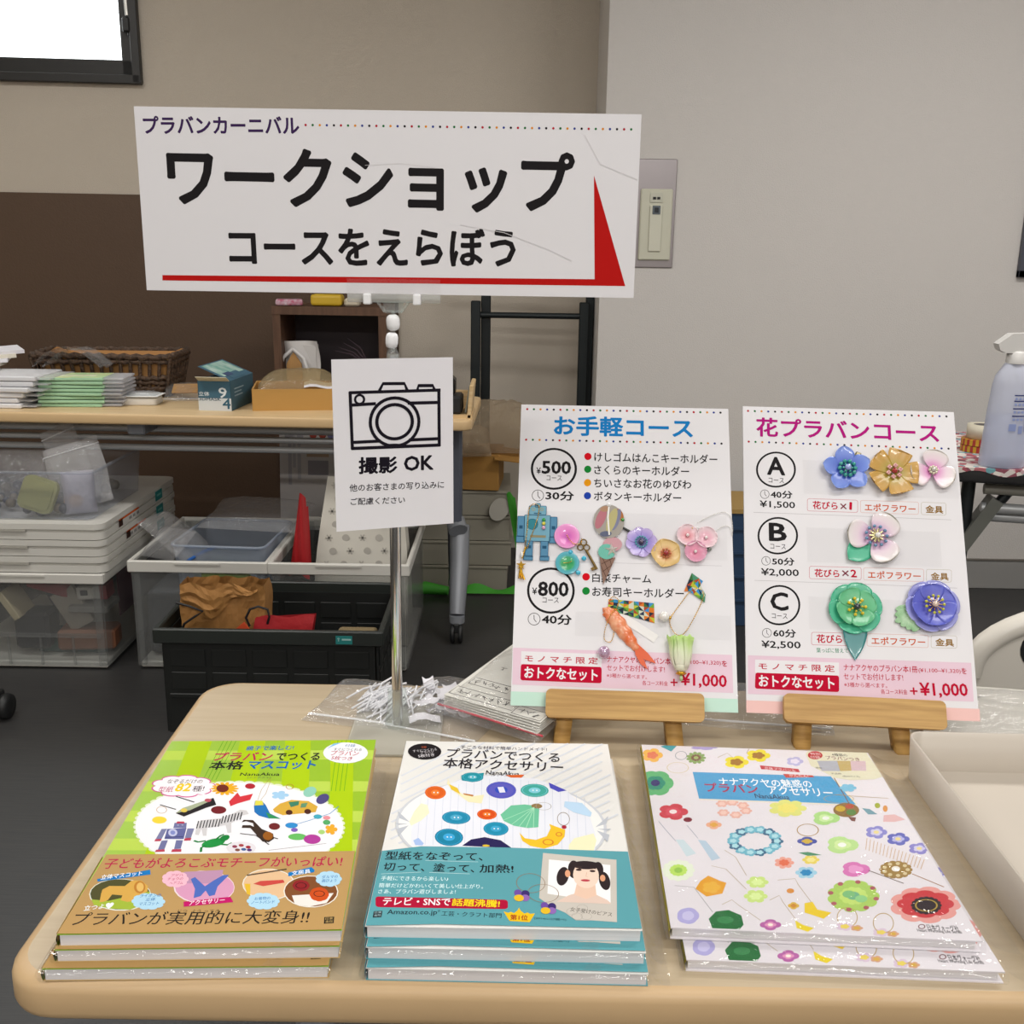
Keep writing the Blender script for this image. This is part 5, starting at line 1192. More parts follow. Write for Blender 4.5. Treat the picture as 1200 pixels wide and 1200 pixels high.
def chain(pts, r, m, parent, name='ball_chain', closed=False, k=.001, sub=3):
    """bead chain through the points (mm)"""
    P = [Vector(p) for p in pts]; out = []; N = len(P)
    for i in range(N if closed else N - 1):
        p0, p1, p2, p3 = P[(i - 1) % N if closed else max(i - 1, 0)], P[i], P[(i + 1) % N], P[(i + 2) % N if closed else min(i + 2, N - 1)]
        for j in range(12):
            t = j / 12; out.append(.5 * ((2 * p1) + (p2 - p0) * t + (2 * p0 - 5 * p1 + 4 * p2 - p3) * t * t + (3 * p1 - p0 - 3 * p2 + p3) * t ** 3))
    out.append(P[0] if closed else P[-1])
    mb = MB(k); acc = 0; last = out[0]; mb.ball(last, r, m, 6)
    for q in out[1:]:
        acc += (q - last).length; last = q
        if acc >= r * 2.3: mb.ball(q, r, m, 6); acc = 0
    mb.tube(out[::3] + [out[-1]], r * .35, m, 4)
    return mb.build(name, parent)
# --- charms on the left board (positions on the board in millimetres)
RB = M('robot_teal', '4f86a8', .25, coat=.6); RB2 = M('robot_light', '6fa3b8', .25, coat=.6); RL = ink('24506e')
t = on(0, 'robot_charm', 'blue tin robot charm with a gold ball chain on the left board', 'charm', (-88.1, 172.0), 0, 'charms taped to the left board')
mb = MB(.001)
for (cx, cy, w, h, m, r) in ((0, 25.5, 18, 10, RB2, 1), (0, 30.8, 6, 5, RB2, 1.5), (0, 6.5, 27, 28, RB2, 1), (-16.5, 8, 7.5, 22, RB, .6), (16.5, 8, 7.5, 22, RB, .6), (-16.7, -5.5, 8.6, 7, RB, .6), (16.7, -5.5, 8.6, 7, RB, .6), (-7.8, -15.5, 8, 17, RB, .6), (7.8, -15.5, 8, 17, RB, .6), (-8.2, -25, 9.5, 5, RB, .8), (8.2, -25, 9.5, 5, RB, .8)):
    mb.prism([(cx + x, cy + y) for x, y in rrect(w, h, r, 3)], 1.2, 2.4, m)
    q = rrect(w - .4, h - .4, r, 2); stroke(mb, [(cx + x, cy + y) for x, y in q] + [(cx + q[0][0], cy + q[0][1])], .45, 2.5, RL)
for x in (-4.2, 4.2):
    stroke(mb, [(x + 1.5 * cos(a), 26.5 + 1.5 * sin(a)) for a in [2 * pi * i / 12 for i in range(13)]], .5, 2.5, ink('a8963a'))
stroke(mb, [(-3.5, 22.3), (3.5, 22.3)], 1, 2.5, RL); mb.flat([(-5 + 5.6 * cos(a), 10.5 + 5.6 * sin(a)) for a in [2 * pi * i / 20 for i in range(20)]], 2.5, ink('357f8c'))
stroke(mb, [(-5 + 5.6 * cos(a), 10.5 + 5.6 * sin(a)) for a in [2 * pi * i / 20 for i in range(21)]], .5, 2.55, RL)
mb.flat([(-7, -3.5), (9, -3.5), (9, -1), (-7, -1)], 2.5, ink('8a8468'))
for x in (-7.8, 7.8): mb.flat([(x - 2.2, -15), (x + 2.2, -15), (x + 2.2, -12), (x - 2.2, -12)], 2.5, RL)
for x in (-16.5, 16.5): mb.flat([(x - 1.8, 5.5), (x + 1.8, 5.5), (x + 1.8, 9), (x - 1.8, 9)], 2.5, RL)
mb.build('robot_body', t)
mb = MB(.001)
for z, c in ((15, '2a9a4c'), (11, 'c8c03a'), (6.5, 'd09ab8')): mb.ball((6.5, z, 4), 2, M('bead_' + c, c, .15, coat=.8), 10)
mb.build('bead_row', t)
chain([(0, 31, 3), (-6, 31, 4), (-9, 24, 4), (-10, 5, 4), (-11, -8, 4), (-10, -16, 3.6), (-6, -4, 4), (0, 16, 4), (1.5, 27, 4)], .62, GOLD, t, closed=True)
mb = MB(.001); mb.tube([(-11, -14, 4), (-14, -26, 4)], .9, GOLD, 6)
mb.ball((-14.5, -22, 4), 2.2, M('glass_bead', 'dcdcd8', .1, coat=1), 8, (.7, 1.6, .7))
mb.prism([(-15 + (5 if i % 2 == 0 else 2) * cos(pi / 2 + pi * i / 5), -33 + (5 if i % 2 == 0 else 2) * sin(pi / 2 + pi * i / 5)) for i in range(10)], 2.5, 4, GOLD)
for d in (-1.5, .6, 2.6): mb.tube([(-15, -34, 3.2), (-15.4 + d * .4, -40, 3.2), (-14.5 + d * 1.3, -47 - d * .3, 3.2)], 1, GOLD, 6)
mb.build('star_tassel', t)
t = on(0, 'button_charm', 'pink and green button charm with an old brass key, right of the robot', 'charm', (-57.9, 167.0), 0, 'charms taped to the left board')
PK = radial('pink_disc', ((0, 'b83fae'), (.5, 'dc72bc'), (1, 'e49ccc')), .014); GD = radial('green_disc', ((0, '1f9a4a'), (.55, '1f9a5c'), (.75, '3aa0a8'), (1, '4fa8b8')), .012)
def dish(mb, c, r, m, n=6):
    mb.lathe([(0.01, 1.2), (r * .6, 1.6), (r * .97, 3.4), (r, 3.6), (r * .95, 4), (r * .55, 2.4), (.01, 2)], m, 28, Matrix.Translation((c[0], c[1], 0)))
mb = MB(.001); dish(mb, (0, 0), 13, PK); mb.build('pink_button', t, (0, .0035, 0))
mb = MB(.001); dish(mb, (0, 0), 12, GD); mb.build('green_button', t, (.001, -.0245, 0))
chain([(0, 4, 5), (3, -1, 5), (8, -5, 5), (14, -4, 4.5), (15, 1, 4)], .6, GOLD, t); chain([(-3, -25, 4.5), (2, -24.5, 4.5), (5, -23, 4.5)], .5, GOLD, t)
BR = M('old_brass', '6f5a34', .4, .9); mb = MB(.001)
for a in (90, 210, 330): mb.tube([(17 + 3.6 * cos(radians(a)) + 3 * cos(2 * pi * i / 12), -6 + 3.6 * sin(radians(a)) + 3 * sin(2 * pi * i / 12), 3) for i in range(12)], .75, BR, 6, closed=True)
mb.tube([(19.5, -10.5, 3), (30.5, -30, 3)], 1.3, BR, 8); mb.box((27, -29.5, 3), (4.5, 3, 1.4), BR, rot=(0, 0, .5)); mb.build('brass_key', t)
for x, y in ((4, -13), (17.5, -19), (12, -34)): MB(.001).ball((x, y, 2.6), 2.6, M('aqua_bead', '3ab0d0', .15, coat=.8), 10).build('aqua_bead', t)
t = on(0, 'ice_cream_charm', 'round medallion with an ice cream cone and silver star on the left board', 'charm', (-15.8, 187.5), 0, 'charms taped to the left board')
mb = MB(.001); mb.prism([(15.5 * cos(a), 15.5 * sin(a) * 1.15) for a in [2 * pi * i / 28 for i in range(28)]], 1.5, 3.2, M('medal_grey', 'a09a92', .2, coat=.8))
for (x, y, rx, ry, c, a) in ((-8, 3, 4.6, 12, 'b0707a', -.35), (-7.8, 2, 2, 6, '6e3a40', -.35), (3, 1, 4.5, 13.5, 'b0a878', -.3), (7.5, 2, 3.6, 12, '7a7c94', -.3), (11.5, 7, 3, 7, 'a86a3c', .35), (-4, 13, 5, 3, 'a8846a', .2), (-3, -13.5, 6, 3, '5c6278', .1)):
    mb.flat([(x + rx * cos(q) * cos(a) - ry * sin(q) * sin(a), y + rx * cos(q) * sin(a) + ry * sin(q) * cos(a)) for q in [2 * pi * i / 18 for i in range(18)]], 3.3 + .02 * x * 0 + rx * .004, ink(c))
stroke(mb, [(0, 15), (-1, 4), (0.5, -14)], 1.6, 3.45, ink('e4e2de')); mb.build('medallion', t)
mb = MB(.001); mb.ball((14, 2, 3), 2, M('green_bead', '3a8a3a', .2, coat=.8), 10); mb.ball((0, 17.5, 3), 2.4, M('clear_bead', 'dcdcdc', .08, coat=1), 10); mb.build('medallion_beads', t)
mb = MB(.001); mb.prism([(9.5 * cos(a) + 4, 7.5 * sin(a) - 24) for a in [2 * pi * i / 20 for i in range(20)]], 1.4, 3, M('scoop_pink', 'c4949c', .25, coat=.5)); mb.prism([(8.5 * cos(a) - 2, 8 * sin(a) - 32) for a in [2 * pi * i / 20 for i in range(20)]], 1.6, 3.3, M('scoop_mint', '68b4a2', .25, coat=.5))
mb.prism([(-9, -38), (7, -38), (-5, -66)], 1.4, 3, M('cone_brown', '7d5a48', .4, coat=.3))
for q in (((-7, -45), (4, -39)), ((-6, -53), (3, -46)), ((-6, -39), (1, -54)), ((1, -39), (3, -46)), ((-7.5, -47), (-2.5, -58))): stroke(mb, q, .6, 3.1, ink('4f342a'))
mb.build('ice_cream', t)
mb = MB(.001); pts = [(3 + (7.6 if i % 2 == 0 else 2.6) * cos(pi / 2 + .1 + pi * i / 5), -30 + (7.6 if i % 2 == 0 else 2.6) * sin(pi / 2 + .1 + pi * i / 5)) for i in range(10)]
mb.add([(x, y, 3.6) for x, y in pts] + [(3, -30, 6)], [[i, (i + 1) % 10, 10] for i in range(10)], SILVER); mb.build('silver_star', t)
t = on(0, 'flower_hairpin', 'lilac flower on a black hairpin, on the left board', 'hairpin', (16.8, 166.3), 0, 'charms taped to the left board')
LV = radial('lilac_petal', ((.1, '5a5a90'), (.35, '7f86c4'), (.6, '9a86cc'), (1, 'bcaad8')), .0165)
mb = MB(.001); [petal(mb, 2 * pi * i / 8 + .2, 16, 11.5, LV, .1, 2.5 + .4 * (i % 2), c=.7) for i in range(8)]; solid(mb.build('petals', t))
mb = MB(.001); mb.ball((0, 0, 5), 2.6, M('dark_bead', '4a3a58', .2, coat=.7), 10)
for i in range(14):
    a = 2 * pi * i / 14; mb.ball((5.6 * cos(a), 5.6 * sin(a), 5), 1, M('stamen_teal', '2f9a9a', .3), 6); mb.tube([(2 * cos(a), 2 * sin(a), 4.6), (5.6 * cos(a), 5.6 * sin(a), 5)], .25, M('dark_wire', '32323c', .4), 4)
mb.build('stamens', t); mb = MB(.001); mb.tube([(20, -4, 1.4), (4, 3, 1.4), (-10, 11, 1.4), (-21, 17, 1.4)], 1.2, BLACK, 6); mb.tube([(-8, 9, 2.6), (-17, 14, 2.8)], 1.1, BLACK, 6); mb.build('pin', t)
t = on(0, 'flower_ring', 'cream cup-shaped flower ring with a red middle, on the left board', 'ring', (41.4, 155.0), 0, 'charms taped to the left board')
CRM = radial('cream_petal', ((.1, 'b0562e'), (.35, 'd49a62'), (.7, 'dfbf86'), (1, 'd9b878')), .014)
mb = MB(.001); [petal(mb, 2 * pi * i / 5, 14, 19, CRM, .22, 2 + .3 * (i % 2), c=.8) for i in range(5)]; solid(mb.build('petals', t))
mb = MB(.001)
for i in range(9): a = 2 * pi * i / 9; mb.ball((4.4 * cos(a), 4.4 * sin(a), 5), 1.2, M('coral_bead', 'c06a48', .3), 6)
mb.ball((0, 0, 5.5), 3, M('red_stone', '8e1016', .12, coat=1), 10); mb.build('beads', t)
MB(.001).tube([(6 * cos(2 * pi * i / 20), 6 * sin(2 * pi * i / 20), 1) for i in range(20)], .8, GOLD, 6, closed=True).build('ring_band', t)
t = on(0, 'cherry_blossom_charm', 'three pink cherry blossoms on a silver ball chain on the left board', 'charm', (71.8, 169.8), 0, 'charms taped to the left board')
for (x, y, h) in ((-8.5, 5, 'e2a6ae'), (10, 3, 'e4b2c0'), (-1, -12, 'd887a2')):
    PM = radial('cherry_' + h, ((.1, 'd07880' if h == 'e2a6ae' else h), (.5, h), (1, 'ead0d6' if h != 'd887a2' else 'dca0b8')), .0105)
    mb = MB(.001); [petal(mb, 2 * pi * i / 5 + x, 11, 13, PM, .28, 2, notch=.16, c=.7) for i in range(5)]; fl = solid(mb.build('blossom', t, (x * .001, y * .001, 0)))
    MB(.001).ball((0, 0, 4.6), 1.7, M('pearl', 'e6e0dc', .15, coat=1), 10).build('pearl', fl)
mb = MB(.001)
for p in ((-3.5, 13), (4, 11), (-10, -6)): mb.ball((p[0], p[1], 3), 1.6, GOLD, 8)
mb.ball((13, -9, 3), 2.2, M('grey_bead', '6c7268', .15, coat=1), 10); mb.build('beads', t)
chain([(1.5, 14, 2), (9, 10, 2), (18, 10, 2), (28, 16, 2), (34, 15, 2), (36.5, 6, 1), (37, 20, 1), (34, 28, 2), (27, 31, 2), (14, 26, 2), (2, 19, 2)], .55, SILVER, t)
# washi-tape colours
MOS = ['3a6a3a', '6aa03a', 'b4b83a', '3a8ac0', '2a3450', 'a8482c', 'c8ccb8', '4a8a6a', '26303c', 'd0742c']
def mosaic(mb, corners, nu, nv, z, seed, curl=0):
    R = random.Random(seed); a, b, c, d = [Vector(p) for p in corners]
    P = lambda u, v: a + (b - a) * u + (d - a) * v + (c - b - d + a) * u * v
    for i in range(nu):
        for j in range(nv):
            q = [P(i / nu, j / nv), P((i + 1) / nu, j / nv), P((i + 1) / nu, (j + 1) / nv), P(i / nu, (j + 1) / nv)]
            q = [(p.x, p.y, z + curl * sin(pi * (k0 / nu))) for p, k0 in zip(q, (i, i + 1, i + 1, i))]
            for tri in (((0, 1, 2), (0, 2, 3)) if (i + j) % 2 else ((0, 1, 3), (1, 2, 3))): mb.add([q[k] for k in tri], [[0, 1, 2]], ink(R.choice(MOS)))
t = on(0, 'shrimp_charm', 'orange shrimp sushi charm with a lilac pearl, lower middle of the left board', 'charm', (-1.2, 80.4), 0, 'charms taped to the left board')
SHR = M('shrimp', 'd9601f', .35, var=1, vscale=90, stretch=(1, 1, 1), hex2='e3a680', coat=.4)
mb = MB(.001); pth = [(-19, 13), (-17, 15), (-12, 11), (-6, 4), (0, -4), (6, -12), (11, -19), (14, -23)]; wd = [1, 5, 7, 8, 7.5, 6.5, 4.5, 3]
def shr(u, v):
    i = min(int(v * 7), 6); f = v * 7 - i; p = Vector(pth[i]).lerp(Vector(pth[i + 1]), f); w = wd[i] + (wd[i + 1] - wd[i]) * f; d = (Vector(pth[i + 1]) - Vector(pth[i])).normalized(); n = Vector((-d.y, d.x)); a = pi * u
    w *= 1 + .07 * cos(v * 40)
    return (p.x - n.x * cos(a) * w, p.y - n.y * cos(a) * w, .8 + w * .75 * sin(a))
mb.surf(shr, 10, 42, SHR); mb.build('shrimp_body', t)
mb = MB(.001); mb.prism([(11, -19), (14, -17), (24, -26), (32, -36), (22, -33), (20, -32), (24, -42), (17, -37), (12, -28)], 1.5, 2.6, M('shrimp_tail', 'd8551c', .3, coat=.4)); mb.build('shrimp_tail', t)
mb = MB(.001); mb.surf(lambda u, v: (-8 + 38 * u - 12 * 0 + 5 * v, 9 - 22 * u * 1.1 + 7 * v, .7), 2, 2, M('rice_white', 'e4e2e0', .6)); mb.build('white_backing', t)
chain([(-14, 24, 4), (-10, 29, 3), (-5, 26, 3), (-6, 18, 4), (-12, 10, 9), (-17, -2, 2), (-18, -14, 2), (-12, -16, 2), (-9, -8, 2), (-10, 2, 3)], .55, GOLD, t)
MB(.001).ball((-18.5, -27, 6), 6, M('lilac_pearl', 'b79ab4', .12, .3, coat=1), 16).build('pearl', t)
mb = MB(.001); mosaic(mb, [(-15, 16), (31, 4), (30.5, 24), (-14, 27)], 9, 4, .9, 3); mb.build('patterned_tape', t)
t = on(0, 'cabbage_charm', 'pale green napa cabbage charm on a gold ball chain on the left board', 'charm', (54.1, 54.2), 0, 'charms taped to the left board')
CBG = along_y('cabbage', ((.1, 'd6d3c0'), (.45, 'cfd8b4'), (.75, 'b4d084'), (1, '9cc25c')), -.015, .018)
mb = MB(.001)
for k in range(9):
    a = 2 * pi * k / 9; 
    def lf(u, v, a=a, k=k):
        w = (u - .5) * 13 * (.55 + .55 * v); r = 6.5 + 3.8 * sin(pi * min(v, .7)) + (3.2 * v ** 3 if k % 2 else 1.2 * v ** 3) - (1.5 if k % 2 == 0 else 0); q = a + w / 11
        return (r * sin(q) + .7 * sin(u * 9 + k) * v, -15 + 31 * v - 3 * abs(u - .5) * v + (1.4 * sin(u * 14 + k)) * v ** 3, max(.3, 8 + r * .8 * cos(q)))
    mb.surf(lf, 6, 7, CBG)
mb.ball((0, -13, 7), 6.8, M('cabbage_base', 'd4d2bc', .45), 12, (1, .8, .9)); solid(mb.build('cabbage_head', t), .0006)
mb = MB(.001); mb.lathe([(4, -1), (5.5, 0), (4, 1), (1.5, 2)], GOLD, 12, Matrix.Translation((0, -19.5, 7)) @ Matrix.Rotation(pi / 2, 4, 'X')); mb.ball((0, -24, 7), 2.4, M('glass_green', '9ab080', .1, coat=1), 8, (.8, 1.4, .8)); mb.build('bead_cap', t)
chain([(1, 18, 6), (-5, 20, 4), (-9, 28, 2), (-9, 35, 2), (-4, 43, 2), (4, 54, 2), (10, 62, 2), (19, 66, 2), (24, 60, 2), (20, 48, 2), (14, 36, 2), (7, 24, 3)], .6, GOLD, t, closed=True)
mb = MB(.001); mb.ball((-15.5, 36, 6), 5.2, M('white_pearl', 'dedbd6', .12, coat=1), 16); mb.build('pearl', t); MB(.001).ball((-9.6, 35.5, 3), 1.8, GOLD, 8).build('bead_ring', t)
mb = MB(.001); mosaic(mb, [(5, 63), (17, 64), (24, 74), (13, 82)], 3, 3, 1.2, 5); mosaic(mb, [(9, 64), (25, 52), (26, 60), (19, 74)], 3, 3, 2.0, 8); mb.build('patterned_tape', t)
# --- flowers on the right board
def stamen_ring(t, r, n, m, z, br, name='stamens', wire=None, core=None, cr=2.6):
    mb = MB(.001)
    for i in range(n):
        a = 2 * pi * i / n; mb.ball((r * cos(a), r * sin(a), z), br, m, 8)
        if wire: mb.tube([(1.5 * cos(a), 1.5 * sin(a), z - .6), (r * cos(a), r * sin(a), z)], .35, wire, 4)
    o = mb.build(name, t)
    if core: MB(.001).ball((0, 0, z + .6), cr, core, 12).build('centre_bead', t)
    return o
t = on(1, 'blue_flower_clip', 'blue five-petal flower with turquoise beads in the A row of the right board', 'flower brooch', (-4.9, 249.0), 0, 'flower brooches on the right board')
PM = radial('blue_petal', ((.15, '2c3f96'), (.4, '3f5cc0'), (.8, '6a86d8'), (1, '7f98de')), .0255)
mb = MB(.001); [petal(mb, pi / 2 + .12 + 2 * pi * i / 5, 25, 20, PM, .12, 5.5, r0=2, c=.55, tip=.7) for i in range(5)]; solid(mb.build('petals', t))
TQ = M('turquoise_bead', '2f9488', .2, coat=.8)
for R_, n_, b_, z_ in ((7.8, 10, 2.3, 9), (4, 6, 1.5, 10)): stamen_ring(t, R_, n_, TQ, z_, b_, 'bead_ring')
MB(.001).ball((0, 0, 12), 3.3, M('blue_pearl', '93a2d8', .12, coat=1), 14).build('centre_bead', t)
MB(.001).box((11.5, 15, 3), (6, 10, 5), M('bronze_clip', '8f8668', .3, .8), rot=(0, 0, -.4), bev=1.2, seg=2).build('metal_clip', t)
t = on(1, 'yellow_flower_clip', 'mustard yellow frilled flower with pink beads in the middle of the A row', 'flower brooch', (42.0, 247.7), 0, 'flower brooches on the right board')
PM = radial('mustard_petal', ((.1, '8f9030'), (.35, 'a8983a'), (.7, 'bd9442'), (1, 'c59a4e')), .0245)
mb = MB(.001); [petal(mb, pi / 2 - .35 + 2 * pi * i / 5, 24.5, 24, PM, .12, 4.5 + .5 * (i % 2), r0=2, frill=.5, c=.93, base=.3) for i in range(5)]; solid(mb.build('petals', t))
PKB = M('pink_bead', 'd9a4a2', .25, coat=.6); mb = MB(.001)
for i in range(6):
    a = 2 * pi * i / 6 + .3
    for q in range(4): mb.ball((6.2 * cos(a) + 1.4 * cos(q * 1.57), 6.2 * sin(a) + 1.4 * sin(q * 1.57), 8.5), 1.35, PKB, 7)
mb.build('bead_ring', t); MB(.001).ball((0, 0, 9), 3, M('red_glass', '9a1216', .1, coat=1), 10).build('centre_bead', t)
t = on(1, 'white_flower_clip', 'white three-petal flower with a pink middle at the right of the A row', 'flower brooch', (81.1, 250.7), 0, 'flower brooches on the right board')
WP = radial('blush_petal', ((.12, 'c45aa0'), (.35, 'd48cbe'), (.62, 'e0c8d4'), (.95, 'dcd4d2'), (1, '9a9080')), .0235)
mb = MB(.001); [petal(mb, a, 23, 26, WP, .08, 4.5, r0=2, notch=.05, c=.62) for a in (radians(75), radians(-28), radians(196))]; solid(mb.build('petals', t))
stamen_ring(t, 3.6, 8, M('cream_bead', 'd4ceb4', .2, coat=.8), 7.5, 1.5, 'bead_ring'); MB(.001).ball((0, 0, 9), 2.2, SILVER, 10).build('centre_bead', t)
t = on(1, 'white_flower_clip', 'white three-petal flower with blue beads and a green leaf in the B row', 'flower brooch', (20.4, 177.6), 0, 'flower brooches on the right board')
WP2 = radial('blush_petal_large', ((.1, '8f5a92'), (.38, 'c49cc0'), (.65, 'ddcad4'), (.96, 'dad4d2'), (1, '8a8474')), .0285)
mb = MB(.001); [petal(mb, a, 28.5, 30, WP2, .07, 5, r0=2, c=.6) for a in (radians(52), radians(172), radians(-62))]; solid(mb.build('petals', t))
mb = MB(.001); petal(mb, radians(-138), 37, 25, M('jade_leaf', '3fae88', .35, coat=.3), .05, 2.5, r0=2, c=.5, tip=.8); solid(mb.build('leaf', t))
stamen_ring(t, 10.2, 11, M('dusty_blue_bead', '5f86a8', .25, coat=.5), 9, 1.8, 'bead_ring')
mb = MB(.001)
for i in range(10): a = 2 * pi * i / 10; mb.tube([(2.2 * cos(a), 2.2 * sin(a), 9.5), (7.2 * cos(a), 7.2 * sin(a), 9.6)], 1.1, M('pale_gold', 'd9cf9e', .15, .6), 6)
mb.build('gold_rays', t); MB(.001).ball((1, 0, 11), 3, M('white_pearl', 'dedbd6', .12, coat=1), 12).build('centre_bead', t)
t = on(1, 'green_flower_clip', 'green layered flower with yellow stamens and a pointed dark leaf in the C row', 'flower brooch', (-2.6, 103.4), 0, 'flower brooches on the right board')
G1 = radial('green_petal_outer', ((.1, '1f7a58'), (.6, '30a37a'), (1, '3fae88')), .0265); G2 = radial('green_petal_inner', ((.1, '2f8a50'), (.5, '4caa6c'), (1, '5fb684')), .018)
mb = MB(.001); [petal(mb, 2 * pi * i / 6 + .25, 26.5, 25, G1, .05, 3.5 + .4 * (i % 2), notch=.1, c=.7) for i in range(6)]; solid(mb.build('outer_petals', t))
mb = MB(.001); [petal(mb, 2 * pi * i / 4 + .5, 19.5, 24, G2, .14, 7 + .5 * (i % 2), notch=.05, c=.66) for i in range(4)]; solid(mb.build('inner_petals', t))
mb = MB(.001); petal(mb, radians(-92), 52, 24, M('teal_leaf', '2f7d7e', .35, coat=.3), -.03, 3.4, r0=14, c=.12, base=.9, tip=1); solid(mb.build('leaf', t))
YS = M('yellow_stamen', 'd2b92a', .3); stamen_ring(t, 8.2, 7, YS, 11, 1.7, wire=YS); stamen_ring(t, 5, 7, YS, 12, 1.1, 'inner_stamens')
MB(.001).ball((0, 0, 12), 3.4, M('black_pearl', '18282c', .1, coat=1), 12).build('centre_bead', t)
t = on(1, 'purple_flower_clip', 'violet blue layered flower with a feathery green leaf at the right of the C row', 'flower brooch', (71.4, 108.7), 0, 'flower brooches on the right board')
V1 = radial('violet_outer', ((.2, '3f3fa0'), (.7, '6f72c4'), (1, 'a3a4d8')), .0275); V2 = radial('violet_inner', ((.15, '2f2f88'), (.6, '4a4cb4'), (1, '5f66c6')), .020)
mb = MB(.001); [petal(mb, 2 * pi * i / 6 + .2, 26.5, 25, V1, .06, 4 + .4 * (i % 2), c=.72) for i in range(6)]; solid(mb.build('outer_petals', t))
mb = MB(.001); [petal(mb, 2 * pi * i / 6 + .6, 21, 24, V2, .16, 7 + .4 * (i % 2), c=.75) for i in range(6)]; solid(mb.build('inner_petals', t))
LFG = M('soft_leaf', '7fae7c', .5, var=1, vscale=120, hex2='a9c8a4')
mb = MB(.001); [petal(mb, radians(205 + 9 * k), 40 - abs(k) * 2.4, 8, LFG, .0, 2.5 + .2 * k, r0=10) for k in (-2, -1, 0, 1, 2, 3)]; solid(mb.build('leaf', t))
stamen_ring(t, 8.6, 11, M('lime_stamen', 'b9b83e', .3), 13, 1.5, wire=GOLD); MB(.001).ball((0, 0, 14), 3.2, M('rose_pearl', 'd9c2b4', .12, .3, coat=1), 12).build('centre_bead', t)

# ------------------------------------------------------------------ books
PAGES = M('book_pages', 'dedbdc', .8, var=.12, vscale=3, stretch=(.5, .5, 700))
def sleeve(w, h, th, t, flap=.013, front=.006):
    SL = clear('sleeve_film', 'fcfcfc', .015, .05, .35, 30)
    mb = MB(); a, b = -w / 2 - .0015, w / 2 + .0015
    y0, y1 = -.0015, h + .0015; z1 = th + .0005; zm = th * .45
    def top(u, v): return (a + (b - a) * u, y0 + (y1 - y0) * v, z1 + .0004 * noise.noise(Vector((u * 7, v * 9, 1))))
    mb.surf(top, 14, 18, SL)
    def fr(u, v):
        q = sin(v * pi / 2)
        return (a + (b - a) * u, y0 - front * .5 * sin(v * pi) - .0006 * noise.noise(Vector((u * 30, v * 4, 3))), z1 * (1 - v) + .0004 * v)
    mb.surf(fr, 40, 6, SL)
    def rt(u, v):
        return (b + flap * v + .001 * noise.noise(Vector((u * 12, v * 3, 5))), y0 + (y1 - y0) * u, z1 * (1 - v) ** 2 + .0012 * v + .0012 * sin(u * 23) * v * (1 - v) * 2)
    mb.surf(rt, 24, 5, SL)
    def lf(u, v): return (a - .003 * sin(v * pi), y0 + (y1 - y0) * u, z1 * (1 - v) + .0004)
    mb.surf(lf, 18, 4, SL)
    return mb.build('plastic_sleeve', t)
def book(name, key, w, h, th, label, group, cover, back, band=None, hard=False, obi_from=None, spine2=None):
    t = thing(name, label, 'book', group=group)
    mb = MB(.001); c = .9 if hard else .35; W_, H_, T_ = w * 1000, h * 1000, th * 1000
    mb.box((0, H_ / 2, T_ - c / 2), (W_, H_, c), cover); mb.box((0, H_ / 2, c / 2), (W_, H_, c), back)
    n = 6; sp = [(-W_ / 2 - T_ * .12 * sin(pi * i / n), c + (T_ - 2 * c) * i / n) for i in range(n + 1)]
    mb.add([(x, y, z) for x, z in sp for y in (0, H_)], [[2 * i, 2 * i + 2, 2 * i + 3, 2 * i + 1] for i in range(n)] + [[2 * i + 1, 2 * i + 3, 2 * i + 2, 2 * i] for i in range(n)], spine2 or cover, True)
    bands = [q for p in PR[key] if band and p[-1] == 6 for q in p[1]]; clip0 = max([q[1] for q in bands], default=0) - (4 if band else 0)
    main = [p for p in PR[key] if band is None or p[-1] < 6]
    prints(mb, main, T_ + .01, .02, (-W_ / 2, clip0, W_ / 2, H_)); mb.build('cover', t)
    ins = .0025 if hard else .0006
    MB().box((.0004 - ins / 2, h / 2, th / 2), (w - .002 - ins, h - 2 * ins, th - 2 * c * .001), PAGES).build('page_block', t)
    if band:
        mb = MB(.001); prints(mb, [p for p in PR[key] if p[-1] >= 6], T_ + .6, .02, (-W_ / 2, 0, W_ / 2, H_))
        mb.box((-W_ / 2 - .9, 45, T_ / 2), (.3, 86, T_), band); mb.build('paper_band', t)
    return t
TH = .0088
CG = M('cover_green', '94bb24', .35, coat=.25); CT = M('cover_cream', 'e0dfdb', .35, coat=.25); CF = M('cover_floral', 'dfdadf', .35, coat=.3)
KB = M('band_kraft', 'b28f5a', .6); TB = M('band_teal', '589aa3', .5)
g = book('craft_book', 'green', .182, .268, TH, 'green checked craft book with a kraft paper band, top of the left stack', 'green craft books', CG, M('cover_back_kraft', 'b99a62', .5), KB)
g.location = (-.1973, .5741, TZ + 2 * TH + .0008); g.rotation_euler = (0, 0, radians(2.85))
g2 = copy_tree(g, 'green craft book in clear film, middle of the left stack', (-.1985, .5705, TZ + TH + .0004), (0, 0, radians(2.6)))
g3 = copy_tree(g, 'green craft book in clear film, lowest of the left stack with its kraft band showing', (-.2045, .5635, TZ), (0, 0, radians(2.2)))
for q in (g2, g3): sleeve(.182, .268, TH, q)
t1 = book('craft_book', 'teal', .182, .262, TH, 'cream craft book with a teal band and a portrait photo, top of the middle stack', 'teal banded craft books', CT, M('cover_back_teal', '4f99a4', .5), TB)
t1.location = (-.0011, .583, TZ + 2 * TH + .0008)
t2_ = copy_tree(t1, 'teal banded craft book in clear film, second in the middle stack', (.0005, .5735, TZ + TH + .0004), (0, 0, radians(-.4)))
t3 = copy_tree(t1, 'teal banded craft book in clear film, lowest of the middle stack', (.0015, .565, TZ), (0, 0, radians(-.5)))
for q in (t2_, t3): sleeve(.182, .262, TH, q)
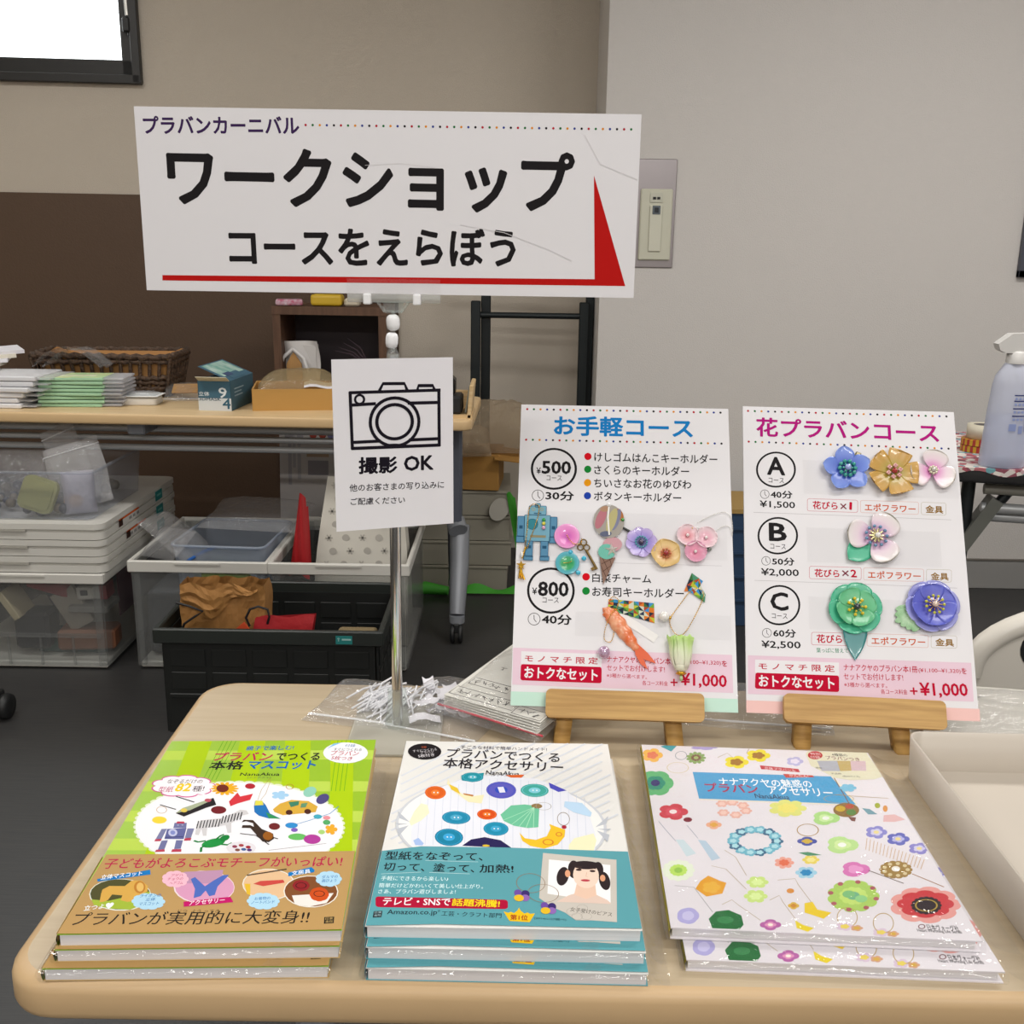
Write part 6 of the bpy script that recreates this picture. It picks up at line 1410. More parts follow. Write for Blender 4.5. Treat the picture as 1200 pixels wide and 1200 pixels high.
f1 = book('craft_book', 'floral', .206, .264, .0088, 'pale floral accessory book in clear film, upper of the right pair', 'floral craft books', CF, CF, hard=True, spine2=M('spine_yellow', 'd8c61c', .5))
f1.location = (.2143, .5947, TZ + .0093); f1.rotation_euler = (0, 0, radians(-2.5))
f2 = copy_tree(f1, 'pale floral accessory book in clear film, lower of the right pair', (.2222, .5755, TZ), (0, 0, radians(-2.0)))
for q in (f1, f2): sleeve(.206, .264, .0088, q, .024)

# ------------------------------------------------------------------ bags and papers on the front table
def pouch(w, h, t, seed, m, nu=22, nv=26, amp=.004, flatback=True):
    """sealed film bag lying in x-y, seal at y = 0; puffed by t, wrinkled"""
    mb = MB()
    def z(u, v, s):
        e = (max(0, 1 - (2 * u - 1) ** 4) * max(0, 1 - (2 * v - 1) ** 4)) ** .6
        n = noise.noise(Vector((u * 4 + seed, v * 5, s * 3))) + .5 * noise.noise(Vector((u * 11, v * 10 + seed, s * 5)))
        return max(.0003, (t * (.55 + .45 * s) if s > 0 else .0005) * e + amp * abs(n) * (e if s > 0 else 0))
    for s in (1, -1): mb.surf(lambda u, v, s=s: ((u - .5) * w * (1 + .03 * sin(v * 7 + seed)), v * h, z(u, v, s)), nu, nv, m)
    return mb
def zipbag(name, label, w, h, t, seed, loc, rot, zipm=None, group=None, zy=.012, m=None):
    o = thing(name, label, 'plastic bag', loc, rot, group)
    pouch(w, h, t, seed, m or BAGF).build('film', o)
    mb = MB(); mb.tube([(-w / 2 + .001, zy, .0022), (0, zy, .0026), (w / 2 - .001, zy, .0022)], .0012, zipm or M('zip_clear', 'e6e6e8', .3), 6); mb.build('zip_seal', o)
    return o
R = random.Random(4)
zipbag('zip_bag', 'flat clear zip bag of white ties on the table, left of the chrome pole', .098, .105, .010, 2, (-.158, .925, TZ + .001), (0, 0, radians(-14)))
mb = MB(); TIE = M('white_tie', 'e2e2e6', .6)
for i in range(70):
    a = R.gauss(1.25, .28); cx = -.125 + R.gauss(0, .013); cy = .982 + R.gauss(0, .012); L = R.uniform(.02, .03); z = TZ + .003 + R.random() * .006
    mb.tube([(cx - cos(a) * L, cy - sin(a) * L, z), (cx + R.gauss(0, .002), cy, z + .002), (cx + cos(a + R.gauss(0, .2)) * L, cy + sin(a) * L, z)], .0011, TIE, 5)
tag(solo(mb, 'white_ties', 'loose heap of white paper ties inside the flat clear bag left of the pole', 'ties'), kind='stuff')
zipbag('zip_bag', 'clear zip bag of white paper scraps just right of the pole base', .10, .13, .02, 5, (-.082, .90, TZ + .0005), (0, 0, radians(-20)))
mb = MB()
for i in range(16):
    cx, cy = -.066 + R.gauss(0, .014), .962 + R.gauss(0, .018); a = R.uniform(0, 3); s = R.uniform(.009, .017); z = TZ + .003 + i * .0008
    mb.surf(lambda u, v: (cx + cos(a) * (u - .5) * s * 2 - sin(a) * (v - .5) * s, cy + sin(a) * (u - .5) * s * 2 + cos(a) * (v - .5) * s, z + .003 * sin(u * 5 + i) + .002 * cos(v * 6)), 4, 3, PAPER)
tag(solo(mb, 'paper_scraps', 'white paper scraps inside the clear bag right of the pole base', 'paper'), kind='stuff')
Z3 = (-.026, .902, TZ + .014); A3 = (radians(5), 0, radians(-33))
zipbag('zip_bag', 'clear zip bag with a red seal holding handwritten cards, left of the left easel', .125, .175, .02, 9, Z3, A3, M('zip_red', 'c43c4c', .4), m=clear('bag_film_thin', 'fbfbfb', .04, .06, .5, 38))
def scribble(mb, x, y, w, h, n, z, m, seed):
    q = random.Random(seed)
    for i in range(n):
        cx = x + w * (i + .5) / n; s = w / n * .38
        for k in range(3):
            a = q.uniform(0, 3.1); px, py = cx + q.uniform(-s, s) * .6, y + q.uniform(-h, h) * .3
            stroke(mb, [(px - cos(a) * s, py - sin(a) * h * .4), (px + q.uniform(-.2, .2) * s, py), (px + cos(a) * s, py + sin(a) * h * .4)], .7, z, m)
PEN = ink('3a3838')
for k in range(5):
    mb = MB(.001); mb.box((0, 79, -.2), (112, 146, .35), M('note_paper', 'd3d1c9', .75))
    if k == 4:
        def frame(x0, y0, x1, y1): stroke(mb, [(x0, y0), (x1, y0), (x1, y1), (x0, y1), (x0, y0)], .8, .1, PEN)
        frame(22, 8, 54, 24); scribble(mb, 26, 16, 24, 9, 3, .12, PEN, 1); frame(-54, 12, 20, 28); scribble(mb, -50, 20, 64, 9, 7, .12, PEN, 2)
        frame(-48, 38, -2, 52); scribble(mb, -45, 45, 40, 8, 5, .12, PEN, 3); scribble(mb, 5, 46, 30, 8, 4, .12, PEN, 7); stroke(mb, [(4, 40), (8, 36), (22, 37)], .6, .12, PEN)
        scribble(mb, 6, 66, 14, 7, 2, .12, PEN, 4); frame(-12, 80, 34, 92); scribble(mb, -8, 86, 40, 7, 5, .12, PEN, 5); scribble(mb, -38, 82, 9, 6, 1, .12, PEN, 9); scribble(mb, -16, 112, 30, 7, 4, .12, PEN, 6)
    th_ = A3[2] + .01 * (k - 2); oy = .006 + .001 * k
    solo(mb, 'note_card', ('sheet of handwritten boxed notes on top in the red-sealed bag' if k == 4 else 'blank sheet under the handwritten notes in the red-sealed bag'), 'paper', (Z3[0] - sin(th_) * oy, Z3[1] + cos(th_) * oy, Z3[2] + .004 + k * .0022), (A3[0], 0, th_), 'note sheets in the red-sealed bag')
zipbag('zip_bag', 'empty clear film bag lying flat on the table between the two easels', .15, .11, .009, 13, (.245, .93, TZ + .001), (0, 0, radians(-8)))
zipbag('zip_bag', 'clear bag with a white sheet, behind the tray at the right edge', .19, .13, .018, 17, (.49, .895, TZ + .001), (0, 0, radians(-6)))
mb = MB(.001); mb.surf(lambda u, v: ((u - .5) * 170, v * 112, 4 + 4 * sin(u * 3) + 3 * v), 8, 6, M('note_paper_grey', 'bdb9b0', .75))
t = solo(mb, 'note_sheet', 'white note sheet with a green mark inside the bag behind the tray', 'paper', (.49, .903, TZ + .004), (0, 0, radians(-6)))
mb = MB(.001); scribble(mb, -60, 92, 50, 8, 6, 14, ink('6a6a70'), 11); scribble(mb, -52, 78, 44, 8, 6, 14, ink('6a6a70'), 12); mb.build('handwriting', t)
mb = MB(.001); mb.tube([(-52 + 24 * cos(a), 52 + 18 * sin(a), 12) for a in [.4 + 4.2 * i / 14 for i in range(15)]], 5, M('green_mark', 'a9c87c', .7), 6, taper=[3, 5, 6, 6, 6, 5, 5, 5, 6, 6, 6, 5, 4, 3, 2]); mb.build('green_mark', t)
# shallow milky tray
t = thing('plastic_tray', 'shallow milky white plastic tray at the right edge of the front table', 'tray', (.3635, .853, TZ), (0, 0, radians(-1)))
TR = M('tray_milky', 'bdb4a8', .35); a_, b_, hh = .32, .27, .041
po = rrect(a_, b_, .014, 8, a_ / 2, -b_ / 2); pi_ = rrect(a_ - .004, b_ - .004, .0125, 8, a_ / 2, -b_ / 2)
mb = MB(); n = len(po); mb.flat(pi_, .0025, TR); mb.flat(po, .0003, TR); mb.build('tray_floor', t)
vs = [(x, y, .0003) for x, y in po] + [(x - .003 if x < a_ / 2 else x + .003, y, hh) for x, y in po] + [(x - .003 if x < a_ / 2 else x + .003, y, hh) for x, y in pi_] + [(x, y, .0025) for x, y in pi_]
mb = MB(); mb.add(vs, [[L * n + j, L * n + (j + 1) % n, (L + 1) * n + (j + 1) % n, (L + 1) * n + j] for L in range(3) for j in range(n)], TR, True); mb.build('tray_wall', t)
# ------------------------------------------------------------------ back table against the wall
BT = .72
t = thing('folding_table', 'long pale back table against the wall, crowded with packets and boxes', 'table', (-1.36, 3.08, 0), (0, 0, radians(-1.2)))
BTM = wood('back_table_laminate', 'dcc196', 'd2b588', (1.2, 22, 22), 5, .45)
mb = MB(); edge_slab(mb, rrect(2.5, .5, .03, 6), BT - .03, BT, .006, BTM, M('back_table_edge', 'd0b184', .5)); mb.build('table_top', t)
GR2 = M('grey_rail', 'b4b6b8', .35, .3)
mb = MB()
for yy, zz, r in ((-.10, .655, .011), (-.105, .628, .009), (-.11, .600, .0095)): mb.tube([(-1.22, yy, zz), (1.1, yy, zz)], r, GR2, 8)
mb.build('shelf_rails', t)
for x in (-1.08, .295, 1.1):
    mb = MB(); mb.box((x, -.03, .672), (.05, .36, .034), M('bracket_grey', '787b82', .45, .2), bev=.004); mb.build('bracket', t)
LG = M('leg_grey', '8c8f95', .4, .25)
for x in (-1.1, 1.195):
    mb = MB(); mb.box((x - .015, .02, .51), (.05, .06, .30), M('leg_dark', '575b66', .45, .2), bev=.008)
    lg = mb.build('leg', t)
    mb = MB(); mb.tube([(x - .012, .03, .36), (x, 0, .335)], .03, LG, 12)
    mb.tube([(x, .06, .335), (x + .004, -.005, .22), (x + .002, -.065, .085)], .03, LG, 10, taper=[.032, .03, .024]); mb.tube([(x - .015, .06, .33), (x - .03, .28, .09)], .024, M('leg_dark', '575b66'), 10)
    for yy, xo in ((-.07, .002), (.29, -.032)):
        mb.lathe([(.024, .062), (.024, .085)], LG, 14, Matrix.Translation((x + xo, yy, 0)))
    mb.build('foot', t)
    for yy, xo in ((-.085, .002), (.285, -.032)):
        mb = MB()
        for s in (-1, 1): mb.lathe([(.006, -.006), (.028, -.006), (.03, 0), (.028, .006), (.006, .006)], BLACK, 18, Matrix.Translation((x + xo + s * .012, yy, .031)) @ Matrix.Rotation(pi / 2, 4, 'Y'))
        mb.box((x + xo, yy, .05), (.02, .03, .03), BLACK, bev=.004); mb.build('caster', t)
# packets
R = random.Random(8)
WP_ = clear('packet_film_white', 'fafafa', .35, .15, hazehex='e6e6ea'); PKW = M('packet_white', 'd9d9dc', .4)
z = BT
for i in range(6):
    mb = MB(); mb.box((0, 0, .0075), (.235 - .01 * R.random(), .19, .014), PKW, bev=.003); mb.box((.13, 0, .007), (.05, .17, .004), WP_)
    solo(mb, 'film_packet', 'white film-wrapped packet, ' + ('topmost', 'second from the top', 'third from the top', 'fourth from the top', 'second from the bottom', 'lowest')[5 - i] + ' of the white stack at the left edge', 'packet', (-1.52 + R.uniform(-.012, .008) + .012 * i, 2.985 + R.uniform(-.006, .006), z), (0, 0, radians(-3 + R.uniform(-4, 4))), 'white film packets on the back table'); z += .0155
GP = M('card_green', '9fc7a3', .5); GP2 = M('card_green_light', 'c8ddb0', .5); z = BT
names = ('lowest', 'second', 'third', 'fourth', 'fifth', 'sixth', 'seventh', 'topmost')
for i in range(8):
    t = thing('card_packet', 'green card packet, ' + names[i] + (' counted from the table' if 0 < i < 7 else '') + ' in the green stack', 'packet', (-1.282 + R.uniform(-.005, .005), 2.995 + R.uniform(-.004, .004), z), (0, 0, radians(4 + R.uniform(-3, 3))), 'green card packets on the back table')
    mb = MB(); mb.box((0, 0, .0052), (.185, .125, .0085), GP, bev=.0015)
    if i == 7:
        mb.box((0, 0, .0098), (.18, .12, .0006), M('card_pattern', 'a8cf9a', .5, var=1, vscale=30, hex2='d2d49a')); mb.box((.005, -.012, .0104), (.11, .03, .0006), M('card_cream', 'dde0c4', .6)); mb.add([(*q, .0109) for q in ()], [], GP)
        stroke(mb, [(-.03, -.012), (.04, -.012)], .006, .0109, ink('b8c4a0'))
    mb.build('card', t); mb = MB(); mb.box((.118, .004, .006), (.06, .125, .007), WP_, bev=.002); mb.build('film_tail', t); z += .0108
mb = MB()
mb.surf(lambda u, v: (.22 * u - .02 * v, .1 * v, .06 * sin(pi * u) ** .7 * (1 - .3 * v) + .002), 12, 4, clear('acetate', 'f4f4f4', .12, .06)); mb.surf(lambda u, v: (.03 + .17 * u, .11 * v, .05 * sin(pi * u) + .004), 8, 3, clear('acetate', 'f4f4f4'))
solo(mb, 'acetate_sheet', 'curved clear acetate sheet lying on the packets in front of the basket', 'plastic sheet', (-1.42, 3.02, .822))
mb = MB()
for k in range(4): mb.box((.01 * k, .02 * k, .012 + .012 * k), (.12, .09, .01), PAPER if k % 2 else M('paper_cream', 'd8d2c2', .7), rot=(.03 * k, -.05, .2 + .15 * k))
solo(mb, 'paper_bundle', 'bundle of small papers at the far left on the white packets', 'paper', (-1.585, 3.05, .813))
# woven basket
t = thing('woven_basket', 'dark brown woven basket with a tan paper lining on the back table', 'basket', (-1.265, 3.235, BT + .006), (0, 0, radians(2)))
WV = M('woven_dark', '3a2b20', .7, bump=.8, bscale=120, var=1, vscale=90, hex2='5a4433')
mb = MB(); Hh = .115
def ring(f): w = .19 + .025 * f; d = .085 + .02 * f; return w, d
for k in range(8):
    f = k / 7; w, d = ring(f); q = rrect(2 * w, 2 * d, .03, 4)
    if k in (4, 5): continue
    pts = [(x, y, .006 + f * Hh + .002 * sin(i * 2.6 + k * pi)) for i, (x, y) in enumerate(q + [])]
    ext = []
    for a, b in zip(pts, pts[1:] + pts[:1]):
        n = max(1, int((Vector(a) - Vector(b)).length / .018))
        for j in range(n): ext.append(Vector(a).lerp(Vector(b), j / n) + Vector((0, 0, .0025 * (1 if (len(ext) + k) % 2 else -1))))
    mb.tube(ext, .0085 if k < 7 else .01, WV, 6, closed=True)
w, d = ring(.6)
for i in range(26):
    a = i / 26; q = rrect(2 * w, 2 * d, .03, 4); P = q[int(a * len(q)) % len(q)]
for i in range(15):
    for s in (-1, 1): mb.tube([(-.19 + .38 * i / 14, s * .086, .004), (-.21 + .42 * i / 14, s * .104, Hh)], .006, WV, 5)
for i in range(6):
    for s in (-1, 1): mb.tube([(s * .192, -.07 + .14 * i / 5, .004), (s * .214, -.085 + .17 * i / 5, Hh)], .006, WV, 5)
mb.box((0, 0, .006), (.38, .16, .008), WV); mb.build('woven_shell', t)
LN = M('lining_tan', 'b0814c', .7); mb = MB(); q0 = rrect(.365, .155, .03, 4); q1 = rrect(.405, .185, .03, 4); n = len(q0)
mb.add([(x, y, .012) for x, y in q0] + [(x, y, Hh - .004 + .006 * sin(i) + (.014 if y > .05 else 0)) for i, (x, y) in enumerate(q1)], [[i, (i + 1) % n, n + (i + 1) % n, n + i] for i in range(n)], LN); mb.flat(q0, .013, LN); mb.build('paper_lining', t)
# small white tray with clear lid
t = thing('plastic_tray', 'small white plastic tray with a clear lid, right of the green packets', 'tray', (-1.1, 3.02, BT), (0, 0, radians(3)))
mb = MB(); edge_slab(mb, rrect(.10, .075, .012, 5), 0, .022, .004, M('tray_white', 'd6d2ca', .4)); mb.build('tray_body', t)
mb = MB(); mb.box((0, 0, .027), (.112, .085, .003), MILK, bev=.001); mb.surf(lambda u, v: ((u - .5) * .095, (v - .5) * .07, .029 + .009 * (1 - (2 * u - 1) ** 4) * (1 - (2 * v - 1) ** 4)), 8, 6, clear('lid_clear', 'f0f2f2', .2, .08)); mb.build('lid', t)
zipbag('zip_bag', 'small clear bag with a kraft card inside, left of the mask box', .12, .12, .014, 21, (-1.0, 3.08, BT + .001), (radians(18), 0, radians(10)))
mb = MB(); mb.box((0, 0, 0), (.075, .06, .004), KRAFT); solo(mb, 'kraft_card', 'brown kraft card inside the small bag left of the mask box', 'card', (-1.008, 3.135, .752), (radians(18), 0, radians(10)))
# mask box
t = thing('mask_box', 'blue and white mask box with its lid flaps open on the back table', 'box', (-.8545, 2.912, BT), (0, 0, radians(-4)))
MBX = M('mask_teal', '3c6478', .55); MBW = M('mask_white', 'cdd2d4', .55); w, d, h = .096, .2, .086
mb = MB(); mb.box((-w / 2 + .001, d / 2, h / 2), (.002, d, h), MBX); mb.box((w / 2 - .001, d / 2, h / 2), (.002, d, h), MBX); mb.box((0, .001, h / 2), (w, .002, h), MBX); mb.box((0, d - .001, h / 2), (w, .002, h), MBX); mb.box((0, d / 2, .001), (w, d, .002), MBX)
X = Matrix.Translation((0, -.0003, 0)) @ Matrix.Rotation(pi / 2, 4, 'X')
mb.add([(-w / 2, 0, 0), (w / 2, 0, 0), (w / 2, .036, 0), (-w / 2, .036, 0)], [[0, 1, 2, 3]], MBW, False, X)
for s, x0, x1, y, hh, c, bo in (('立体', -.046, -.015, .048, .013, 'dfe6ea', .8), ('3DMASK', -.046, .018, .033, .009, '28485a', .8), ('9', .012, .036, .052, .03, 'dfe6ea', 1), ('4', .022, .046, .021, .03, '3c6478', 1)):
    vs, fs = glyphs(s, bo); mb.add([(x0 + (x1 - x0) * a, y + b * hh, .0003 + c3 * .00005) for a, b, c3 in vs], fs, ink(c), False, X)
for k, (y0, y1, zz) in enumerate(((.03, .11, .06), (.03, .09, .05), (.03, .1, .04))): mb.box((w / 2 + .0003, (y0 + y1) / 2, zz), (.0004, y1 - y0, .003), ink('9ab0bc'))
mb.build('carton', t)
mb = MB(); Fl = Matrix.Translation((w / 2, 0, h)) @ Matrix.Rotation(radians(23), 4, 'Y')
mb.box((-.05, .1, 0), (.1, .2, .0015), MBX, X=Fl); mb.box((-.06, .1, .001), (.07, .17, .0006), M('lid_print', 'b9cfc6', .5, var=1, vscale=30, hex2='6fa79a'), X=Fl); mb.box((-.02, .09, .0016), (.03, .1, .0006), MBX, X=Fl); mb.box((-.03, .06, .002), (.018, .05, .0006), ink('4a5878'), X=Fl); mb.build('open_lid', t)
mb = MB(); mb.box((0, -.012, h + .006), (w - .006, .028, .0015), M('carton_inside', 'c9c2a8', .7), rot=(radians(-28), 0, 0)); mb.build('front_flap', t)
# carton tray with a plastic bag
t = thing('carton_tray', 'shallow brown carton tray holding a plastic bag on the back table', 'carton', (-.6, 2.945, BT), (0, 0, radians(10)))
CI = M('carton_in', 'b98d4a', .8); mb = MB(); w, d, h = .30, .2, .062
for (x, y, sx, sy) in ((0, 0, w, .004), (0, d, w, .004), (-w / 2, d / 2, .004, d), (w / 2, d / 2, .004, d)): mb.box((x, y, h / 2), (sx, sy, h), CI)
mb.box((0, d / 2, .002), (w, d, .004), CI); mb.build('carton_body', t)
pouch(.25, .17, .075, 31, clear('bag_film_tan', 'e8dcc4', .3, .1, .8, 22, hazehex='c0ae88')) .build('film', thing('plastic_bag', 'crumpled clear plastic bag lying in the brown carton tray', 'plastic bag', (-.625, 2.975, BT + .03), (0, 0, radians(10))))
mb = MB(); mb.surf(lambda u, v: ((u - .5) * .14, v * .06, .004 * sin(u * 9)), 8, 3, PAPER); solo(mb, 'paper_slip', 'white paper slip on the front edge of the brown carton tray', 'paper', (-.54, 2.975, .783), (radians(10), 0, radians(10)))
# wooden tray end with black tape cutters
t = thing('wooden_tray', 'pale wooden tray at the right end of the back table, holding black tools', 'tray', (-.215, 2.92, BT))
WTM = wood('tray_wood', 'd8bd90', 'cbab7c', (2, 30, 30), 6, .5); mb = MB(); mb.box((0, 0, .005), (.2, .16, .01), WTM); mb.box((.094, -.0, .047), (.012, .16, .094), WTM, rot=(0, .08, 0), bev=.002); mb.box((-.094, 0, .03), (.012, .16, .06), WTM); mb.box((0, .074, .03), (.19, .012, .06), WTM); mb.build('tray_frame', t)
t = thing('tape_cutter', 'black tape cutter in the wooden tray, right behind the paper notice', 'tape cutter', (-.175, 2.90, BT + .0105))
mb = MB(); mb.box((0, 0, .025), (.06, .1, .05), BLACK, bev=.006); mb.build('base', t); mb = MB(); mb.box((-.012, 0, .075), (.045, .07, .05), M('black_gloss', '131416', .25), bev=.008); mb.build('housing', t); mb = MB(); mb.lathe([(.014, -.01), (.03, -.01), (.03, .01), (.014, .01)], M('tape_dark', '33363a', .3), 20, Matrix.Translation((-.012, -.03, .11)) @ Matrix.Rotation(pi / 2, 4, 'Y')); mb.build('tape_roll', t)
mb = MB(); mb.box((0, 0, .04), (.004, .09, .075), M('grey_green_card', '8c9188', .6)); solo(mb, 'grey_card', 'grey card standing between the black tape cutter and the wooden tray end', 'card', (-.136, 2.91, BT + .011), (0, .15, 0))
# bookcase
t = thing('bookcase', 'brown wooden bookcase standing on the floor behind the back table', 'bookcase', (-.625, 3.62, 0))
BWD = wood('bookcase_wood', '5f4331', '523828', (20, 20, 2), 5, .5)
BDK = M('bookcase_back', '3a3236', .7)
for s in (-1, 1): MB().box((s * .178, 0, .49), (.026, .25, .98), BWD).build('side_panel', t)
MB().box((0, 0, .972), (.385, .255, .028), BWD).build('top_panel', t); MB().box((0, .118, .48), (.34, .012, .95), BDK).build('back_panel', t)
for z in (.70, .36, .04): MB().box((0, -.01, z), (.332, .22, .02), BWD).build('shelf', t)
t = thing('gift_bag', 'white gift bag with a brown kraft front inside the bookcase', 'bag', (-.745, 3.55, .711))
mb = MB(); mb.surf(lambda u, v: (-.065 + .13 * u + .01 * sin(v * 3), .012 * sin(u * 7 + v * 3), .155 * v), 8, 6, M('gift_white', 'c9c6c4', .6)); mb.box((0, .03, .07), (.12, .05, .14), M('gift_white', 'c9c6c4')); mb.build('bag_body', t)
mb = MB(); mb.prism([(-.04, 0), (.02, 0), (.015, .08), (-.012, .12), (-.036, .08)], -.002, .002, KRAFT, Matrix.Translation((0, -.022, 0)) @ Matrix.Rotation(pi / 2, 4, 'X')); mb.build('kraft_front', t)
mb = MB()
for s in (-1, 1): mb.tube([(-.012, -.026, .13), (-.012 + s * .035, -.028, .10), (-.012 + s * .05, -.028, .05)], .007, M('ribbon_white', 'd6d4d4', .4), 6)
mb.build('ribbon', t)
mb = MB(); mb.box((0, 0, .035), (.09, .1, .07), M('pink_box', '7a4650', .6), bev=.003); solo(mb, 'small_box', 'dull pink box at the right inside the bookcase', 'box', (-.525, 3.56, .711))
mb = MB()
for a in (-.5, -.2, .2, .6): mb.tube([(0, 0, 0), (-.05 + a * .03, 0, .05 + .02 * a), (-.10 + .04 * a, .005, .07 + .04 * a)], .005, M('dried_dark', '33242c', .7), 5, taper=[.006, .004, .001])
solo(mb, 'dried_twig', 'dark dried twig lying on the pink box in the bookcase', 'twig', (-.5, 3.56, .782))
mb = MB(); mb.box((0, 0, .02), (.105, .07, .038), M('mustard_wrap', 'c9a62a', .45), bev=.01, seg=3); solo(mb, 'yellow_packet', 'yellow wrapped packet on top of the bookcase below the big sign', 'packet', (-.635, 3.53, .9865))
mb = MB(); mb.box((0, 0, .011), (.09, .07, .02), M('candy_wrap', 'b04a6a', .3, var=1, vscale=60, hex2='c9b8c4'), bev=.006, seg=2); solo(mb, 'pink_packet', 'pink patterned packet on the left of the bookcase top', 'packet', (-.765, 3.53, .9865), (0, 0, .2))
mb = MB(); mb.box((0, 0, .014), (.05, .06, .026), M('pale_wrap', 'c4bba8', .5), bev=.006); solo(mb, 'pale_packet', 'small pale packet right of the yellow one on the bookcase', 'packet', (-.55, 3.53, .9865))
# poster sheet under the table
mb = MB(.001); mb.box((0, 200, -.3), (190, 400, .5), M('poster_paper', 'b9b4b2', .7))
for (x, y, w, h, c) in ((-62, 330, 30, 45, '8f8c90'), (-25, 325, 22, 50, '9a979c'), (40, 372, 70, 26, 'a07f6c'), (-45, 270, 10, 110, 'a5a2a6'), (-60, 230, 12, 150, 'a09da2'), (-28, 240, 12, 130, 'a5a2a6'), (35, 262, 76, 20, 'a5907c'), (36, 215, 70, 50, '8d8a90')): mb.box((x, y, .1), (w, h, .3), ink(c))
for (x, c) in ((20, 'a4483c'), (52, '8e4034'), (80, '6c6c8c')): mb.ball((x, 330, .3), 13, ink(c), 10, (1, 1.3, .05))
solo(mb, 'poster_sheet', 'pale printed poster leaning against the bookcase under the back table', 'poster', (-.70, 3.40, .235), (radians(84), 0, 0))
# black rack
t = thing('metal_rack', 'black metal rack frame standing against the wall behind the left board', 'rack', (.05, 3.78, 0))
mb = MB(); mb.box((-.193, 0, .50), (.035, .03, 1.0), DARKM, bev=.003); mb.build('post', t); mb = MB(); mb.box((-.157, .03, .575), (.035, .03, 1.15), M('dark_metal_2', '1d2224', .4, .4), bev=.003); mb.build('post', t)
mb = MB(); mb.box((.2, 0, .50), (.035, .03, 1.0), DARKM, bev=.003); mb.build('post', t); mb = MB(); mb.box((.222, .03, .575), (.03, .03, 1.15), DARKM, bev=.003); mb.build('post', t)
for z in (.95, .2): MB().tube([(-.19, 0, z), (.2, 0, z)], .011, DARKM, 10).build('crossbar', t)
MB().tube([(-.157, .03, 1.13), (.222, .03, 1.13)], .011, DARKM, 10).build('crossbar', t)
# boxes on the floor behind the table leg
BXM = M('storage_box', '8f8a7c', .75)
for i in range(4):
    t = thing('storage_box', 'flat beige carton, ' + ('lowest', 'second from the floor', 'third from the floor', 'topmost')[i] + ' of the stack behind the table leg', 'box', (-.17, 3.62, .004 + .091 * i), (0, 0, radians((-1, .5, 0, 1)[i])), 'beige cartons behind the table leg')
    mb = MB(); mb.box((0, 0, .04), (.335 - (.02, 0, .012, .015)[i], .3, .08), BXM, bev=.002); mb.build('carton_body', t); mb = MB(); mb.box((0, 0, .084), (.342 - (.02, 0, .012, .015)[i], .308, .010), BXM, bev=.002); mb.build('lid', t)
mb = MB(); mb.prism([(.03 * cos(a) * 1.1, .042 * sin(a)) for a in [2 * pi * i / 20 for i in range(20)]], 0, .002, M('flap_grey', 'a5a197', .8)); solo(mb, 'round_card', 'round grey card leaning on the beige cartons', 'card', (-.045, 3.453, .305), (radians(80), .5, 0))
GRN = M('green_cloth', '3f9a2c', .6)
mb = MB(); mb.surf(lambda u, v: (-.02 + .05 * v + .03 * u, -.006 * sin(v * 9) - .012 * u, .36 - .28 * v + .01 * sin(u * 5)), 5, 14, GRN)
mb.surf(lambda u, v: (-.16 + .2 * u, -.02 - .03 * v, .012 + .012 * sin(u * 8) * (1 - v) + .016 * (1 - v)), 12, 4, GRN); mb.tube([(-.38, -.03, .012), (-.3, -.02, .02), (-.22, -.03, .013)], .02, GRN, 8, taper=[.02, .024, .016])
solo(mb, 'green_wrap', 'bright green wrapping cloth around the beige cartons on the floor', 'cloth', (.0, 3.455, 0))
t = thing('cardboard_box', 'open brown cardboard box above the cartons behind the paper notice', 'box', (-.125, 3.57, .368), (0, 0, radians(-4)))
mb = MB(); mb.box((0, 0, .065), (.17, .22, .125), CARD, bev=.002); mb.build('carton_body', t)
mb = MB(); mb.box((.115, -.06, .122), (.10, .16, .004), CARD, rot=(.1, .12, .1)); mb.build('flap', t)
BUB = clear('bubble_wrap', 'f0eae2', .3, .06, 1.0, 30, hazehex='b5a48c')
pouch(.3, .2, .12, 41, BUB, 40, 40, amp=.03).build('film', thing('bubble_wrap', 'crumpled bubble wrap heaped over the cardboard box', 'bubble wrap', (-.065, 3.47, .50), (radians(24), 0, 0)))
pouch(.17, .12, .05, 47, BUB, amp=.012).build('film', thing('plastic_bag', 'small crumpled clear bag in front of the bubble wrap', 'plastic bag', (-.155, 3.40, .50), (radians(40), 0, radians(10))))

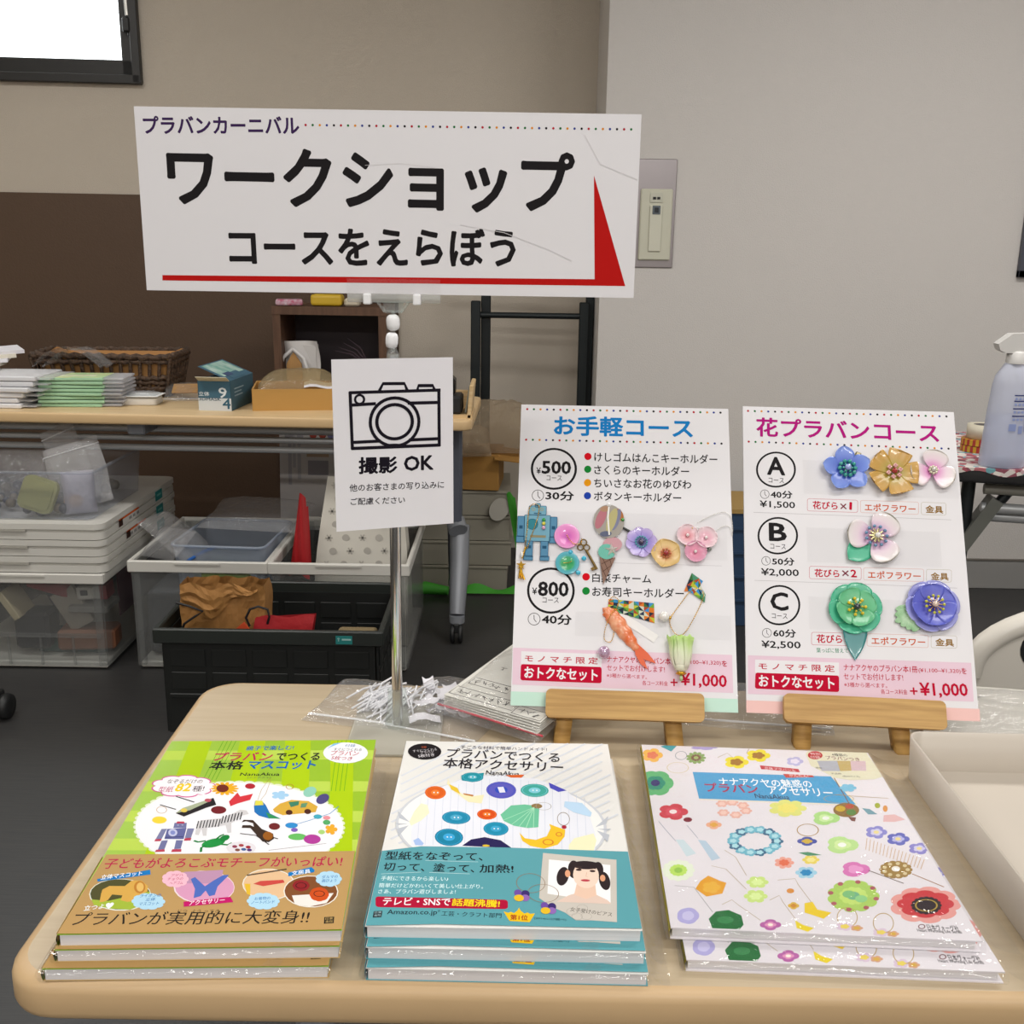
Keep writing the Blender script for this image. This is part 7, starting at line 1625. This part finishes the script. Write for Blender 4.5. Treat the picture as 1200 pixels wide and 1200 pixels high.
# ------------------------------------------------------------------ crates
def crate(name, label, W, D, Hh, loc, rot, m, mrim, group=None, rim=.035, post=True, ribs=0):
    t = thing(name, label, 'crate', loc, rot, group); th_ = .004
    for nm, c, d in (('front_panel', (0, 0, Hh / 2), (W - .01, th_, Hh - .02)), ('back_panel', (0, D, Hh / 2), (W - .01, th_, Hh - .02)), ('side_panel', (-W / 2, D / 2, Hh / 2), (th_, D, Hh - .02)), ('side_panel', (W / 2, D / 2, Hh / 2), (th_, D, Hh - .02))):
        mb = MB(); mb.box(c, d, m)
        if ribs and nm == 'front_panel':
            mb.box((0, -.006, Hh * .36), (W - .02, .008, .01), m)
            for k in range(ribs): mb.box((-W / 2 + W * (k + 1) / (ribs + 1), -.004, Hh * .2), (.006, .006, Hh * .30), m)
        mb.build(nm, t)
    MB().box((0, D / 2, .012), (W - .008, D - .008, .02), mrim, bev=.004).build('base', t)
    mb = MB()
    for c, d in (((0, -.004, Hh - rim / 2), (W + .02, .012, rim)), ((0, D + .004, Hh - rim / 2), (W + .02, .012, rim)), ((-W / 2 - .004, D / 2, Hh - rim / 2), (.012, D, rim)), ((W / 2 + .004, D / 2, Hh - rim / 2), (.012, D, rim))): mb.box(c, d, mrim, bev=.003)
    if mrim is CRATEW:
        mb.box((0, -.011, Hh - .006), (W * .34, .004, .005), mrim)
    mb.build('rim', t)
    if post:
        for sx in (-1, 1):
            for y in (0, D): MB().box((sx * (W / 2 - .012), y, Hh / 2), (.022, .014, Hh - .03), m).build('corner_post', t)
    return t
crate('folding_crate', 'clear folding crate full of books under the left stack', .46, .58, .287, (-1.373, 2.715, .002), (0, 0, 0), CRATEC, CRATEW, 'white and clear crates', .03, True, 4)
# its contents
for nm, lb, ct, c, d, h, r in (('red_box', 'red box lying in the clear crate at the left', 'box', (-1.32, 2.8, .235), (.12, .1, .04), '9c2430', (0, .4, .3)),
        ('white_box', 'white box with a red end in the clear crate', 'box', (-1.195, 2.79, .215), (.085, .06, .04), 'cfcbc4', (0, -.06, .05)),
        ('navy_box', 'dark navy box behind the white box in the clear crate', 'box', (-1.26, 2.86, .205), (.2, .05, .06), '262a44', (0, -.45, 0)),
        ('grey_book', 'tilted grey book standing in the clear crate', 'book', (-1.255, 2.775, .165), (.075, .02, .12), 'a49c90', (0, -.5, 0)),
        ('cream_book', 'cream book leaning in the clear crate at the left edge', 'book', (-1.415, 2.77, .185), (.02, .1, .09), 'cdbf9c', (0, -.55, 0)),
        ('grey_folder', 'flat grey folder in the clear crate under the white box', 'folder', (-1.2, 2.79, .172), (.11, .1, .018), '8f8d88', (0, 0, 0)),
        ('purple_folder', 'dull purple folder along the side of the clear crate', 'folder', (-1.152, 3.0, .19), (.004, .3, .15), '6e2440', (0, 0, 0)),
        ('brown_pouch', 'brown pouch low in the clear crate', 'pouch', (-1.22, 2.79, .075), (.16, .08, .06), '8a5a40', (0, 0, .1)),
        ('dark_pouch', 'dark pouch low in the left of the clear crate', 'pouch', (-1.37, 2.79, .10), (.1, .08, .11), '1d1d26', (0, 0, 0)),
        ('teal_pouch', 'dark teal pouch on the floor of the clear crate', 'pouch', (-1.27, 2.84, .045), (.2, .12, .04), '1f4a44', (0, 0, 0))):
    mb = MB(); mb.box((0, 0, 0), d, M('c_' + nm, h, .6), bev=min(d) * .12)
    if nm == 'white_box': mb.box((.034, 0, 0), (.02, .061, .041), M('c_red_box', '9c2430')); mb.box((-.02, -.0305, .002), (.02, .001, .016), ink('55555c'))
    solo(mb, nm, lb, ct, c, r)
# stacked folded crates
for i in range(3):
    t = thing('folded_crate', 'white folded crate, ' + ('lowest', 'middle one', 'topmost')[i] + ' of three lying on the clear crate', 'crate', (-1.365, 2.71, .2905 + .0475 * i), (0, 0, 0), 'white folded crates in the left stack')
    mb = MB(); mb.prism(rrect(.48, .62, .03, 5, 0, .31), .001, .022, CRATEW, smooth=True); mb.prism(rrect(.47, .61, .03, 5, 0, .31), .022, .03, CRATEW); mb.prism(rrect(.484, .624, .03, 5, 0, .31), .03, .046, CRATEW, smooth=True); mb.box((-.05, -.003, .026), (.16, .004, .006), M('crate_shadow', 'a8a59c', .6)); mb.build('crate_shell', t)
    mb = MB(); mb.box((.2425, .45, .024), (.0012, .06, .03), TEALL); mb.box((.2432, .45, .025), (.0006, .036, .006), ink('7fb5b0')); mb.build('teal_label', t)
    if i > 0:
        mb = MB(); mb.box((.2425, .19 + .05 * (i == 1), .018), (.001, .16, .022), M('sticker_white', 'c9c6c0', .6)); mb.box((.2432, .125 + .05 * (i == 1), .018), (.0006, .03, .02), ink('3a2620')); mb.box((.2432, .19 + .05 * (i == 1), .027), (.0006, .16, .005), ink('cc5a24'))
        for k in range(3): mb.box((.2432, .2 + .03 * k, .015), (.0006, .02, .008), ink('8a8a88'))
        mb.build('sticker', t)
def bin_(name, label, W, D, Hh, loc, rot, fl=.012, m=None):
    t = thing(name, label, 'bin', loc, rot); m = m or HAZY
    mb = MB(); lo = rrect(W - 2 * fl, D - 2 * fl, .02, 5, 0, D / 2); hi = rrect(W, D, .025, 5, 0, D / 2); n = len(lo)
    mb.add([(x, y, .001) for x, y in lo] + [(x, y, Hh) for x, y in hi], [[i, (i + 1) % n, n + (i + 1) % n, n + i] for i in range(n)], m, True); mb.flat(lo, .001, m); mb.build('bin_shell', t)
    MB().tube([(x * 1.01, D / 2 + (y - D / 2) * 1.01, Hh) for x, y in hi], .0045, m, 6, closed=True).build('bin_rim', t); return t
bin_('plastic_bin', 'clear open bin of odds and ends on top of the left crate stack', .44, .40, .135, (-1.375, 2.735, .4345), (0, 0, 0))
t = thing('clear_case', 'pale yellow plastic case tilted inside the clear bin', 'case', (-1.318, 2.768, .5), (radians(78), radians(18), 0))
CY = clear('case_yellow', 'eeeed0', .5, .2, hazehex='b9b984'); mb = MB(); mb.prism(rrect(.095, .095, .02, 5), -.01, .01, CY, smooth=True); mb.build('case_body', t); mb = MB(); mb.prism(rrect(.078, .078, .014, 5), .0102, .0125, CY); mb.build('lid_panel', t)
for nm, lb, c, s, h in (('orange_ball', 'orange wooden bead toy in the clear bin', (-1.345, 2.80, .512), .022, 'c98a3c'), ('tan_lump', 'tan lump beside the yellow case in the clear bin', (-1.235, 2.80, .475), .022, 'b0894a')):
    mb = MB(); mb.ball((0, 0, 0), s, M('o_' + nm, h, .6), 12, (1.3, 1, 1)); solo(mb, nm, lb, 'bead', c)
mb = MB(); R = random.Random(3)
for i in range(60): mb.ball((R.uniform(-.19, .19), R.uniform(.02, .34), R.uniform(.008, .03)), R.uniform(.008, .016), M('bits_' + 'abc'[i % 3], ('2a3048', '4a4a50', '6c6250')[i % 3], .5), 6)
tag(solo(mb, 'bead_pieces', 'dark beads and craft bits covering the bottom of the clear bin', 'craft bits', (-1.375, 2.75, .438)), kind='stuff')
pouch(.2, .15, .03, 51, BAGF, amp=.012).build('film', thing('plastic_bag', 'crumpled clear bag filling the left of the clear bin', 'plastic bag', (-1.40, 2.82, .47), (radians(60), 0, 0)))
def standbag(label, w, h, t_, seed, loc, rot, m=None, zy=None):
    o = thing('zip_bag', label, 'plastic bag', loc, rot); pouch(w, h, t_, seed, m or clear('bag_bright', 'fafafa', .2, .08, .8, 38, hazehex='dcdcde'), amp=.008).build('film', o)
    mb = MB(); mb.tube([(-w / 2, h - .022, .002), (0, h - .022, .004), (w / 2, h - .022, .002)], .0016, M('zip_clear', 'e6e6e8'), 6); mb.build('zip_seal', o)
standbag('clear zip bag sticking up out of the bin, the taller one behind', .105, .235, .012, 61, (-1.235, 2.88, .455), (radians(72), radians(-24), radians(6)))
standbag('clear zip bag sticking up out of the bin, the wider one in front', .165, .19, .022, 67, (-1.205, 2.81, .455), (radians(72), radians(-17), radians(4)))
pouch(.085, .12, .03, 71, clear('bag_milky', 'f0f0f4', .45, .2, .5, 30, hazehex='c9c6cf')).build('film', thing('plastic_bag', 'milky plastic bag inside the right end of the clear bin', 'plastic bag', (-1.212, 2.79, .442), (radians(80), 0, radians(30))))
# second crate
crate('folding_crate', 'white rimmed clear crate with a small bin of bags inside, left of the black crate', .372, .47, .325, (-.873, 2.727, .002), (0, 0, 0), CRATEC, CRATEW, 'white and clear crates', .034, True)
mb = MB(); mb.box((0, 0, .1), (.34, .42, .19), M('dark_cloth_box', '3e4146', .8), bev=.02, seg=2); solo(mb, 'grey_cloth_bag', 'dark grey cloth bag filling the bottom of the white rimmed crate', 'cloth bag', (-.873, 2.97, .026))
bin_('plastic_bin', 'small clear bluish bin of zip bags set in the white rimmed crate', .27, .30, .13, (-.834, 2.78, .222), (0, 0, radians(-3)), m=clear('hazy_blue', 'dfe6f0', .38, .25, hazehex='bcc6d4'))
o = thing('zip_bag', 'clear bag with a blue zip seal in the small bluish bin', 'plastic bag', (-.89, 2.825, .30), (radians(35), 0, radians(75))); pouch(.14, .2, .03, 81, BAGF).build('film', o); MB().tube([(-.07, .012, .012), (0, .012, .018), (.07, .012, .012)], .005, M('zip_blue', '2a5fa8', .4), 6).build('zip_seal', o)
mb = MB(); mb.surf(lambda u, v: (.16 * (u - .5), .004 * sin(u * 8), .05 * v), 8, 3, M('green_note', 'a7b88a', .7)); solo(mb, 'green_note', 'pale green paper at the front of the small bluish bin', 'paper', (-.83, 2.803, .236))
pouch(.3, .2, .03, 83, BAGF, amp=.015).build('film', thing('plastic_bag', 'loose clear bag draped over the back of the small bluish bin', 'plastic bag', (-.79, 2.93, .36), (radians(12), 0, radians(-8))))
mb = MB(); mb.box((0, 0, 0), (.14, .02, .06), M('lime_pack', '8fa84a', .6), bev=.006); solo(mb, 'lime_packet', 'lime green packet behind the front of the white rimmed crate', 'packet', (-.80, 2.738, .262), (0, .1, 0))
pouch(.12, .12, .02, 87, BAGF).build('film', thing('plastic_bag', 'thin clear bag hanging over the left corner of the white rimmed crate', 'plastic bag', (-1.0, 2.76, .322), (radians(30), 0, radians(-25))))
# third crate
crate('folding_crate', 'white rimmed clear crate with a patterned white bag, behind the pole', .375, .50, .325, (-.48, 2.727, .002), (0, 0, 0), CRATEC, CRATEW, 'white and clear crates', .034, True)
t = thing('paper_bag', 'white patterned paper bag standing in the crate behind the notice', 'bag', (-.445, 2.86, .03))
PT = M('patterned_white', 'c9c5ba', .6); PTG = ink('bab6ad'); mb = MB(); w, d, h = .285, .12, .5
def side(u, v, s):
    x = (u - .5) * w * (1 - .25 * v * v); return (x + .012 * v, (d / 2) * (1 - s) + s * .0 + .008 * sin(v * 9 + u * 3) + (.06 * v * v if s else -.03 * v * v), h * v)
mb.surf(lambda u, v: side(u, v, 1), 10, 12, PT); mb.surf(lambda u, v: (side(u, v, 1)[0], d - .05 * v * v, h * v), 10, 12, PT)
for s in (0, 1): mb.surf(lambda u, v, s=s: (side(s, v, 1)[0], side(s, v, 1)[1] * (1 - u) + (d - .05 * v * v) * u, h * v), 4, 12, PT)
for i in range(5):
    for j in range(7):
        u = .12 + .19 * i + (.06 if j % 2 else 0); v = .50 + .075 * j
        if u > .93 or v > .97: continue
        p = side(u, v, 1); r = .011
        if (i + j) % 2: mb.add([(p[0] + r * cos(a), p[1] - .003, p[2] + r * sin(a)) for a in [2 * pi * k / 12 for k in range(12)]], [list(range(12))], PTG)
        else:
            for q in range(3): a = pi * q / 3; mb.add([(p[0] + r * cos(a) + .002 * sin(a), p[1] - .003, p[2] + r * sin(a) - .002 * cos(a)), (p[0] + r * cos(a) - .002 * sin(a), p[1] - .003, p[2] + r * sin(a) + .002 * cos(a)), (p[0] - r * cos(a) - .002 * sin(a), p[1] - .003, p[2] - r * sin(a) + .002 * cos(a)), (p[0] - r * cos(a) + .002 * sin(a), p[1] - .003, p[2] - r * sin(a) - .002 * cos(a))], [[0, 1, 2, 3]], PTG)
mb.build('bag_body', t)
mb = MB(); mb.surf(lambda u, v: (-.03 + .06 * u * (1 - .7 * v) + .035 * v, .012 * sin(u * 6 + v * 2), .24 * v + .012 * sin(u * 4)), 8, 10, M('red_cloth', 'b01f24', .5)); mb.surf(lambda u, v: (-.03 + .06 * u * (1 - .7 * v) + .035 * v, .03 + .012 * sin(u * 6 + v * 2), .2 * v), 8, 10, M('red_cloth', 'b01f24')); solo(mb, 'red_pouch', 'red cloth pouch standing left of the patterned white bag', 'pouch', (-.615, 2.84, .25))
mb = MB(); mb.box((0, 0, .1), (.16, .06, .2), M('lilac_grey', '9a949e', .7), bev=.01); solo(mb, 'lilac_box', 'lilac grey box low in the crate with the patterned bag', 'box', (-.40, 2.79, .03))
# black crate
t = thing('black_crate', 'black folding crate holding a kraft bag and pouches on the floor', 'crate', (-.587, 2.335, 0))
BK1 = M('crate_black', '1a1c1b', .5, spec=.4); BK2 = M('crate_black_rim', '23282500'[:6], .45); W, D, Hh = .545, .37, .278
def wall(nm, c, d, ax):
    mb = MB(); mb.box(c, d, BK1)
    for r in range(2):
        for k in range(5):
            f = (k + .5) / 5 - .5; zz = .20 - r * .06
            if ax == 'x':
                sgn = -1 if c[1] < .1 else 1
                for yy in (c[1] - .004, c[1] + .004): mb.box((f * W * .92, yy, zz), (W * .155, .003, .045), BK1, bev=.0012)
            else:
                for xx in (c[0] - .004, c[0] + .004): mb.box((xx, D / 2 + f * D * .9, zz), (.003, D * .15, .045), BK1, bev=.0012)
    if ax == 'x': mb.box((0, c[1] - .004, .10), (W * .92, .006, .012), BK1, bev=.002)
    return mb.build(nm, t)
wall('front_panel', (0, .006, .125), (W - .03, .005, .25), 'x'); wall('back_panel', (0, D - .006, .125), (W - .03, .005, .25), 'x'); wall('side_panel', (-W / 2 + .01, D / 2, .125), (.005, D - .02, .25), 'y'); wall('side_panel', (W / 2 - .01, D / 2, .125), (.005, D - .02, .25), 'y')
MB().box((0, D / 2, .012), (W - .03, D - .02, .02), BK1, bev=.004).build('base', t)
mb = MB()
for c, d in (((0, -.002, Hh - .019), (W + .015, .014, .038)), ((0, D + .002, Hh - .019), (W + .015, .014, .038)), ((-W / 2, D / 2, Hh - .019), (.014, D, .038)), ((W / 2, D / 2, Hh - .019), (.014, D, .038))): mb.box(c, d, BK2, bev=.003)
mb.build('rim', t)
mb = MB(); mb.box((.185, -.0098, Hh - .021), (.040, .0012, .021), TEALL); mb.box((.191, -.0106, Hh - .0195), (.022, .0006, .004), ink('9fc8c4')); mb.box((.172, -.0106, Hh - .0195), (.002, .0006, .009), ink('9fc8c4')); mb.box((.172, -.0106, Hh - .017), (.006, .0006, .002), ink('9fc8c4')); mb.build('teal_label', t)
t = thing('kraft_bag', 'crumpled brown kraft paper bag with black cord handles in the black crate', 'bag', (-.72, 2.41, .022))
KB2 = M('kraft_bag', 'a9783f', .75, bump=.35, bscale=25, var=.2, vscale=16)
def kb(u, v, y0, dy):
    n = noise.noise(Vector((u * 5, v * 4, y0 * 9))); top = .338 + .010 * noise.noise(Vector((u * 7, 3, y0 * 20)))
    return ((u - .5) * .215 * (1 - .03 * v) + .01 * n * v, y0 + dy * v + .016 * n * v * v * v + .006 * noise.noise(Vector((u * 14, v * 13, 2))) * v * v, top * v)
mb = MB(); mb.surf(lambda u, v: kb(u, v, 0, .01), 18, 18, KB2, False); mb.surf(lambda u, v: kb(u, v, .1, -.02), 18, 18, KB2, False)
for s in (0, 1): mb.surf(lambda u, v, s=s: tuple(Vector(kb(s, v, 0, .01)).lerp(Vector(kb(s, v, .1, -.02)), u)), 4, 18, KB2, False)
mb.surf(lambda u, v: (-.095 + .19 * u, -.012 - .022 * v * (1 - v) + .008 * noise.noise(Vector((u * 8, v * 5, 7))),   .342 - .07 * v * (.6 + .5 * sin(u * 4 + .4)) + .01 * sin(u * 12)), 16, 6, KB2, False)
mb.build('bag_body', t)
CORD = M('black_cord', '1c1a1c', .6)
MB().tube([(-.105, -.022, .302), (-.07, -.03, .296), (-.035, -.036, .285), (-.055, -.034, .272), (-.085, -.03, .25), (-.095, -.025, .23)], .0032, CORD, 6).build('cord_handle', t)
MB().tube([(.075, -.026, .245), (.068, -.03, .268), (.08, -.034, .292), (.10, -.03, .298), (.122, -.028, .29), (.125, -.026, .27), (.118, -.02, .25)], .0032, CORD, 6).build('cord_handle', t)
RP = M('red_pouch', 'b0282e', .5, bump=.3, bscale=30); mb = MB(); mb.surf(lambda u, v: ((u - .5) * .15 + .02 * v, .01 * sin(u * 5), .1 * v + .012 * u * v + .004 * sin(u * 9)), 12, 6, RP); mb.surf(lambda u, v: ((u - .5) * .15 + .02 * v, .04 - .03 * v, .1 * v + .012 * u * v), 12, 6, RP); solo(mb, 'red_pouch', 'red zip pouch standing in the black crate beside the kraft bag', 'pouch', (-.578, 2.385, .185), (-.1, 0, 0))
mb = MB(); mb.box((0, 0, .08), (.12, .1, .16), M('grey_tin', '4a4440', .6), bev=.004); solo(mb, 'dark_box', 'dark box under the red zip pouch in the black crate', 'box', (-.525, 2.43, .026))
KH = M('khaki_cloth', '7d6c4c', .8, bump=.3, bscale=80); mb = MB(); mb.box((0, 0, .1), (.10, .075, .20), KH, bev=.01, seg=3); mb.box((.02, -.0385, .19), (.003, .002, .04), M('khaki_seam', '5a4c34', .8)); solo(mb, 'khaki_pouch', 'khaki cloth pouch in the right of the black crate', 'pouch', (-.383, 2.40, .052))
mb = MB(); mb.prism([(-.025, 0), (.03, 0), (.01, .03)], 0, .004, M('orange_card', 'c94a24', .6), Matrix.Rotation(pi / 2, 4, 'X')); mb.box((0, .01, -.09), (.04, .012, .18), M('orange_card', 'c94a24')); solo(mb, 'orange_card', 'orange red card peeping up in front of the kraft bag', 'card', (-.665, 2.375, .252))
# caster at the left edge
t = thing('caster_wheel', 'black caster wheel on the floor at the left edge', 'caster', (-1.295, 2.40, 0))
mb = MB()
for s in (-1, 1): mb.lathe([(.008, -.012), (.03, -.012), (.034, 0), (.03, .012), (.008, .012)], BLACK, 20, Matrix.Translation((s * .014, 0, .034)) @ Matrix.Rotation(pi / 2, 4, 'Y'))
mb.build('wheel', t); MB().box((-.01, 0, .06), (.03, .05, .03), BLACK, bev=.008, seg=2).build('hood', t)
# ------------------------------------------------------------------ right side
t = thing('folding_table', 'dark-edged folding table with a colourful patterned cover at the right edge', 'table', (1.62, 2.47, 0), (0, 0, radians(-12)))
mb = MB(); edge_slab(mb, rrect(1.2, .52, .02, 4), .672, .705, .006, M('table_black', '1e1e20', .5)); mb.build('table_top', t)
PTN = M('patterned_cover', 'b9a8a0', .7); nt = PTN.node_tree; vo = nt.nodes.new('ShaderNodeTexVoronoi'); vo.inputs['Scale'].default_value = 64; tc = nt.nodes.new('ShaderNodeTexCoord'); rp_ = nt.nodes.new('ShaderNodeValToRGB'); rp_.color_ramp.interpolation = 'CONSTANT'
nt.links.new(tc.outputs['Object'], vo.inputs['Vector']); sx_ = nt.nodes.new('ShaderNodeSeparateColor'); nt.links.new(vo.outputs['Color'], sx_.inputs[0]); nt.links.new(sx_.outputs[0], rp_.inputs[0]); nt.links.new(rp_.outputs[0], nt.nodes['Principled BSDF'].inputs['Base Color'])
cols_ = ('a8505c', 'd4ccc6', 'c4a4a8', 'ddd8d0', '8a4a58', '6aa0a8', 'cfc8c0', 'b06a70')
while len(rp_.color_ramp.elements) < 8: rp_.color_ramp.elements.new(.2 + .08 * len(rp_.color_ramp.elements))
for i, e in enumerate(rp_.color_ramp.elements): e.position = i / 8; e.color = lin(cols_[i])
mb = MB(); mb.prism(rrect(1.21, .53, .02, 4), .705, .709, PTN); mb.surf(lambda u, v: (-.6 + 1.2 * u, -.2655, .709 - v * (.012 + .006 * sin(u * 60))), 120, 2, PTN); mb.build('patterned_cover', t)
for sx in (-1, 1):
    mb = MB(); mb.tube([(sx * .5, -.18, .66), (sx * .5, -.18, .30), (sx * .5, -.18, .02)], .016, DARKM, 8); mb.build('leg', t); mb = MB(); mb.tube([(sx * .5, .18, .66), (sx * .5, .18, .02)], .016, DARKM, 8); mb.build('leg', t)
    mb = MB(); mb.tube([(sx * .5, -.18, .06), (sx * .5, .18, .06)], .014, DARKM, 8); mb.build('stretcher', t)
    mb = MB(); mb.tube([(sx * .5, -.18, .5), (sx * .40, -.18, .655)], .012, DARKM, 6); mb.box((sx * .47, -.18, .56), (.03, .05, .14), M('brace_grey', '6a6c66', .5), rot=(0, -sx * .5, 0)); mb.build('brace', t)
mb = MB()
for y, z, m in ((-.20, .648, M('rail_pale', '8f8d84', .5)), (-.19, .60, GR2), (-.17, .575, GR2)): mb.tube([(-.47, y, z), (.47, y, z)], .013, m, 8)
mb.build('shelf_rails', t)
t = thing('spray_bottle', 'translucent spray bottle with blue print and a white trigger head', 'bottle', (1.137, 2.34, .7095))
BT_ = clear('bottle_plastic', 'eef0f8', .5, .22, hazehex='dde1f0'); mb = MB(); pr = [(.046, .001), (.05, .006), (.05, .03), (.046, .13), (.042, .19), (.038, .21), (.024, .235), (.019, .24)]
vs = []; n = 28
for r, z in pr: vs += [(r * 1.06 * cos(2 * pi * j / n), r * .72 * sin(2 * pi * j / n), z) for j in range(n)]
mb.add(vs, [[i * n + j, i * n + (j + 1) % n, (i + 1) * n + (j + 1) % n, (i + 1) * n + j] for i in range(len(pr) - 1) for j in range(n)], BT_, True); mb.add(vs, [list(range(n))[::-1]], BT_); mb.build('bottle_body', t)
mb = MB(); vs = []
for r, z in ((.043, .004), (.046, .03), (.043, .12)): vs += [(r * 1.04 * cos(2 * pi * j / n), r * .68 * sin(2 * pi * j / n), z) for j in range(n)]
mb.add(vs, [[i * n + j, i * n + (j + 1) % n, (i + 1) * n + (j + 1) % n, (i + 1) * n + j] for i in range(2) for j in range(n)] + [list(range(2 * n, 3 * n)), list(range(n))[::-1]], clear('bottle_liquid', 'eaeef8', .4, .2, hazehex='d2d8ec'), True); mb.build('liquid', t)
mb = MB(); BLU = ink('3c4478'); BL2 = ink('8f9cc8')
def lab(x0, x1, z0, z1, m):
    q = []
    for x in [x0 + (x1 - x0) * i / 6 for i in range(7)]:
        yy = -.72 * sqrt(max(0, .0475 ** 2 - (x / 1.06) ** 2)) - .0012; q.append((x, yy))
    for a, b in zip(q, q[1:]): mb.add([(a[0], a[1], z0), (b[0], b[1], z0), (b[0], b[1], z1), (a[0], a[1], z1)], [[0, 1, 2, 3]], m)
for k, z in enumerate((.168, .155, .138, .121)):
    lab(-.008, (.038, .024, .024, .024)[k], z, z + .0028, BLU)
    for i in range(5): lab(-.006 + .009 * i, -.0005 + .009 * i, z - .009, z - .004, BL2)
lab(-.012, .004, .088, .104, BL2); lab(.01, .02, .082, .10, BL2); lab(.024, .036, .088, .118, BL2); mb.build('printed_label', t)
WH = M('trigger_white', 'cfcdca', .4); mb = MB(); mb.lathe([(.021, .238), (.021, .262), (.016, .266)], WH, 20); mb.build('collar', t)
mb = MB(); mb.prism([(-.044, .268), (-.05, .282), (-.02, .305), (.05, .308), (.058, .285), (.03, .268), (-.01, .262), (-.03, .262)], -.014, .014, WH, Matrix.Rotation(pi / 2, 4, 'X')); mb.build('spray_head', t)
mb = MB(); mb.tube([(.0, 0, .262), (-.002, 0, .225), (.01, 0, .20)], .006, WH, 8); mb.build('trigger', t)
for i, (z, m1, m2, lb) in enumerate(((0, 'c9a22a', 'a8342c', 'lower yellow and red patterned tape roll on the covered table'), (.0165, 'c9a22a', 'a8342c', 'upper yellow and red patterned tape roll under the cream roll'))):
    t = thing('tape_roll', lb, 'tape roll', (1.165, 2.53, .7095 + z), (0, 0, i * .1), 'tape rolls by the spray bottle')
    mb = MB(); n = 36
    for j in range(n):
        a, b = 2 * pi * j / n, 2 * pi * (j + 1) / n; m = M('tape_' + (m1 if j % 2 else m2), m1 if j % 2 else m2, .5)
        mb.add([(.042 * cos(a), .042 * sin(a), .0005), (.042 * cos(b), .042 * sin(b), .0005), (.042 * cos(b), .042 * sin(b), .0155), (.042 * cos(a), .042 * sin(a), .0155), (.028 * cos(a), .028 * sin(a), .0155), (.028 * cos(b), .028 * sin(b), .0155), (.028 * cos(a), .028 * sin(a), .0005), (.028 * cos(b), .028 * sin(b), .0005)], [[0, 1, 2, 3], [3, 2, 5, 4], [4, 5, 7, 6]], m)
    mb.build('tape', t)
t = thing('tape_roll', 'cream tape roll on top of the two patterned rolls', 'tape roll', (1.172, 2.53, .7428), group='tape rolls by the spray bottle')
mb = MB(); mb.lathe([(.024, .0), (.038, .0), (.038, .034), (.024, .034), (.024, 0)], M('tape_cream', 'd0c9b4', .5), 28); mb.build('tape', t); mb = MB(); mb.lathe([(.022, .002), (.024, .002), (.024, .033), (.022, .033)], M('core_dark', '4a4644', .7), 24); mb.build('core', t)
mb = MB(); mb.box((0, 0, .03), (.06, .05, .06), M('pack_blue', '9fb4d0', .5), bev=.004); mb.box((0, -.0255, .035), (.056, .001, .02), M('pack_pink', 'c08ca4', .5)); solo(mb, 'small_packet', 'small blue and pink packet right of the spray bottle', 'packet', (1.235, 2.40, .7095))
# blue crate between the boards
t = thing('blue_crate', 'dark blue storage crate on the floor seen between the two boards', 'crate', (.80, 3.28, 0))
BLC = M('crate_blue', '27405e', .5); mb = MB()
for c, d in (((0, -.12, .19), (.3, .01, .38)), ((0, .12, .19), (.3, .01, .38)), ((-.15, 0, .19), (.01, .25, .38)), ((.15, 0, .19), (.01, .25, .38)), ((0, 0, .01), (.3, .24, .02))): mb.box(c, d, BLC, bev=.002)
for z in (.09, .17, .25, .33): mb.box((0, -.128, z), (.3, .008, .008), BLC); mb.box((-.156, 0, z), (.008, .25, .008), BLC)
mb.build('crate_body', t)
mb = MB(); mb.box((0, 0, .006), (.31, .26, .014), M('tan_board', 'a3844a', .7)); solo(mb, 'tan_board', 'tan board lying on the dark blue crate', 'board', (.80, 3.28, .381))
# chair
t = thing('plastic_chair', 'pale grey plastic chair behind the front table at the right edge', 'chair', (.865, 1.32, 0), (0, 0, 0))
CHM = M('chair_plastic', 'd6d1c7', .35); po = []
for i in range(25):
    a = pi * i / 24; po.append((.228 * cos(a) * (1 if abs(cos(a)) < .9 else 1), .10 * abs(sin(a)) ** .8))
prof = [(x, .62 + z) for x, z in po] + [(-.215, .44), (.215, .44)]
hole = [(-.165 + .015 * cos(a), .655 + .022 * sin(a)) for a in [2 * pi * i / 16 for i in range(16)]]
mb = MB(); mb.prism(prof, -.008, .008, CHM, Matrix.Rotation(pi / 2, 4, 'X')); mb.tube([(x, 0, z) for x, z in prof[:25]], .016, CHM, 10); mb.build('backrest', t)
mb = MB(); mb.prism([(-.146 + .022 * cos(a), .662 + .026 * sin(a)) for a in [2 * pi * i / 16 for i in range(16)]], .0082, .0095, BLACK, Matrix.Rotation(pi / 2, 4, 'X')); mb.build('grip_hole_dark_disc', t)  # black disc on the solid backrest, the hole's darkness put in as colour
mb = MB(); edge_slab(mb, rrect(.42, .42, .05, 5, 0, .2), .42, .45, .01, CHM); mb.build('seat', t)
for sx in (-1, 1):
    for y in (.02, .38): MB().tube([(sx * .18, y, .425), (sx * .2, y + (.03 if y > .1 else -.02), .0)], .012, GREYM, 8).build('leg', t)
